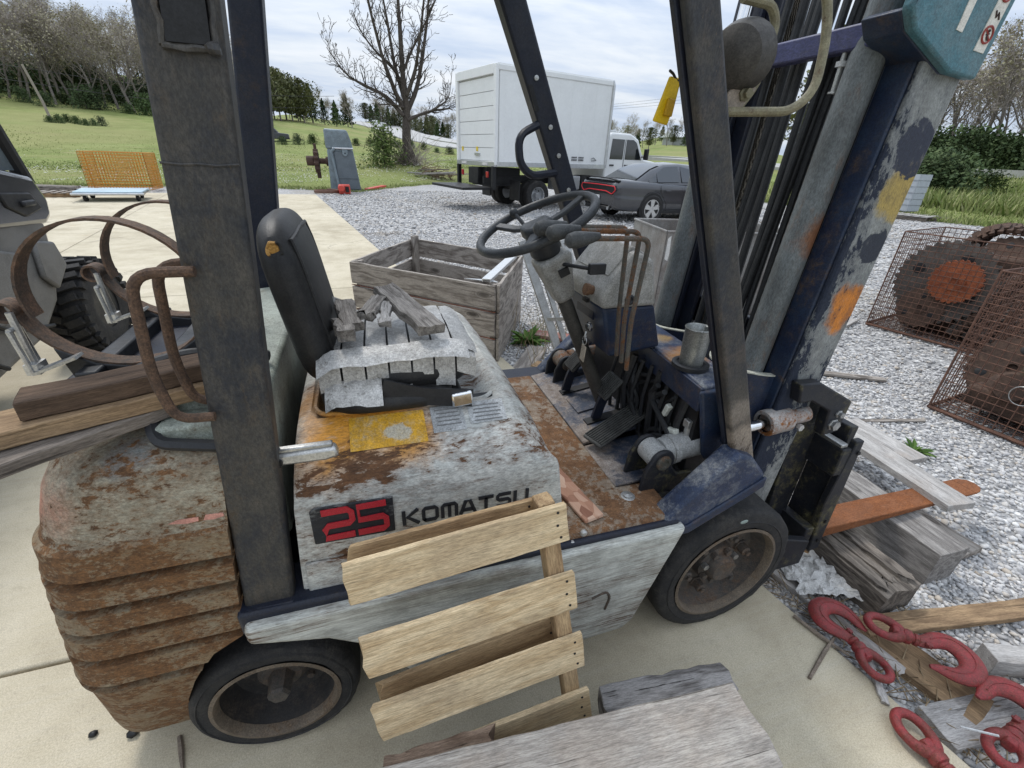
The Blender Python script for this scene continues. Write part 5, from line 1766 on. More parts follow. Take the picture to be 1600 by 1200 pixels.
    # forks
    for y, L in ((.915, 1.0), (1.46, .98)):
        prof = [(1.540, .21), (1.578, .235), (1.60, .205), (1.66, .195), (1.62 + L, .158), (1.62 + L, .150), (1.60, .145), (1.540, .16)]
        fk = MB()
        fk.prism(prof[:], 'y', y - .052, y + .052)
        o = part('fork', fk, FORKM, FL, bev=.006)
        part('fork_shank', MB().box((1.556, y, .455), (.036, .10, .49)), CARRM, o, bev=.005)
        # rounded, tapered toe
        tip = [(1.62 + L, y - .052), (1.66 + L, y - .046), (1.69 + L, y - .028), (1.70 + L, y), (1.69 + L, y + .028), (1.66 + L, y + .046), (1.62 + L, y + .052)]
        part('fork_toe', MB().prism(tip, 'z', .1495, .1585), FORKM, o, bev=.002)


def build_lamp():
    lp = part('work_lamp', MB().lathe([(.008, -.066), (.026, -.063), (.050, -.048), (.059, -.018), (.061, 0), (.057, .004), (.0, .004)], (.735, .87, 1.682), (.62, .35, .1), 28), plain('dull_lamp_shell', (.055, .05, .044), .55, var=.4, scale=16), FL, angle=40)
    part('lamp_bracket', MB().prism([(.70, 1.59), (.735, 1.588), (.765, 1.63), (.735, 1.655), (.70, 1.62)], 'y', .845, .851), plain('tan_bracket', (.30, .25, .20), .6, var=.3), lp, bev=.003)
    part('bracket_bolt', MB().lathe([(.014, 0), (.014, -.004), (.009, -.006), (.009, -.014), (0, -.015)], (.738, .845, 1.62), (0, 1, 0), 6), YELSTEEL, lp)
    part('lamp_guard', MB().tube(fillet([(.66, .84, 1.585), (.82, .80, 1.592), (.862, .80, 1.63), (.875, .82, 1.72), (.86, .84, 1.80), (.74, .85, 1.82)], .04, 6), .0085, 10), YELSTEEL, lp)
    part('lamp_guard', MB().tube(fillet([(.745, .86, 1.60), (.775, .86, 1.64), (.795, .87, 1.74), (.775, .87, 1.765), (.70, .86, 1.765)], .03, 6), .0085, 10), YELSTEEL, lp)
    # yellow tag hanging from the pillar by a wire
    t = part('hanging_tag', MB().prism([(.556, 1.566), (.590, 1.560), (.600, 1.60), (.604, 1.638), (.578, 1.64)], 'y', .865, .871), plain('yellow_plastic', (.66, .44, .012), .4, var=.15), FL, bev=.003)
    part('tag_clip', MB().prism([(.574, 1.576), (.592, 1.574), (.595, 1.603), (.579, 1.605)], 'y', .858, .866), plain('amber_plastic', (.45, .26, .01), .4), t, bev=.002)
    part('tag_wire', MB().tube(fillet([(.565, .85, 1.645), (.585, .866, 1.643), (.596, .868, 1.632), (.61, .86, 1.64)], .01, 3), .0025, 6), BLACK, t)


def build_gas_cradle():
    cr = part('gas_cylinder_cradle', MB().box((-.47, 1.15, 1.07), (.22, .42, .035)), NAVYD, FL, bev=.008)
    part('cradle_rail', MB().box((-.52, 1.13, 1.10), (.035, .40, .03)), BLACKP, cr, bev=.004)
    part('cradle_rail', MB().box((-.40, 1.13, 1.10), (.035, .40, .03)), BLACKP, cr, bev=.004)
    part('rear_cover', MB().prism([(-.40, 1.02), (-.395, 1.075), (-.30, 1.085), (-.215, 1.072), (-.235, .70), (-.40, .70)], 'y', .86, 1.62), CREAM, FL, bev=.012, seg=3)
    # two steel hoops that used to hold the cylinder
    for i, (y, lx) in enumerate(((.985, 0.0), (1.27, .01))):
        c = (-.455 + lx, y, 1.245)
        sect = [(-.018, -.0022), (.018, -.0022), (.018, .0022), (-.018, .0022)]
        lower = [(c[0] + .150 * math.cos(a), y, c[2] + .135 * math.sin(a)) for a in [R(188 + k * 8) for k in range(21)]]
        upper = [(c[0] + .140 * math.cos(a) + .01, y, c[2] + .132 * math.sin(a)) for a in [R(195 - k * 8) for k in range(22)]]
        o = part('cradle_strap', MB().tube(lower, 0, sect=[(b, a) for a, b in sect] if False else sect), STRAPM, cr)
        part('hinged_strap', MB().tube(upper, 0, sect=sect), STRAPM, o)
        # rolled eye and toggle latch
        ex = c[0] - .150
        part('strap_eye', MB().tube(arc((ex - .012, y, c[2] - .022), .017, 0, 2 * math.pi, 16)[:-1], 0, sect=sect, closed=True), STRAPM, o)
        lt = MB()
        for dy in (-.014, .014):
            lt.tube([(ex - .005, y + dy - .02, c[2] - .05), (ex + .0, y + dy - .02, c[2] - .135)], .0045, 8)
        lt.tube([(ex - .005, y - .034, c[2] - .05), (ex - .005, y - .006, c[2] - .05)], .0045, 8)
        lt.cyl((ex, y - .02, c[2] - .02), (ex, y - .02, c[2] - .12), .006, 8)
        lt.box((ex, y - .02, c[2] - .125), (.02, .03, .02))
        part('toggle_latch', lt, ZINC, o, bev=.0)
        part('toggle_link', MB().tube([(ex + .005, y - .03, c[2] - .13), (ex + .075, y - .03, c[2] - .105)], 0, sect=[(-.014, -.0025), (.014, -.0025), (.014, .0025), (-.014, .0025)]), STEEL, o)
        part('saddle', MB().prism([(c[0] - .10, 1.08), (c[0] + .10, 1.08), (c[0] + .115, 1.155), (c[0] + .06, 1.118), (c[0], 1.106), (c[0] - .06, 1.118), (c[0] - .115, 1.155)], 'y', y - .02, y + .02), BLACKP, o, bev=.003)
    part('gas_hose', MB().tube(fillet([(-.49, .89, 1.065), (-.44, .92, 1.115), (-.36, .95, 1.13), (-.28, .97, 1.115), (-.23, 1.0, 1.09)], .06, 5), .0125, 10), HOSEM, FL)
    part('cradle_foot', MB().box((-.36, .97, 1.10), (.07, .05, .04)), BLACKP, cr, bev=.006)


build_counterweight()
build_chassis()
build_hood()
build_guard()
build_front()
build_controls()
build_seat()
build_wheels()
build_mast()
build_lamp()
build_gas_cradle()

# ------------------------------------------------------------------ loose wood
PINE = wood('fresh_pallet_pine', (.66, .52, .33), (.42, .29, .155), .6, 1.0, .85, .35, .8, stain=(.40, .30, .19))
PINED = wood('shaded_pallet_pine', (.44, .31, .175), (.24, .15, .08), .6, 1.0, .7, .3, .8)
GREYW = wood('weathered_grey_board', (.46, .44, .42), (.25, .235, .22), .5, 1.0, .5, .8, .9, stain=(.36, .31, .27))
PALEW = wood('silver_weathered_board', (.49, .45, .40), (.28, .25, .22), .25, 1.7, .4, .8, .9, stain=(.38, .32, .265))
OLDW = wood('old_crate_wood', (.34, .305, .27), (.12, .10, .085), .8, .9, .9, .8, .9)
DARKW = wood('dark_weathered_timber', (.215, .185, .155), (.045, .037, .032), .5, 1.2, .4, 1.0, .95)
BROWNW = wood('brown_plank', (.115, .075, .05), (.045, .03, .022), .5, 1.0, .5, .6, .9)
TANW = wood('tan_plank', (.33, .225, .13), (.17, .11, .065), .5, 1.0, .6, .5, .88)
SPLIT = wood('split_seat_wood', (.30, .275, .25), (.10, .088, .078), .6, 2.0, .5, .9, .95)


def board(name, A, B, W, T, mat, label, cat='board', up=(0, 0, 1), seed=0, rough=.0012, chew=.006, group=None, parent=None, bev=.002, nx=10, **kw):
    A, B = V(A), V(B)
    M = frame(A, B - A, up)
    o = part(name, plank_mb((B - A).length, W, T, seed, rough, nx=nx, chew=chew), mat, parent, bev=bev, seg=1, M=M, **kw)
    if parent is None:
        tag(o, label, cat, group)
    return o


def build_pallet():
    root = empty('broken_pallet', (.2, .5, 0), 'broken pine pallet leaning against the grey hood of the forklift', 'pallet')
    O = V((.318, .622, .872))
    e1 = V((-1, 0, -.085)).normalized()
    e2 = V((.118, -.215, -.969)).normalized()
    nrm = e2.cross(e1).normalized()      # towards the camera
    if nrm.y > 0:
        nrm = -nrm

    def sl(s, L, w, t, off, mat, seed, chewl=.03, x0=0.0, dz=0.0):
        # slat from the stringer (right) to its broken left end
        A = O + e2 * (s + w / 2) + e1 * (x0 - .0) + nrm * off
        Bv = A + e1 * L + e2 * dz
        M = frame(A, Bv - A, nrm)
        o = part('slat', plank_mb(L, w, t, seed, .0007, nx=14, chew=chewl, chew0=.002), mat, root, bev=.0015, seg=1, M=M)
        for k in range(3):
            p = A + e1 * .02 + e2 * (-w / 2 + w * (k + .5) / 3) + nrm * (t + .0004)
            part('nail_head', MB().lathe([(.0032, 0), (.0026, .001), (0, .001)], p + e1 * (.004 * (k % 2)), nrm, 8), BLACK, o)
        return o
    p = .170
    for k in range(5):
        sl(p * k, [.445, .455, .468, .30, .46][k], [.088, .096, .094, .09, .09][k], .013, .0, PINE, 31 + k, .011, -.012, .004)
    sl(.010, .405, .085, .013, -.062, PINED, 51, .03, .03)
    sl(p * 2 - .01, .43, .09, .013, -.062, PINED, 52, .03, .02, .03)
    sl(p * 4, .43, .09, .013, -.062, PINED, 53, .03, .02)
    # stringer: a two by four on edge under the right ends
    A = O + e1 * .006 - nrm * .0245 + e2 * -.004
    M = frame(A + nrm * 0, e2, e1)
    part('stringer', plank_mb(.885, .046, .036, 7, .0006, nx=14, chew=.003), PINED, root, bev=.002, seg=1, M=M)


build_pallet()


def build_front_lumber():
    board('wide_board', (-.14, .383, .40), (.695, .314, .40), .165, .038, PALEW, 'wide pale weathered board in the foreground below the pallet', seed=3, rough=.0012, chew=.008, nx=16)
    board('support_timber', (.05, .36, .27), (.60, .31, .27), .12, .13, DARKW, 'dark timber hidden under the wide pale board', 'timber', seed=4)
    for i, x in enumerate((.12, .5)):
        board('support_block', (x, .23, 0), (x - .02, .43, 0), .10, .27, DARKW, ['squared block under the left end of the wide pale board', 'squared block under the right end of the wide pale board'][i], 'block', seed=5 + i)
    board('rough_post_offcut', (.455, .525, .18), (.835, .485, .18), .075, .065, wood('frayed_post', (.30, .285, .275), (.07, .06, .055), .9, 1.3, .3, 1.0, .95), 'frayed grey post offcut lying behind the wide pale board', 'timber', seed=8, rough=.004, chew=.015)
    board('spacer_block', (.56, .45, 0), (.56, .57, 0), .08, .18, DARKW, 'short block carrying the frayed post offcut', 'block', seed=9)
    board('split_lath', (-.10, .50, .30), (.17, .475, .335), .05, .035, wood('torn_lath', (.36, .26, .19), (.13, .08, .055), .5, 1.2, .3, .9, .9), 'torn brown lath lying against the pallet foot', 'lath', seed=12, rough=.004, chew=.03)
    board('lath_support', (-.02, .44, 0), (.12, .46, 0), .07, .298, DARKW, 'dark block standing under the torn brown lath', 'block', seed=13)


build_front_lumber()


def build_side_planks():
    board('plank', (-.595, .722, 1.048), (-.375, .873, 1.056), .075, .022, wood('brown_grey_plank', (.23, .195, .165), (.085, .07, .06), .5, 1.0, .5, .8, .95), 'grey weathered plank, lowest of three planks on the counterweight', 'plank', seed=21, group='planks on the counterweight')
    board('plank', (-.588, .787, 1.074), (-.29, .902, 1.079), .088, .028, TANW, 'tan plank, middle one of three on the counterweight', 'plank', seed=22, group='planks on the counterweight')
    board('plank', (-.552, .808, 1.104), (-.30, .900, 1.108), .066, .032, BROWNW, 'dark brown plank, topmost of three on the counterweight', 'plank', seed=23, group='planks on the counterweight')


build_side_planks()


def build_seat_wood():
    z = 1.128
    spec = [((.03, 1.20, z + .036), (.125, .955, z - .004), .058, .024, 'longest split grey plank lying across the foil-taped seat', 1),
            ((-.068, 1.13, z + .030), (-.045, .985, z + .002), .042, .02, 'dark-ended wood wedge nearest the backrest on the taped seat', 2),
            ((-.08, 1.05, z), (-.055, .945, z - .002), .034, .026, 'small brown wood splinter at the rear edge of the taped seat', 3),
            ((.022, 1.14, z + .03), (-.022, 1.02, z + .018), .036, .018, 'curved broken wood piece in the middle of the taped seat', 4),
            ((.034, 1.12, z + .028), (.020, .99, z + .006), .026, .014, 'thin pale wood sliver beside the longest plank on the seat', 5)]
    for A, B, w, t, lab, sd_ in spec:
        o = board('wood_scrap', A, B, w, t, SPLIT if sd_ != 5 else GREYW, lab, 'wood scrap', seed=sd_ * 7, rough=.0035, chew=.03, group='wood scraps on the seat')
    thing('crumpled_bag', MB().ball((-.105, 1.17, 1.13), .034, 14, 10, (1.2, 1, .9)).jit(.012, 2, 40), plain('cloudy_plastic', (.30, .29, .27), .35, var=.3, scale=40), 'crumpled cloudy plastic bag between the seat and backrest', 'bag')
    board('osb_strip', (.462, 1.06, .6235), (.512, .775, .6235), .062, .011, osb(), 'narrow strip of flake board lying on the rusty floor plate', 'board', seed=3, chew=.003, rough=.001)


def osb():
    m, t, b = new_mat('flake_board')
    c = mapping(t, objc(t), (1, 1, 1))
    v = nd(t, 'TexVoronoi', {'Vector': mapping(t, c, (22, 45, 20), rot=(0, 0, .5)), 'Scale': 1.0}, 1)
    s = nd(t, 'SeparateColor', {0: v})
    n = noise(t, mapping(t, c, (30, 200, 60), rot=(0, 0, .6)), 1, 4, .6)
    col = ramp(t, mth(t, 'ADD', mth(t, 'MULTIPLY', s, .7), mth(t, 'MULTIPLY', n, .3)), [(.15, (.20, .085, .05)), (.5, (.36, .19, .12)), (.85, (.50, .34, .25))])
    setb(t, b, col=col, rough=.75, normal=bump(t, s, .3, .002))
    return m


build_seat_wood()


def build_cup():
    root = empty('steel_beaker', (.893, .985, .95), 'dented steel beaker standing on the navy cowl shelf', 'beaker')
    gal = plain('dull_galvanised', (.30, .31, .30), .42, .75, .35, 28)
    x, y = .893, .985
    part('beaker_body', MB().lathe([(.0, .006), (.033, .006), (.034, .01), (.036, .06), (.037, .118), (.0385, .121), (.037, .124), (.0345, .121), (.033, .06), (.031, .012), (0, .010)], (x, y, .952), (0, 0, 1), 28).jit(.0018, 2, 30), gal, root, angle=50)
    part('pouring_lip', MB().prism([(x + .030, y + .012), (x + .052, y - .006), (x + .034, y - .016)], 'z', 1.052, 1.074), gal, root, bev=.002)
    part('base_ring', MB().lathe([(.038, .0), (.054, .0), (.054, .012), (.050, .014), (.040, .014), (.038, .010)], (x, y, .951), (0, 0, 1), 28), BLACKP, root)


build_cup()


# ------------------------------------------------------------------ crate, frames, bin
def build_crate():
    FLc, FRc, BRc, BLc = V((-.14, 4.16, 0)), V((.90, 3.14, 0)), V((1.43, 4.16, 0)), V((.515, 5.27, 0))
    root = empty('wooden_crate', tuple((FLc + BRc) / 2), 'open weathered wooden crate standing behind the forklift seat', 'crate')

    def side(a, b, zs, out, seed):
        for i, (z0, h) in enumerate(zs):
            d = (b - a).normalized()
            o = V((d.y, -d.x, 0)) * out
            A = a + o + V((0, 0, z0 + h / 2))
            M = frame(A, b - a, V((d.y, -d.x, 0)))
            part('crate_board', plank_mb((b - a).length, h, .024, seed + i, .002, nx=10, chew=.008), OLDW, root, bev=.002, seg=1, M=M)
    bs = [(.0, .185), (.215, .19), (.435, .185)]
    side(FLc, FRc, bs, 0, 61)
    side(FRc, BRc, [(0, .2), (.205, .2), (.41, .215)], 0, 65)
    side(BRc, BLc, bs, -.02, 69)
    side(BLc, FLc, bs, -.02, 73)
    for c, inn in ((FLc, (.06, .03)), (FRc, (.0, .08)), (BRc, (-.08, .0)), (BLc, (.0, -.08))):
        p = c + V((inn[0], inn[1], 0))
        part('corner_post', plank_mb(.66 if c is BLc else .62, .085, .04, 80, .003, nx=4), OLDW, root, M=frame(p, (0, 0, 1), (.6, -.8, 0)), bev=.002, seg=1)
    part('crate_floor', MB().prism([tuple(p[:2]) for p in (FLc, FRc, BRc, BLc)], 'z', -.03, .02), DARKW, root)
    part('steel_band', MB().tube([FLc + V((-.012, -.012, .20)), FRc + V((-.012, -.016, .20))], 0, sect=[(-.008, -.002), (.008, -.002), (.008, .002), (-.008, .002)]), rustm('band_rust', (.07, .03, .02), (.24, .08, .04), 10), root)
    part('steel_band', MB().tube([FLc + V((-.012, -.012, .42)), FRc + V((-.012, -.016, .42))], 0, sect=[(-.008, -.002), (.008, -.002), (.008, .002), (-.008, .002)]), rustm('band_rust', (.07, .03, .02), (.24, .08, .04), 10), root)
    # bright metal channel lying on the rim
    wm_ = plain('white_metal', (.62, .63, .64), .4, .5, .2)
    thing('metal_channel', MB().tube([(.84, 3.22, .645), (1.30, 4.0, .655)], 0, sect=[(-.035, -.012), (.035, -.012), (.035, .012), (.027, .012), (.027, -.004), (-.027, -.004), (-.027, .012), (-.035, .012)]), wm_, 'bright metal channel lying along the crate rim', 'channel')
    thing('metal_flashing', MB().prism([(.70, 3.36), (.93, 3.20), (.90, 3.28)], 'z', .628, .634), wm_, 'torn triangle of bright flashing on the crate corner', 'flashing')


build_crate()


def build_frames():
    al = plain('dull_aluminium', (.40, .40, .39), .42, .7, .25, 14)
    root = empty('aluminium_frame', (1.4, 2.75, 0), 'dull aluminium slatted frame leaning upright beside the crate', 'frame')
    top, bot = V((1.02, 2.95, .98)), V((1.36, 2.70, -.03))
    d = (bot - top)
    side = V((.26, -.10, .02))
    for k, w in enumerate((.03, .018, .018, .022, .03)):
        o = side * (k / 4)
        part('frame_bar', MB().tube([top + o, bot + o], 0, sect=[(-.012, -w), (.012, -w), (.012, w), (-.012, w)]), al, root, bev=.002)
    for u in (.03, .52, .97):
        part('cross_bar', MB().tube([top + d * u - side * .03, top + d * u + side * 1.03], 0, sect=[(-.016, -.014), (.016, -.014), (.016, .014), (-.016, .014)]), al, root, bev=.002)


build_frames()


def build_bin():
    gv = worn('galvanised_sheet', (.30, .295, .285), .2, 3, (1, 1, .5), rust=((.17, .13, .10), (.30, .25, .21)), paint2=(.22, .20, .185), rough=.4, metal=.45, dirt=.35)
    A, B = V((2.88, 3.92, 0)), V((4.30, 3.62, 0))
    d = (B - A).normalized()
    n = V((-d.y, d.x, 0))
    C_, D = B + n * .95, A + n * .95
    root = empty('steel_bin', tuple((A + C_) / 2), 'open galvanised steel bin behind the navy cowl', 'bin')
    for (p, q) in ((A, B), (B, C_), (C_, D), (D, A)):
        e = (q - p).normalized()
        m = V((-e.y, e.x, 0)) * .012
        part('bin_side', MB().prism([tuple(x[:2]) for x in (p, q, q + m, p + m)], 'z', -.04, .865), gv, root, bev=.003)
        part('rim_roll', MB().tube([p + V((0, 0, .868)), q + V((0, 0, .868))], .012, 8), gv, root)
    part('bin_floor', MB().prism([tuple(x[:2]) for x in (A, B, C_, D)], 'z', 0, .02), gv, root)
    mm = Mx(((d.x, 0, d.y, 0), (d.y, 0, -d.x, 0), (0, 1, 0, 0), (0, 0, 0, 1)))
    nf = V((d.y, -d.x, 0))
    part('stencil', text_mb('ROSEM', .062, .001, 1.0, .0015), plain('stencil_black', (.02, .02, .02), .7), root, M=Mx.Translation(A + d * .20 + nf * .004 + V((0, 0, .74))) @ mm, smooth=False)
    part('stencil', text_mb('Tank', .035, .001), plain('stencil_black2', (.05, .05, .05), .7), root, M=Mx.Translation(A + d * .26 + nf * .004 + V((0, 0, .695))) @ mm, smooth=False)
    part('torn_label', MB().prism([(.02, .80), (.05, .83), (.062, .66), (.055, .58), (.02, .60)], 'z', 0, .002), plain('torn_paper', (.62, .61, .58), .7, var=.2), root, M=Mx.Translation(A + nf * .003) @ mm)


build_bin()


# ------------------------------------------------------------------ rusty baskets
WIRE = rustm('rusty_wire', (.06, .03, .022), (.20, .10, .065), 14, .2)
CAST = rustm('brown_castings', (.035, .022, .017), (.13, .075, .05), 7, .6)
CAST2 = rustm('grey_brown_castings', (.045, .038, .034), (.13, .11, .095), 8, .6)
ORUST = rustm('orange_sprocket_rust', (.16, .04, .018), (.42, .12, .045), 9, .5)


def sprocket(c, ax, r, th, teeth, mat, parent, holes=0, rin=.25):
    ax = V(ax).normalized()
    M = frame(c, ax.orthogonal(), ax)
    poly = []
    for k in range(teeth):
        for f, q in ((0, .93), (.3, 1), (.55, 1), (.85, .93)):
            a = 2 * math.pi * (k + f) / teeth
            poly.append((r * q * math.cos(a), r * q * math.sin(a)))
    mb = MB().prism(poly, 'z', -th / 2, th / 2)
    o = part('sprocket', mb, mat, parent, M=M, smooth=False)
    part('sprocket_hub', MB().lathe([(r * rin, -th), (r * rin * 1.1, th * .9), (r * rin * .5, th * .95), (r * rin * .5, th * .6), (0, th * .6)], (0, 0, 0), (0, 0, 1), 20), mat, o, M=M)
    for k in range(holes):
        a = 2 * math.pi * k / holes + .4
        part('hole', MB().lathe([(r * .13, th * .52), (r * .12, th * .535), (0, th * .535)], (r * .62 * math.cos(a), r * .62 * math.sin(a), 0), (0, 0, 1), 14), BLACK, o, M=M)
    return o


def chain_coil(name, pts, w, mat, parent, pitch=.03):
    """heavy toothed chain along a path"""
    P = fillet([V(p) for p in pts], .25, 8)
    mb = MB()
    acc = 0
    for a, b in zip(P, P[1:]):
        d = b - a
        L = d.length
        k = acc
        while k < L:
            p = a + d * (k / L)
            t = d.normalized()
            s = t.cross(V((.3, .9, .1))).normalized()
            up_ = s.cross(t)
            Rm = Mx((t, s, up_)).transposed()
            mb.box(p, (pitch * .62, w * .25, w), Rm)
            mb.box(p + t * pitch * .5, (pitch * .5, w * .6, w * .55), Rm)
            k += pitch
        acc = k - L
    return part(name, mb, mat, parent, smooth=False, kind='stuff')


def build_basket(A, U, Wd, H, D, label, spacing=.05, r=.0032, tilt=0.0):
    """mesh box: A near-left bottom corner, U along the front, depth to the right of it"""
    A, U = V(A), V(U).normalized()
    Nn = V((-U.y, U.x, 0))
    root = empty('wire_basket', tuple(A + U * Wd / 2 + Nn * D / 2), label, 'basket', 'rusty wire baskets')
    Z = V((0, 0, 1))

    def face(o, e1, L1, e2, L2, nm='mesh_panel'):
        mb = MB()
        n1, n2 = max(2, round(L1 / spacing)), max(2, round(L2 / spacing))
        rg = random.Random(int(L1 * 100) + int(o.x * 100))
        for i in range(n1 + 1):
            mb.tube([o + e1 * (L1 * i / n1), o + e1 * (L1 * i / n1) + e2 * L2 / 2 + V((rg.gauss(0, .004), rg.gauss(0, .004), 0)), o + e1 * (L1 * i / n1) + e2 * L2], r, 4, cap=False)
        for j in range(n2 + 1):
            mb.tube([o + e2 * (L2 * j / n2), o + e2 * (L2 * j / n2) + e1 * L1 / 2 + V((0, 0, rg.gauss(0, .004))), o + e2 * (L2 * j / n2) + e1 * L1], r, 4, cap=False)
        return part(nm, mb, WIRE, root, smooth=False, kind='stuff')
    face(A, U, Wd, Z, H)
    face(A + Nn * D, U, Wd, Z, H)
    face(A, Nn, D, Z, H)
    face(A + U * Wd, Nn, D, Z, H)
    face(A, U, Wd, Nn, D)
    for p, q in ((A, A + U * Wd), (A + U * Wd, A + U * Wd + Nn * D), (A + Nn * D, A + U * Wd + Nn * D), (A, A + Nn * D)):
        part('base_rail', MB().tube([p + V((0, 0, -.015)), q + V((0, 0, -.015))], .014, 6), WIRE, root)
        part('top_rail', MB().tube([p + Z * H, q + Z * H], .006, 6), WIRE, root)
    for p in (A, A + U * Wd, A + Nn * D, A + U * Wd + Nn * D):
        part('corner_rod', MB().tube([p, p + Z * H], .008, 6), WIRE, root)
    return root, U, Nn


def build_baskets():
    zb = .0
    root, U, N = build_basket((5.16, 3.22, zb), (.235, -1, 0), 1.5, .95, 1.0, 'rusty wire basket full of sprockets and chains, farther from the forks')
    A = V((5.16, 3.22, zb))
    scrap = empty('sprocket_scrap', tuple(A + U * .6 + N * .4), 'heap of rusty sprockets and toothed chain in the farther wire basket', 'scrap')
    sprocket(A + U * .42 + N * .16 + V((0, 0, .52)), -N + V((0, 0, .1)), .40, .05, 34, CAST2, scrap, 4)
    sprocket(A + U * .52 + N * .08 + V((0, 0, .56)), -N + V((0, .0, .08)), .205, .035, 26, ORUST, scrap, 0, .36)
    sprocket(A + U * .35 + N * .10 + V((0, 0, .25)), -N + V((.1, 0, .2)), .20, .04, 18, CAST, scrap, 3)
    sprocket(A + U * 1.0 + N * .3 + V((0, 0, .4)), -N + V((.4, .3, .3)), .32, .05, 30, CAST, scrap, 4)
    sprocket(A + U * .95 + N * .75 + V((0, 0, .98)), -N + V((0, 0, .2)), .14, .04, 22, CAST, scrap, 0)
    for k in range(3):
        chain_coil('heavy_chain', [A + U * (.30 + .03 * k) + N * (.55 + .09 * k) + V((0, 0, .62)), A + U * .42 + N * (.55 + .09 * k) + V((0, 0, 1.04)), A + U * .85 + N * (.5 + .09 * k) + V((0, 0, 1.03)), A + U * 1.15 + N * (.42 + .09 * k) + V((0, 0, .72))], .12, CAST, scrap, .065)
    for k in range(9):
        rg = random.Random(k)
        p = A + U * (.65 + .05 * k) + N * (.10 + .04 * rg.random())
        chain_coil('heavy_chain', [p + V((0, 0, .08)), p + U * .12 + N * .05 + V((0, 0, .45)), p + U * .3 + N * .15 + V((0, 0, .85 + .03 * k))], .075, CAST if k % 2 else CAST2, scrap, .05)
    part('flat_bar', MB().tube([A + U * .9 + N * .2 + V((0, 0, 1.0)), A + U * 1.5 + N * .25 + V((0, 0, 1.02))], 0, sect=[(-.03, -.012), (.03, -.012), (.03, .012), (-.03, .012)]), CAST2, scrap)
    part('filler_casting', MB().box(A + U * .80 + N * .62 + V((0, 0, .42)), (.62, 1.3, .8), Mx.Rotation(.22, 3, 'Z')).jit(.07, 3, 3), CAST, scrap, bev=.03)
    for k in range(6):
        sprocket(A + U * (.28 + .2 * k) + N * (.30 + .07 * (k % 3)) + V((0, 0, .2 + .28 * (k % 3))), -N + V((.3 * (k % 2), .2, .4)), .17 + .03 * (k % 3), .045, 20, (CAST, CAST2)[k % 2], scrap, 3)

    root, U, N = build_basket((3.765, 1.715, zb), (.125, -1, 0), 1.25, .96, 1.0, 'rusty wire basket with large brown castings, nearest the picture edge')
    A = V((3.765, 1.715, zb))
    s2 = empty('casting_scrap', tuple(A + U * .6 + N * .4), 'large brown castings heaped inside the nearer wire basket', 'scrap')
    part('drum_casting', MB().lathe([(.0, -.3), (.30, -.3), (.33, -.24), (.33, .2), (.28, .26), (.0, .26)], A + U * .55 + N * .42 + V((0, 0, .55)), (.4, .2, 1), 28), rustm('olive_casting', (.075, .055, .035), (.16, .115, .07), 6, .4), s2, angle=40)
    sprocket(A + U * .2 + N * .35 + V((0, 0, .30)), -N + V((.2, 0, .5)), .24, .06, 22, CAST, s2, 3)
    part('hub_casting', MB().lathe([(.05, -.1), (.13, -.1), (.15, -.02), (.09, .05), (.09, .12), (.05, .12)], A + U * .30 + N * .16 + V((0, 0, .22)), (-.8, -.2, .5), 20), CAST, s2)
    part('floor_debris', MB().box(A + U * .6 + N * .5 + V((0, 0, .12)), (.85, 1.0, .18), Mx.Rotation(.1, 3, 'Z')).jit(.05, 5, 4), CAST, s2, bev=.03)
    sprocket(A + U * .7 + N * .15 + V((0, 0, .3)), -N + V((.1, .2, .3)), .2, .05, 20, CAST2, s2, 0)
    wt = plain('bright_strip', (.7, .7, .68), .4)
    part('bright_strip', MB().tube([A + U * .16 + N * .0 + V((-.02, 0, .86)), A + U * .30 + V((-.02, 0, .90))], 0, sect=[(-.006, -.012), (.006, -.012), (.006, .012), (-.006, .012)]), wt, s2)
    part('wire_loop', MB().tube(arc((3.80, 1.33, .27), .06, 0, 6.28, 18, 'yz')[:-1], .003, 5, closed=True), ZINC, s2)


build_baskets()


# ------------------------------------------------------------------ lifting hooks
RED = worn('red_hook_paint', (.27, .036, .038), .22, 30, rust=((.07, .025, .018), (.20, .07, .035)), paint2=(.20, .036, .034), rough=.42, dirt=.5, dirtcol=(.085, .045, .035), bmp=.5)


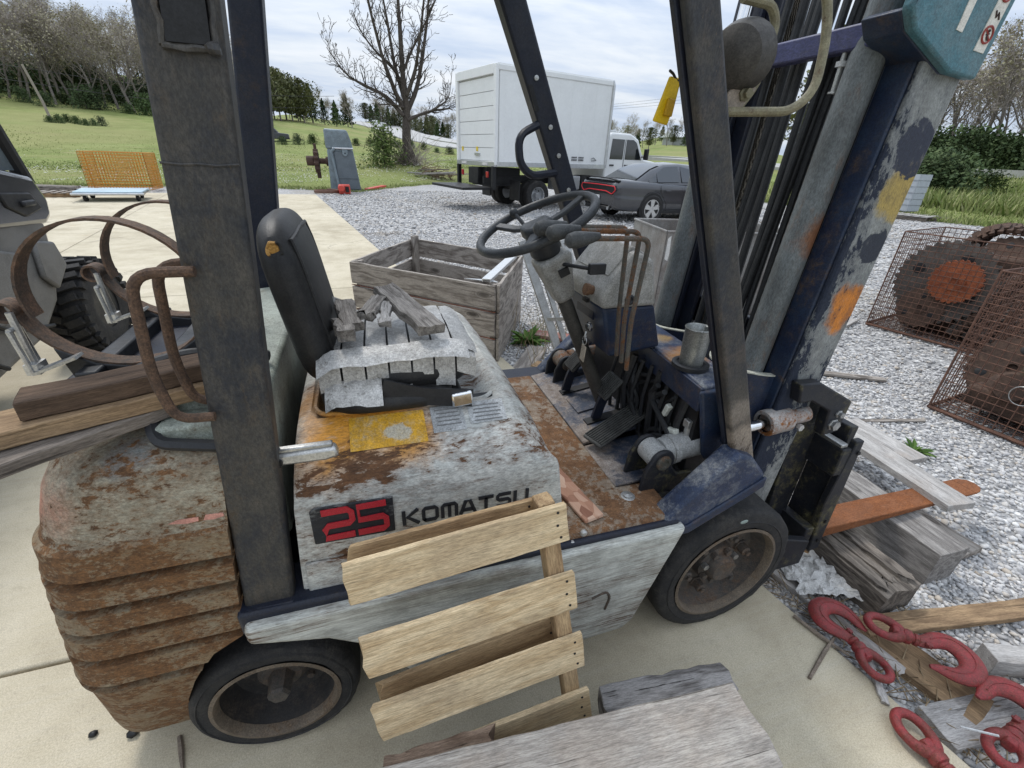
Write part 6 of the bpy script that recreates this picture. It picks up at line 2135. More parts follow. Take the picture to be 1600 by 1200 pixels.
def build_hook(eye, d, side, label, z=.03, roll_=0.0, L=1.0):
    d = V((d[0], d[1], 0)).normalized()
    n = V((-d.y, d.x, 0)) * side
    M = Mx(((d.x, n.x, 0, eye[0]), (d.y, n.y, 0, eye[1]), (0, 0, 1, z), (0, 0, 0, 1))) @ Mx.Scale(L, 4)
    root = bpy.data.objects.new('swivel_hook', None)
    link(root, M)
    tag(root, label, 'hook', 'red swivel hooks')
    ring = [(.004 + .056 * math.cos(a) * (1 - .10 * math.cos(a)), .042 * math.sin(a) * (1 - .18 * math.cos(a)), .004) for a in [2 * math.pi * i / 36 for i in range(36)]]
    part('swivel_eye', MB().tube(ring, [.0155 + .004 * max(0, math.cos(2 * math.pi * i / 36)) for i in range(36)], 12, closed=True), RED, root, M=M)
    part('eye_bolt_head', MB().lathe([(.0, -.020), (.021, -.020), (.023, -.016), (.023, .006), (.018, .010), (0, .010)], (.030, 0, .002), (-1, 0, .1), 6), RED, root, M=M, angle=20, bev=.002)
    part('swivel_body', MB().lathe([(.0, .0), (.024, .002), (.029, .014), (.027, .026), (.020, .03), (.019, .036), (.023, .038), (.024, .048), (.018, .054), (0, .055)], (.055, 0, .002), (1, 0, 0), 20), RED, root, M=M)
    pts = [(.095, 0), (.118, .004), (.142, .020), (.168, .044), (.200, .058), (.235, .050), (.262, .022), (.270, -.018), (.258, -.056), (.230, -.082), (.196, -.094), (.160, -.092), (.128, -.100)]
    rad = [.022, .025, .028, .033, .037, .040, .042, .042, .039, .034, .027, .020, .008]
    P, Rr = [], []
    for i in range(len(pts) - 1):
        for k in range(3):
            t = k / 3
            P.append((lerp(pts[i][0], pts[i + 1][0], t), lerp(pts[i][1], pts[i + 1][1], t), 0))
            Rr.append(lerp(rad[i], rad[i + 1], t))
    P.append((*pts[-1], 0))
    Rr.append(rad[-1])
    for _ in range(2):
        P = [P[0]] + [tuple((a + 2 * b + c) / 4 for a, b, c in zip(P[i - 1], P[i], P[i + 1])) for i in range(1, len(P) - 1)] + [P[-1]]
    hk = MB().tube(P, Rr, 14)
    hk.v = [(x, y, zz * .62) for x, y, zz in hk.v]
    h = part('hook_body', hk, RED, root, M=M)
    part('latch_lug', MB().box((.135, -.012, .012), (.022, .014, .018)).cyl((.135, -.024, .014), (.135, 0, .014), .005, 8), RED, h, M=M, bev=.002)
    part('forging_line', MB().tube([(x, y, r_ * .62) for (x, y, _), r_ in list(zip(P, Rr))[6:-4]], .0022, 5), RED, h, M=M)
    return root, M


def build_hooks():
    build_hook((1.462, .455), (.12, 1, 0), 1, 'red swivel hook lying across the slab edge, nearest the front wheel', .032, L=.82)
    build_hook((1.612, .535), (.66, -.75), 1, 'red swivel hook with its open bowl towards the grey planks, in the middle', .052, L=.88)
    build_hook((1.385, .275), (-.12, -1), 1, 'red swivel hook lying flat on the slab with only its eye in view', .03, L=.92)
    r, M = build_hook((1.575, .165), (.97, .25), -1, 'red swivel hook at the right picture edge with its bowl turned away from the slab', .048, L=.92)
    tm = text_mb('TURKEY', .022, .002)
    part('cast_lettering', tm, RED, r, M=M @ Mx.Translation((.215, -.060, .0235)) @ Mx.Rotation(-.6, 4, 'Z') @ Mx.Scale(-1, 4, (0, 1, 0)), smooth=False) if False else None
    part('latch_wire', MB().tube([(1.505, .242, .06), (1.560, .19, .085)], .0035, 6), ZINC, r)


build_hooks()


# ------------------------------------------------------------------ timbers by the forks, boards in the gravel, litter
def build_yard_wood():
    g = -.04
    board('heavy_timber', (1.80, 1.12, g), (1.80, .595, g), .20, .128, DARKW, 'dark cracked heavy timber under the forks, nearest the front wheel', 'timber', seed=91, rough=.0025, chew=.02, group='timbers under the forks', nx=16)
    board('heavy_timber', (2.16, 1.35, g), (2.145, .655, g), .17, .175, wood('grey_top_timber', (.33, .31, .29), (.105, .095, .088), .5, 1.2, .4, .8, .95), 'squarer grey topped timber under the forks, second from the wheel', 'timber', seed=92, rough=.0015, chew=.006, group='timbers under the forks', nx=16)
    for k, (dx, w, t_) in enumerate(((-.062, .05, .016), (.0, .035, .010), (.055, .055, .02))):
        board('raised_splinter', (1.80 + dx, 1.10, g + .126), (1.80 + dx * 1.05, .61, g + .126), w, t_, DARKW, '', seed=200 + k, rough=.004, chew=.06, parent=[o for o in COL.objects if o.name == 'heavy_timber'][0])
    board('fork_board', (2.46, 1.40, .158), (2.385, .80, .166), .15, .034, GREYW, 'pale grey board lying across both rusty fork blades', 'board', seed=93, chew=.004)
    board('fork_board', (2.60, 1.50, .158), (2.58, 1.10, .160), .13, .03, GREYW, 'short grey board behind the one across the forks', 'board', seed=94, chew=.004)
    board('cut_plank', (2.02, 1.45, -.03), (2.26, .99, .0), .14, .03, OLDW, 'old plank in the gravel between the timbers and the fork blade', 'plank', seed=95)
    board('cut_plank', (2.42, 1.05, -.035), (2.43, .70, -.03), .16, .03, OLDW, 'old plank half buried right of the timbers', 'plank', seed=96)
    board('cut_plank', (1.63, 1.10, -.035), (1.685, .755, -.03), .085, .03, TANW, 'brown plank beside the front wheel at the slab edge', 'plank', seed=97)
    board('edging_board', (1.47, .98, -.06), (1.585, .42, -.06), .045, .05, GREYW, 'thin grey edging board along the broken slab edge', 'board', seed=98)
    board('yard_plank', (1.60, .585, -.03), (2.55, .415, -.028), .075, .025, TANW, 'long weathered plank in the gravel above the open hook', 'plank', seed=99, rough=.002)
    board('yard_plank', (1.62, .60, -.042), (1.70, .25, -.035), .15, .028, TANW, 'wide tan plank under the open red hook', 'plank', seed=100, rough=.002)
    board('yard_plank', (1.50, .275, -.035), (2.1, .20, -.035), .12, .028, GREYW, 'grey plank under the hook at the right picture edge', 'plank', seed=101, rough=.002)
    board('yard_beam', (1.90, .372, -.04), (2.4, .16, -.04), .07, .075, GREYW, 'short squared grey beam at the right picture edge', 'beam', seed=102)
    board('slab_splinter', (1.49, .49, .001), (1.40, .36, .001), .02, .012, GREYW, 'narrow grey splinter on the slab under the nearest hook eye', 'splinter', seed=103, rough=.003, chew=.01)
    board('gravel_lath', (3.45, 2.38, -.03), (3.9, 2.12, -.03), .06, .02, OLDW, 'flat grey lath in the gravel beyond the forks', 'lath', seed=104)
    board('gravel_lath', (4.80, 3.22, -.03), (5.12, 3.34, -.03), .09, .03, GREYW, 'pale lath at the corner of the farther wire basket', 'lath', seed=105)
    board('gravel_lath', (3.05, 1.72, -.038), (3.55, 1.60, -.038), .03, .012, OLDW, 'thin lath near the nearer wire basket corner', 'lath', seed=106)
    tw = plain('twig_bark', (.20, .16, .125), .9, var=.4, scale=30)
    for i, (P, lab) in enumerate((([(1.372, .682, .008), (1.395, .60, .010), (1.43, .51, .012)], 'longer grey twig on the slab edge by the nearest hook'),
                                  ([(1.236, .493, .006), (1.36, .545, .010), (1.452, .577, .014)], 'brown twig crossing the longer twig on the slab'),
                                  ([(-.655, .885, .005), (-.64, .845, .006), (-.622, .795, .005)], 'short twig on the slab left of the rear wheel'))):
        thing('twig', MB().tube(P, [.006, .007, .004], 6).jit(.0015, i, 60), tw, lab, 'twig', 'twigs on the slab')
    # straw and bark litter in the corner between slab edge, timbers and hooks
    rg = np.random.default_rng(3)
    mb = MB()
    r2 = random.Random(9)
    for _ in range(420):
        y = r2.uniform(.15, 1.1)
        x = 1.53 - .165 * y + abs(r2.gauss(0, .16)) + .02
        a = r2.uniform(0, math.pi)
        L = r2.uniform(.02, .09)
        z = -.028 + r2.random() * .022
        d = V((math.cos(a) * L, math.sin(a) * L, r2.gauss(0, .01)))
        mb.tube([V((x, y, z)), V((x, y, z)) + d], [.0022, .0012], 3, cap=False)
    o = part('straw_litter', mb, m_blade('straw', [(.11, .075, .045), (.27, .20, .12), (.36, .29, .19)]), smooth=False)
    tag(o, 'dry straw and bark litter along the broken slab edge', 'litter', kind='stuff')
    # crumpled sheet
    rows = []
    for i in range(22):
        row = []
        for j in range(18):
            u, v_ = i / 21 - .5, j / 17 - .5
            n1 = mnoise.noise(V((u * 5, v_ * 5, 2)))
            n2 = mnoise.noise(V((u * 13, v_ * 13, 7)))
            row.append((1.625 + u * .24 + v_ * .06 + n1 * .03, .80 + v_ * .20 - u * .10 + n2 * .02, -.01 + .05 * (abs(n1)) + .03 * abs(n2) + .02 * (1 - 4 * u * u)))
        rows.append(row)
    thing('plastic_sheet', MB().grid(rows), plain('dusty_white_plastic', (.52, .51, .49), .4, var=.3, scale=18), 'crumpled dusty white plastic sheet at the slab edge by the front wheel', 'plastic sheet', smooth=False)
    # weeds
    wl = m_leaf('weed_leaf', [(.05, .10, .025), (.085, .15, .035), (.12, .19, .05)])
    for (x, y, s, n, lab) in ((3.06, 1.35, .15, 26, 'green dandelion rosette growing in the gravel beyond the forks'), (1.32, 3.55, .26, 40, 'leafy green weed between the crate and the leaning frame'), (1.95, 2.15, .10, 14, 'small weed in the gravel far behind the fork tips')):
        r3 = random.Random(n)
        mb = MB()
        for k in range(n):
            a = k * 2.4 + r3.gauss(0, .2)
            L = s * r3.uniform(.5, 1)
            el = r3.uniform(.2, 1.0)
            d = V((math.cos(a) * math.cos(el), math.sin(a) * math.cos(el), math.sin(el)))
            sd_ = V((-math.sin(a), math.cos(a), 0)) * L * .11
            p0 = V((x, y, -.04))
            m1, m2 = p0 + d * L * .5, p0 + d * L + V((0, 0, -L * .25))
            mb.add([p0 - sd_ * .3, p0 + sd_ * .3, m1 + sd_, m2, m1 - sd_], [(0, 1, 2, 3, 4)])
        thing('weed', mb, wl, lab, 'weed', smooth=False)
    # dead stalks and planks behind the crate
    board('crate_side_board', (1.20, 3.05, -.03), (1.55, 2.6, -.02), .12, .03, TANW, 'broken tan board on the ground right of the crate', 'board', seed=120)
    board('crate_side_board', (1.05, 2.95, -.04), (1.35, 3.35, -.02), .16, .03, OLDW, 'old board on the ground against the crate corner', 'board', seed=121)
    board('red_painted_board', (1.38, 3.72, -.02), (1.75, 3.45, -.01), .14, .03, worn('faded_red_paint', (.33, .11, .08), .3, 12, rust=((.2, .16, .13), (.36, .32, .28))), 'faded red painted board beyond the leaning frame', 'board', seed=122)
    mb = MB()
    r3 = random.Random(77)
    for _ in range(90):
        p = V((r3.uniform(1.1, 1.75), r3.uniform(2.6, 3.9), -.04))
        mb.tube([p, p + V((r3.gauss(0, .06), r3.gauss(0, .06), r3.uniform(.1, .45)))], [.003, .0015], 3, cap=False)
    tag(part('dry_stalks', mb, m_blade('dry_stalk', [(.2, .15, .09), (.3, .24, .14), (.1, .13, .04)]), smooth=False), 'dry weed stalks in the gravel beside the crate', 'stalks', kind='stuff')
    # pebbles on the slab
    for (x, y, s, lab) in ((-.885, .96, .012, 'dark pebble on the slab left of the counterweight'), (-.78, .93, .016, 'larger dark pebble on the slab below the counterweight'), (.62, .60, .008, 'tiny dark pebble on the slab below the white skirt')):
        thing('pebble', MB().ball((x, y, s * .5), s, 8, 6, (1, .8, .6)).jit(.003, 1, 80), BLACK, lab, 'pebble')


build_yard_wood()

# ------------------------------------------------------------------ vehicles
def carpaint(name, col, rough=.25, metal=.3):
    m, t, b = new_mat(name)
    n = noise(t, objc(t), 3, 5, .6)
    setb(t, b, col=ramp(t, n, [(.3, tuple(c * .9 for c in col)), (.7, col)]), rough=rough, metal=metal, coat=.8)
    b.inputs['Coat Roughness'].default_value = .06
    return m


GLASS = plain('tinted_glass', (.012, .015, .018), .06, .0, .1, spec=.9, coat=.5)
VWHITE = plain('truck_white', (.74, .75, .75), .35, 0, .06, 2)
ALU = plain('trim_aluminium', (.55, .56, .57), .35, .8, .15)
TRIMB = plain('black_trim', (.015, .015, .016), .5, var=.3)
REDL = plain('red_lens', (.42, .015, .02), .15, coat=.6)
ALLOY = plain('alloy_wheel', (.62, .62, .62), .3, .8, .12)


def road_wheel(parent, M, p, r, w, sgn, mat=ALLOY, spokes=5, rimr=.70):
    """wheel in a vehicle's own frame: outer face towards sgn*y"""
    c = V(p)
    ax = (0, -sgn, 0)
    g = bpy.data.objects.new('wheel', None)
    g.empty_display_size = .1
    link(g, M @ Mx.Translation(c), parent)
    ri = r * rimr
    part('tyre', MB().lathe([(ri, .01), (ri + .02, 0), (r - .03, .0), (r, .03), (r, w - .03), (r - .03, w), (ri, w)], c, ax, 36, False), RUBBER, g, M=M)
    rim = MB().lathe([(ri, .012), (ri - .015, .02), (ri - .02, w * .6), (0, w * .6)], c, ax, 30, False)
    part('rim', rim, mat if spokes == 0 else TRIMB, g, M=M)
    if spokes:
        mb = MB()
        for k in range(spokes):
            a = 2 * math.pi * k / spokes + .3
            d = V((math.cos(a), 0, math.sin(a)))
            s = V((-math.sin(a), 0, math.cos(a)))
            o = c + V((0, -sgn * .012, 0))
            q = [o + d * .04 + s * .035, o + d * ri * .97 + s * .075, o + d * ri * .97 - s * .075, o + d * .04 - s * .035]
            mb.quadprism([x + V((0, -sgn * .03, 0)) for x in q], q)
        mb.lathe([(ri, .012), (ri - .02, .012), (ri - .02, .04), (ri, .04)], c, ax, 30, False).lathe([(.06, .0), (.06, .03), (0, .0)], c + V((0, -sgn * .02, 0)), ax, 12)
        part('alloy_spokes', mb, mat, g, M=M, smooth=False)
    else:
        part('hub_cap', MB().lathe([(.10, w * .6), (.09, .02), (0, .01)], c, ax, 16), mat, g, M=M)
        for k in range(8):
            a = k * math.pi / 4
            part('rim_hole', MB().lathe([(.022, w * .6 - .004), (0, w * .6 - .004)], c + V((math.cos(a) * ri * .68, 0, math.sin(a) * ri * .68)), ax, 8), TRIMB, g, M=M)


def build_sedan():
    hd = V((1, .10, 0)).normalized()
    lf = V((-hd.y, hd.x, 0))
    O = V((7.43, 11.1, 0)) - hd * 1.14 + lf * .86
    M = frame((O.x, O.y, -.04), hd)
    root = bpy.data.objects.new('grey_sedan', None)
    link(root, M)
    tag(root, 'dark grey sedan with red racetrack tail lamp parked on the gravel', 'car')
    paint = carpaint('gunmetal_paint', (.055, .056, .062))
    X = [0, .06, .2, .45, .8, 1.14, 1.6, 2.2, 2.8, 3.4, 3.9, 4.3, 4.7, 4.95, 5.04]
    W = [.80, .86, .91, .94, .95, .96, .945, .935, .935, .94, .95, .945, .91, .82, .70]
    ZB = [.42, .34, .30, .27, .26, .25, .24, .24, .24, .24, .25, .26, .26, .28, .36]
    ZT = [.92, 1.00, 1.035, 1.03, 1.02, 1.01, .99, .97, .965, .965, .95, .90, .84, .76, .68]
    rows = []
    for x, w, zb, zt in zip(X, W, ZB, ZT):
        h = zt - zb
        half = [(.70 * w, zb), (.95 * w, zb + .04), (w, zb + .16), (w * 1.0, zb + h * .45), (w * .965, zb + h * .66), (w * .985, zb + h * .74), (w * .95, zb + h * .92), (w * .87, zt), (w * .5, zt + .02), (0, zt + .025)]
        rows.append([(x, -y, z) for y, z in half] + [(x, y, z) for y, z in half[-2::-1]])
    mb = MB().grid(rows)
    n = len(rows[0])
    mb.f.append(tuple(range(n)))
    mb.f.append(tuple((len(rows) - 1) * n + k for k in range(n))[::-1])
    body = part('body', mb, paint, root, M=M, angle=50)
    # cabin: roof and pillars as one shell, dark panes a little proud
    sec = [(.62, .80, 1.00, .78), (1.15, .70, 1.30, .74), (1.6, .62, 1.435, .68), (2.1, .61, 1.465, .67), (2.6, .62, 1.44, .68), (3.05, .68, 1.27, .74), (3.55, .78, .985, .80)]
    rows = []
    for x, wt, zt, wb in sec:
        zb = .95
        rows.append([(x, -.86, zb), (x, -wb - (.86 - wb) * .3, lerp(zb, zt, .5)), (x, -wt, zt - .03), (x, -wt * .8, zt), (x, 0, zt + .02), (x, wt * .8, zt), (x, wt, zt - .03), (x, wb + (.86 - wb) * .3, lerp(zb, zt, .5)), (x, .86, zb)])
    part('cabin_shell', MB().grid(rows), paint, root, M=M, angle=60)
    for s in (-1, 1):
        def sd_(x, f):       # point on the side between belt (0) and roof (1)
            wt = interp(x, [(a, b) for a, b, c, d in sec])
            zt = interp(x, [(a, c) for a, b, c, d in sec]) - .035
            wb = interp(x, [(a, d) for a, b, c, d in sec])
            wm_ = wb + (.86 - wb) * .3
            y = interp(f, [(0, .86), (.5, wm_), (1, wt)]) + .006
            return (x, s * y, lerp(.985, zt, f))
        for nm, xs, xe, f0, f1 in (('rear_window', 1.30, 2.05, .62, .93), ('front_window', 2.13, 3.0, .93, .60), ('quarter_window', 1.02, 1.26, .45, .55)):
            lo = [sd_(lerp(xs, xe, k / 6), .06) for k in range(7)]
            hi = [sd_(lerp(xs, xe, k / 6), lerp(f0, f1, k / 6) if nm != 'rear_window' else .93 if k > 1 else lerp(.7, .93, k / 2)) for k in range(7)]
            part(nm, MB().grid([lo, hi]), GLASS, root, M=M)
        part('side_mirror', MB().ball((3.0, s * 1.02, 1.04), .09, 10, 8, (.8, 1, .75)), paint, root, M=M)
        part('door_handle', MB().box((1.62, s * .958, .80), (.17, .02, .03)), paint, root, M=M, bev=.008)
        part('door_handle', MB().box((2.72, s * .95, .79), (.17, .02, .03)), paint, root, M=M, bev=.008)
        for x0, pts in ((0, [(1.36, .93), (1.40, .75), (1.62, .48), (1.64, .30)]), (1, [(2.18, .94), (2.16, .70), (2.2, .30)])):
            part('door_seam', MB().tube([(x, s * (.94 if z > .9 else .948), z) for x, z in pts], .006, 4), TRIMB, root, M=M)
        part('sill', MB().box((2.5, s * .93, .27), (2.2, .04, .09)), TRIMB, root, M=M, bev=.01)
        for x in (1.14, 4.19):
            part('wheel_arch', MB().lathe([(.40, 0), (.385, .012), (0, .012)], (x, s * .948, .37), (0, s, 0), 32), TRIMB, body, M=M)
            road_wheel(root, M, (x, s * .995, .35), .35, .22, s)
    # rear: glass, tail lamp loop, dark panel, plate, spoiler, bumper insert, exhausts
    part('rear_glass', MB().grid([[(.66, -.70, 1.045), (.66, 0, 1.06), (.66, .70, 1.045)], [(1.12, -.62, 1.305), (1.12, 0, 1.335), (1.12, .62, 1.305)], [(1.50, -.55, 1.43), (1.50, 0, 1.45), (1.50, .55, 1.43)]]), GLASS, root, M=M)
    part('windscreen', MB().grid([[(3.52, -.70, 1.01), (3.52, 0, 1.03), (3.52, .70, 1.01)], [(2.72, -.58, 1.42), (2.72, 0, 1.45), (2.72, .58, 1.42)]]), GLASS, root, M=M)
    part('tail_panel', MB().prism([(-.84, .80), (-.72, .68), (-.40, .70), (.40, .70), (.72, .68), (.84, .80), (.80, .91), (-.80, .91)], 'x', -.012, .06), TRIMB, root, M=M, bev=.01)
    loop = fillet([(-.014, -.83, .80), (-.014, -.70, .70), (-.014, -.42, .76), (-.014, .42, .76), (-.014, .70, .70), (-.014, .83, .80), (-.014, .79, .89), (-.014, 0, .90), (-.014, -.79, .89), (-.014, -.83, .81)], .05, 4)
    lampm = plain('tail_lamp_red', (.55, .02, .03), .2)
    b = lampm.node_tree.nodes['Principled BSDF']
    b.inputs['Emission Color'].default_value = (1, .06, .08, 1)
    b.inputs['Emission Strength'].default_value = .05
    part('tail_lamp', MB().tube(loop, .012, 8), lampm, root, M=M)
    part('plate', MB().box((-.022, 0, .56), (.02, .31, .16)), plain('plate_white', (.66, .66, .68), .4, var=.3, scale=30), root, M=M, bev=.004)
    part('bumper_insert', MB().box((.02, 0, .34), (.06, 1.3, .10)), TRIMB, root, M=M, bev=.02)
    part('spoiler', MB().tube([(.10, -.82, 1.02), (.03, -.5, 1.065), (.02, 0, 1.075), (.03, .5, 1.065), (.10, .82, 1.02)], 0, sect=[(-.05, -.012), (.05, -.012), (.05, .012), (-.05, .012)]), TRIMB, root, M=M)
    for s in (-1, 1):
        part('exhaust', MB().tube([(-.02, s * .58, .35), (.1, s * .58, .35)], .045, 14), ALU, root, M=M)
    part('headlamp', MB().box((4.93, -.62, .66), (.12, .36, .10)), GLASS, root, M=M, bev=.02)
    part('headlamp', MB().box((4.93, .62, .66), (.12, .36, .10)), GLASS, root, M=M, bev=.02)


build_sedan()


def build_truck():
    hd = V((.967, .255, 0))
    M = frame((3.80, 13.5, -.04), hd)
    root = bpy.data.objects.new('box_truck', None)
    link(root, M)
    tag(root, 'white box truck with roll-up rear door and folded lift gate', 'truck')
    W, L, z0, z1 = 2.42, 4.15, 1.24, 3.62
    bx = part('cargo_box', MB().box((L / 2 + .03, W / 2, (z0 + z1) / 2), (L - .06, W - .02, z1 - z0)), VWHITE, root, M=M, bev=.03)
    for y in (.012, W - .012):
        s = -1 if y < 1 else 1
        part('lower_rail', MB().box((L / 2, y + s * .012, z0 + .03), (L, .03, .13)), ALU, bx, M=M, bev=.006)
        part('upper_rail', MB().box((L / 2, y + s * .010, z1 - .07), (L, .03, .12)), VWHITE, bx, M=M, bev=.01)
        mb = MB()
        for k in range(9):
            for j in range(20):
                mb.ball((.25 + k * .46, y + s * .010, z0 + .16 + j * .105), .012, 5, 4, (1, .5, 1))
        part('rivet_rows', mb, VWHITE, bx, M=M, kind='stuff')
    part('front_corner', MB().tube([(L - .02, .0, z0), (L - .02, .0, z1 - .12), (L - .06, .03, z1)], .05, 8), ALU, bx, M=M)
    part('roof_cap', MB().box((L / 2, W / 2, z1 + .012), (L - .1, W - .1, .03)), VWHITE, bx, M=M)
    # rear frame and roll-up door in separate slats
    for y in (.06, W - .06):
        part('rear_post', MB().box((-.02, y, (z0 + z1) / 2), (.10, .13, z1 - z0)), VWHITE, bx, M=M, bev=.01)
    part('rear_header', MB().box((-.02, W / 2, z1 - .10), (.10, W - .26, .22)), VWHITE, bx, M=M, bev=.01)
    part('rear_sill', MB().box((-.02, W / 2, z0 + .02), (.11, W - .02, .13)), ALU, bx, M=M, bev=.01)
    dh = (z1 - .23 - z0 - .10) / 6
    for k in range(6):
        part('door_slat', MB().box((.012, W / 2, z0 + .09 + dh * (k + .5)), (.04, W - .27, dh - .012)), VWHITE, bx, M=M, bev=.006)
    part('door_latch', MB().box((-.02, W / 2 - .1, z0 + .26), (.05, .30, .07)), ALU, bx, M=M)
    yel = plain('yellow_square', (.70, .52, .05), .5)
    for y in (1.15, 2.1):
        part('yellow_sticker', MB().box((-.012, y, z0 + .40), (.006, .12, .12)), yel, bx, M=M)
    tx = plain('decal_grey', (.12, .12, .13), .6)
    for r_ in range(2):
        for k in range(9):
            if k == 4:
                continue
            part('decal_mark', MB().box((2.72 + k * .055, -.006, z0 + .27 - r_ * .07), (.038, .006, .045)), tx, bx, M=M)
    part('decal_mark', MB().tube([(3.5, -.006, z0 + .24), (3.6, -.006, z0 + .28), (3.72, -.006, z0 + .21), (3.52, -.006, z0 + .19)], .010, 4), tx, bx, M=M)
    # lift gate and tail
    gt = part('lift_gate', MB().box((-.55, W / 2, .62), (.95, W - .25, .07)), TRIMB, root, M=M, bev=.01)
    for y in (.10, W - .10):
        part('gate_column', MB().box((-.04, y, .90), (.12, .10, .62)), TRIMB, gt, M=M, bev=.01)
    part('gate_box', MB().box((.05, W * .55, .92), (.22, .62, .46)), TRIMB, gt, M=M, bev=.02)
    for y in (.42, W - .42):
        part('tail_lamp', MB().box((-.07, y, .98), (.04, .12, .16)), REDL, gt, M=M, bev=.01)
    for y in (.55, W - .55):
        part('marker', MB().box((-.085, y, z0 + .02), (.02, .30, .06)), plain('marker_white', (.7, .68, .66), .4), gt, M=M)
    ch = part('frame_rails', MB().box((3.2, .78, .82), (6.4, .1, .2)).box((3.2, W - .78, .82), (6.4, .1, .2)).box((1.4, W / 2, .6), (.2, 1.6, .2)).box((.7, W / 2, .9), (1.2, .9, .5)), TRIMB, root, M=M)
    part('side_tank', MB().box((2.75, .35, .78), (1.0, .45, .42)), ALU, ch, M=M, bev=.04)
    part('tool_box', MB().box((3.55, .35, .75), (.5, .4, .5)), TRIMB, ch, M=M, bev=.02)
    part('mud_flap', MB().box((.85, .33, .55), (.03, .55, .55)), TRIMB, ch, M=M)
    part('mud_flap', MB().box((.85, W - .33, .55), (.03, .55, .55)), TRIMB, ch, M=M)
    for y, s in ((.06, -1), (W - .06, 1)):
        road_wheel(root, M, (1.55, y, .42), .42, .26, s, ALU, 0, .58)
        road_wheel(root, M, (1.55, y - s * .30, .42), .42, .26, s, ALU, 0, .58)
        road_wheel(root, M, (6.1, y - s * .10, .42), .42, .27, s, ALU, 0, .58)
    # crew cab
    prof = [(4.32, .55), (4.30, 1.28), (4.36, 2.18), (4.50, 2.28), (5.35, 2.28), (5.75, 2.12), (6.12, 1.52), (7.05, 1.42), (7.22, 1.25), (7.25, .60)]
    cb = part('crew_cab', MB().prism(prof, 'y', .20, W - .20), VWHITE, root, M=M, bev=.06, seg=3)
    for y, s in ((.195, -1), (W - .195, 1)):
        part('rear_door_window', MB().prism([(4.48, 1.50), (5.08, 1.50), (5.08, 2.10), (4.52, 2.10)], 'y', y - .008, y + .008), GLASS, cb, M=M, bev=.02)
        part('front_door_window', MB().prism([(5.18, 1.50), (5.98, 1.50), (5.66, 2.02), (5.5, 2.10), (5.18, 2.10)], 'y', y - .008, y + .008), GLASS, cb, M=M, bev=.02)
        part('side_mirror', MB().box((5.98, y + s * .20, 1.68), (.10, .16, .34)).box((5.98, y + s * .08, 1.6), (.04, .2, .04)), TRIMB, cb, M=M, bev=.02)
        for x in (4.60, 5.28):
            part('door_handle', MB().box((x, y + s * .012, 1.32), (.18, .03, .045)), TRIMB, cb, M=M, bev=.008)
        part('door_seam', MB().box((5.13, y + s * .001, 1.35), (.014, .012, 1.5)), TRIMB, cb, M=M)
        part('wheel_arch', MB().lathe([(.52, 0), (.50, .012), (0, .012)], (6.1, y - s * .0, .55), (0, s, 0), 24), TRIMB, cb, M=M)
    part('windscreen', MB().grid([[(5.80, .32, 2.08), (5.80, W - .32, 2.08)], [(6.13, .32, 1.56), (6.13, W - .32, 1.56)]]), GLASS, cb, M=M)
    part('beacon_rack', MB().box((4.9, W / 2, 2.33), (.5, 1.0, .08)), ALU, cb, M=M, bev=.02)


build_truck()


def build_suv(p, rz, label, paint, sc=1.0):
    M = Mx.Translation(p) @ Mx.Rotation(rz, 4, 'Z') @ Mx.Scale(sc, 4)
    root = bpy.data.objects.new('distant_suv', None)
    link(root, M)
    tag(root, label, 'car')
    part('body', MB().prism([(0, .35), (0, .95), (.1, 1.05), (3.4, 1.05), (4.5, .95), (4.6, .35)], 'y', -.9, .9), paint, root, M=M, bev=.08, seg=2)
    part('cabin', MB().prism([(.05, 1.0), (.2, 1.72), (2.7, 1.74), (3.4, 1.05)], 'y', -.8, .8), paint, root, M=M, bev=.08, seg=2)
    for s in (-1, 1):
        part('window', MB().prism([(.35, 1.15), (.40, 1.58), (1.35, 1.58), (1.35, 1.15)], 'y', s * .80 - .012, s * .80 + .012), GLASS, root, M=M)
        part('window', MB().prism([(1.5, 1.15), (1.5, 1.58), (2.6, 1.58), (3.0, 1.15)], 'y', s * .80 - .012, s * .80 + .012), GLASS, root, M=M)
        for x in (.85, 3.7):
            part('wheel', MB().cyl((x, s * .72, .36), (x, s * .93, .36), .36, 18), RUBBER, root, M=M)


a, d = R(-6.6), 70
build_suv((d * math.sin(a) - 4.2, d * math.cos(a), terr(d * math.sin(a), d * math.cos(a))), .05, 'dark distant SUV parked in the meadow beside the fence line', carpaint('suv_dark', (.03, .032, .04)))
for x, y, lab in ((9.8, 182, 'tiny white car on the highway, nearer of two'), (8.4, 195, 'tiny white car on the highway, farther of two')):
    build_suv((x, y, terr(x, y) + .5), 1.7, lab, VWHITE)


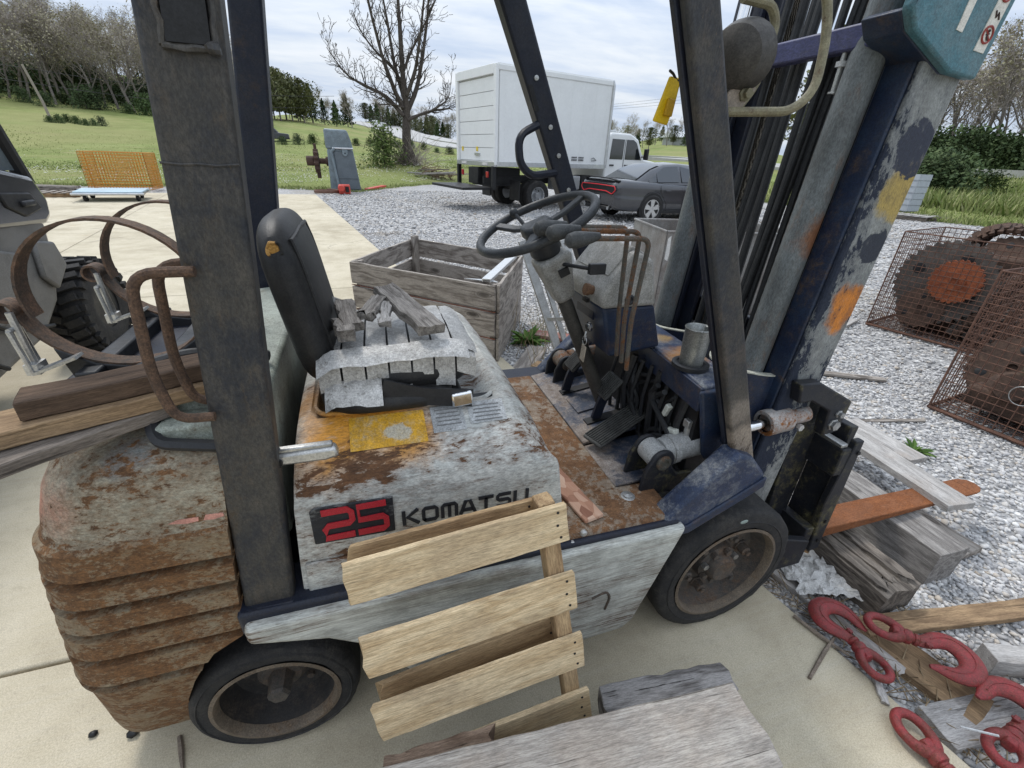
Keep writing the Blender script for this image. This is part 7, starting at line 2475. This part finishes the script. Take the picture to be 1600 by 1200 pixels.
def build_utv():
    root = empty('utility_vehicle', (-2.6, 3.0, 0), 'grey side-by-side utility vehicle cut off by the left picture edge', 'utility vehicle')
    pl = worn('scuffed_grey_plastic', (.15, .147, .142), .12, 4, rust=((.10, .095, .09), (.26, .255, .25)), rough=.45, dirt=.4, dirtcol=(.13, .12, .105))
    gl = carpaint('utv_gloss', (.075, .075, .078), .15, .4)
    body = [(1.2, .30), (2.85, .28), (3.4, .36), (3.66, .52), (3.80, .75), (3.86, .98), (3.84, 1.05), (1.2, 1.05)]
    part('side_panel', MB().prism(body, 'x', -3.2, -2.0), pl, root, bev=.04, seg=3)
    part('fender', MB().prism([(3.2, 1.02), (3.86, .98), (3.94, 1.02), (3.97, 1.12), (3.90, 1.27), (3.6, 1.33), (1.2, 1.34), (1.2, 1.02)], 'x', -3.2, -1.985), gl, root, bev=.035, seg=3)
    part('rear_panel', MB().prism([(1.6, .55), (2.9, .50), (3.35, .60), (3.5, .86), (3.2, .95), (1.6, .95)], 'x', -2.01, -1.975), pl, root, bev=.03, seg=3)
    part('panel_gap', MB().tube(fillet([(-1.972, 2.2, .98), (-1.972, 2.75, .80), (-1.972, 2.95, .62), (-1.972, 3.1, .50), (-1.972, 3.45, .42)], .08, 4), .013, 6), TRIMB, root)
    part('panel_gap', MB().tube(fillet([(-1.972, 2.3, .64), (-1.972, 2.65, .60), (-1.972, 2.8, .46), (-1.972, 2.95, .34)], .1, 4), .013, 6), TRIMB, root)
    part('corner_guard', MB().prism([(3.60, .92), (3.80, .88), (3.84, .72), (3.66, .60), (3.56, .70)], 'x', -2.0, -1.965), pl, root, bev=.015)
    part('door_recess', MB().prism([(3.50, 1.20), (3.78, 1.18), (3.84, 1.08), (3.66, 1.05), (3.52, 1.12)], 'x', -1.99, -1.972), TRIMB, root, bev=.02)
    part('door_latch', MB().box((-1.965, 3.70, 1.125), (.03, .12, .035)), BLACKP, root, bev=.01)
    for x in (-2.06, -3.15):
        part('cage_pillar', MB().tube(fillet([(x, 3.95, 1.22), (x, 3.80, 1.72), (x, 3.45, 2.05), (x, 1.6, 2.07)], .2, 5), .045, 10), TRIMB, root)
        part('cage_pillar', MB().tube([(x, 1.7, 1.2), (x, 1.65, 2.0)], .035, 10), TRIMB, root)
    part('roof', MB().box((-2.6, 2.5, 2.05), (1.15, 1.8, .06)), pl, root, bev=.02)
    part('side_window', MB().prism([(2.0, 1.34), (3.88, 1.30), (3.76, 1.68), (3.42, 1.98), (2.0, 2.0)], 'x', -2.065, -2.055), plain('clear_plastic', (.10, .12, .13), .08, spec=.8), root)
    # the wheel with chunky tread
    for (x, y) in ((-2.12, 4.18), (-3.05, 4.18), (-2.12, 1.7), (-3.05, 1.7)):
        g = bpy.data.objects.new('wheel', None)
        link(g, Mx.Translation((x, y, .33)), root)
        part('tyre', MB().lathe([(.17, -.12), (.24, -.14), (.32, -.12), (.345, -.08), (.35, 0), (.345, .08), (.32, .12), (.24, .14), (.17, .12)], (x, y, .33), (1, 0, 0), 36, False), RUBBER, g)
        lug = MB()
        for k in range(26):
            a = 2 * math.pi * k / 26
            for s in (-1, 1):
                c = V((x + s * .06, y + .357 * math.cos(a + s * .06), .33 + .357 * math.sin(a + s * .06)))
                lug.box(c, (.11, .05, .03), Mx.Rotation(a - math.pi / 2, 3, 'X') @ Mx.Rotation(s * .35, 3, 'Z'))
                c = V((x + s * .135, y + .325 * math.cos(a), .33 + .325 * math.sin(a)))
                lug.box(c, (.03, .045, .05), Mx.Rotation(a - math.pi / 2, 3, 'X'))
        part('tread_lugs', lug, RUBBER, g, smooth=False, kind='stuff')
        part('rim', MB().lathe([(.17, -.11), (.15, -.05), (.05, -.03), (0, -.03)], (x, y, .33), (-1, 0, 0), 20), TRIMB, g)
        part('rim', MB().lathe([(.17, .115), (.15, .05), (.05, .03), (0, .03)], (x, y, .33), (1, 0, 0), 20, False), TRIMB, g)


build_utv()


# ------------------------------------------------------------------ things farther back in the yard
def build_machine():
    x, y = -.50, 20.0
    root = empty('grey_machine', (x, y, -.04), 'blue grey machine housing with hinged lid standing at the meadow edge', 'machine')
    bg = worn('blue_grey_enamel', (.21, .26, .29), .1, 2.5, rust=((.07, .06, .05), (.13, .11, .09)), rough=.4, dirt=.25)
    dg = plain('dark_grey_panel', (.12, .145, .165), .5, var=.2, scale=3)
    part('housing', MB().prism([(-.55 + x, -.05), (.58 + x, -.05), (.42 + x, 1.42), (-.50 + x, 1.42)], 'y', y, y + 1.0), bg, root, bev=.03)
    hood = [(-.54 + x, 1.42), (-.54 + x, 2.10), (.28 + x, 2.08), (.38 + x, 1.75), (.44 + x, 1.42)]
    part('curved_lid', MB().quadprism([(a, y - .02, b) for a, b in hood], [(a, y + .95, b) for a, b in hood]), bg, root, bev=.08, seg=4)
    fp = part('front_panel', MB().quadprism([(-.22 + x, y - .04, .04), (.56 + x, y - .04, .04), (.42 + x, y - .04, 1.36), (-.26 + x, y - .04, 1.36)], [(-.22 + x, y, .04), (.56 + x, y, .04), (.42 + x, y, 1.36), (-.26 + x, y, 1.36)]), dg, root, bev=.02)
    part('panel_strip', MB().box((.16 + x, y - .055, .46), (.70, .02, .05)), dg, fp)
    part('hinge_rod', MB().cyl((-.30 + x, y - .07, 1.46), (.44 + x, y - .07, 1.46), .035, 12), ALU, root)
    part('lug', MB().prism([(.03 + x, 1.44), (.23 + x, 1.44), (.23 + x, 1.28), (.17 + x, 1.20), (.09 + x, 1.20), (.03 + x, 1.28)], 'y', y - .09, y - .05), bg, root, bev=.01)
    part('lug_hole', MB().lathe([(.025, 0), (0, 0)], (.13 + x, y - .094, 1.30), (0, 1, 0), 10), TRIMB, root)
    part('side_pipe', MB().tube(fillet([(-.22 + x, y - .08, 0), (-.36 + x, y - .08, 1.35), (-.22 + x, y - .06, 1.46)], .08, 4), .05, 10), bg, root)
    rs = rustm('dark_gear_rust', (.035, .02, .016), (.12, .07, .05), 8)
    sh = part('shaft', MB().lathe([(.16, 0), (.16, .10), (.10, .12), (.10, .42), (.0, .42)], (x - .50, y + .4, 1.0), (-1, 0, 0), 20), rs, root)
    part('shaft_end', MB().lathe([(.17, .55), (.17, .80), (0, .80)], (x - .50, y + .4, 1.0), (-1, 0, 0), 20), rs, sh)
    gm = MB()
    pol = []
    for k in range(12):
        for f, q in ((0, .34), (.25, .42), (.5, .42), (.75, .34)):
            a = 2 * math.pi * (k + f) / 12
            pol.append((y + .4 + q * math.cos(a), 1.0 + q * math.sin(a)))
    part('gear', gm.prism(pol, 'x', x - 1.02, x - .86), rs, sh, smooth=False)
    part('gear_arm', MB().box((x - .94, y + .4, 1.46), (.10, .12, .26)), rs, sh, bev=.02)
    part('gear_arm', MB().box((x - .92, y + .4, .52), (.14, .14, .24)), rs, sh, bev=.02)
    # hose coil with red pump and a red board at its foot
    cm = plain('pink_red_plastic', (.55, .07, .05), .4, var=.2)
    pump = empty('red_pump', (-.62, 18.9, -.04), 'small red pump with a coiled hose at the foot of the grey machine', 'pump')
    part('pump_body', MB().box((-.52, 18.8, .13), (.40, .36, .32)).lathe([(.12, 0), (.12, .22), (0, .22)], (-.62, 18.65, .18), (0, -1, 0), 14), cm, pump, bev=.04, seg=3)
    part('pump_vent', MB().box((-.42, 18.6, .14), (.12, .05, .18)), TRIMB, pump)
    hs = MB()
    part('coiled_hose', hs.tube([(-1.15 + .42 * math.cos(a), 18.95 + .34 * math.sin(a), .0 + .02 * a / 6.28) for a in [k * .3 for k in range(90)]], .025, 6), plain('brown_hose', (.16, .085, .06), .6), pump)
    board('red_board', (.30, 20.6, -.02), (1.05, 21.9, .03), .22, .06, cm, 'bright red board lying on the gravel right of the grey machine', 'board', seed=5)


build_machine()


def build_left_yard():
    om = plain('orange_wire', (.50, .215, .025), .5, var=.2)
    root = empty('orange_basket', (-7.4, 19.5, -.04), 'orange wire basket standing at the rear edge of the slab', 'basket')

    def face(o, e1, L1, e2, L2, sp=.085, r=.010):
        o, e1, e2 = V(o), V(e1), V(e2)
        mb = MB()
        n1, n2 = round(L1 / sp), round(L2 / sp)
        for i in range(n1 + 1):
            mb.tube([o + e1 * (L1 * i / n1), o + e1 * (L1 * i / n1) + e2 * L2], r, 4, cap=False)
        for j in range(n2 + 1):
            mb.tube([o + e2 * (L2 * j / n2), o + e2 * (L2 * j / n2) + e1 * L1], r, 4, cap=False)
        part('mesh_panel', mb, om, root, smooth=False, kind='stuff')
    x0, y0, w, d, h = -8.35, 19.0, 1.75, .95, 1.08
    face((x0, y0, .02), (1, 0, 0), w, (-.02, .1, 1), h)
    face((x0, y0 + d, .02), (1, 0, 0), w, (0, .1, 1), h)
    face((x0, y0, .02), (0, 1, 0), d, (-.02, .1, 1), h)
    face((x0 + w, y0, .02), (0, 1, 0), d, (-.02, .1, 1), h)
    # low platform trolley
    pm = plain('pale_blue_platform', (.42, .55, .63), .35, .2, .15, 2)
    tr = empty('platform_trolley', (-6.35, 15.9, 0), 'low pale blue platform trolley on castors at the far left of the slab', 'trolley')
    part('deck', MB().prism([(-7.35, 16.35), (-5.85, 16.55), (-5.60, 15.35), (-7.05, 15.15)], 'z', .20, .25), pm, tr, bev=.01)
    part('deck_edge', MB().tube([(-7.37, 16.37, .19), (-5.83, 16.57, .19), (-5.58, 15.33, .19), (-7.07, 15.13, .19)], .035, 6, closed=True), ALU, tr)
    for (x, y) in ((-7.1, 16.2), (-6.0, 16.35), (-5.78, 15.5), (-6.88, 15.32)):
        c = part('castor', MB().cyl((x - .03, y, .08), (x + .03, y, .08), .08, 14), RUBBER, tr)
        part('castor_fork', MB().box((x, y, .15), (.09, .06, .10)), ALU, c)
    # boards and small pallet left of it
    for k in range(4):
        board('stacked_board', (-10.6, 19.2 + k * .14, -.03 + (k % 2) * .07), (-8.6, 18.6 + k * .14, -.03 + (k % 2) * .07), .12, .06, OLDW if k % 2 else DARKW, ['lowest front', 'upper front', 'lower back', 'topmost back'][k] + ' board of the low stack left of the orange basket', 'board', seed=140 + k, group='boards left of the orange basket')
    pr = empty('low_pallet', (-8.2, 16.6, 0), 'small brown pallet left of the pale blue trolley', 'pallet')
    for k in range(3):
        board('runner', (-8.5, 16.3 + k * .35, 0), (-7.5, 16.45 + k * .35, 0), .08, .10, TANW, '', parent=pr, seed=150 + k)
    for k in range(5):
        board('slat', (-8.45 + k * .22, 16.25, .102), (-8.55 + k * .22, 17.15, .102), .10, .02, OLDW, '', parent=pr, seed=155 + k)
    # woodpile beside the truck
    rg = random.Random(12)
    labs = ['long grey plank at the bottom of the brush pile left of the truck', 'crossed grey plank on the brush pile left of the truck', 'short pale plank at the front of the brush pile', 'tilted plank at the right of the brush pile', 'dark plank in the middle of the brush pile', 'topmost plank of the brush pile left of the truck']
    for k in range(6):
        x, y = 2.6 + k * .32, 27.2 + rg.uniform(-.6, .8)
        z = terr(x, y) + .05 + .05 * k
        board('brush_plank', (x, y, z), (x + rg.uniform(1.2, 2.1), y + rg.uniform(-.5, .5), z + rg.uniform(-.05, .12)), .2, .05, (GREYW, OLDW, DARKW)[k % 3], labs[k], 'plank', seed=160 + k, group='planks of the brush pile')
    mb = MB()
    for _ in range(70):
        p = V((rg.uniform(3.4, 5.2), rg.uniform(26.8, 28.2), 0))
        p.z = terr(p.x, p.y) + rg.uniform(.05, .3)
        mb.tube([p, p + V((rg.gauss(0, .5), rg.gauss(0, .4), rg.gauss(.05, .18)))], [.03, .012], 4, cap=False)
    tag(part('brush_sticks', mb, plain('stick_bark', (.22, .16, .10), .9), smooth=False), 'tangle of dead sticks on the brush pile left of the truck', 'sticks', kind='stuff')


build_left_yard()


def build_right_yard():
    # rusty engine scrap seen between mast hoses
    root = empty('engine_scrap', (11.0, 9.0, -.04), 'rusty red engine scrap seen between the mast hoses', 'scrap')
    rr = worn('old_red_engine', (.20, .07, .06), .45, 4, rust=((.05, .03, .025), (.17, .10, .07)), rough=.7)
    part('engine_block', MB().box((11.0, 9.1, .35), (1.2, .8, .55)).jit(.04, 2, 3), CAST, root, bev=.05)
    part('bell_housing', MB().lathe([(.1, -.3), (.42, -.3), (.46, -.1), (.34, .2), (.2, .35), (0, .35)], (11.0, 8.8, .85), (-.6, -.6, .2), 24), rr, root)
    for k in range(9):
        a = k * .7
        part('rib', MB().tube([V((10.78, 8.6, .85)) + V((0, .16 * math.cos(a), .16 * math.sin(a))), V((10.8, 8.62, .85)) + V((-.02, .44 * math.cos(a), .44 * math.sin(a)))], .03, 5), CAST, root)
    part('axle_drum', MB().lathe([(.26, 0), (.28, .05), (.28, .25), (.1, .3), (0, .3)], (10.5, 8.5, .3), (-.6, -.7, 0), 20), TRIMB, root)
    part('cover_sheet', MB().box((11.6, 8.9, 1.0), (.9, .6, .5), Mx.Rotation(.3, 3, 'Y')), plain('grey_sheet_metal', (.28, .31, .34), .4, .4), root, bev=.05)
    # grey sided hut on skids and a dark pallet at the edge of the grass
    hut = empty('sided_hut', (18.9, 12.3, 0), 'grey clapboard sided crate at the grass edge right of the mast', 'hut')
    gm = plain('grey_clapboard', (.36, .39, .42), .5, var=.12)
    part('core', MB().box((18.9, 12.35, .75), (.55, .9, 1.2)), gm, hut)
    for k in range(6):
        part('clapboard', MB().box((18.62, 12.35, .27 + k * .2), (.03, .98, .19), Mx.Rotation(.08, 3, 'Y')), gm, hut)
        part('clapboard', MB().box((18.9, 11.88, .27 + k * .2), (.62, .03, .19), Mx.Rotation(-.08, 3, 'X')), gm, hut)
    sp = empty('skid_pallet', (18.0, 11.3, -.04), 'dark wooden skid pallet at the edge of the grass', 'pallet')
    for k in range(3):
        board('runner', (17.5 + k * .5, 11.9, -.03), (17.9 + k * .5, 10.7, -.03), .10, .12, DARKW, '', parent=sp, seed=170 + k)
    for k in range(6):
        board('slat', (17.45 + k * .07, 11.85 - k * .22, .092), (18.55 + k * .07, 12.15 - k * .22, .092), .15, .03, GREYW, '', parent=sp, seed=175 + k)


build_right_yard()
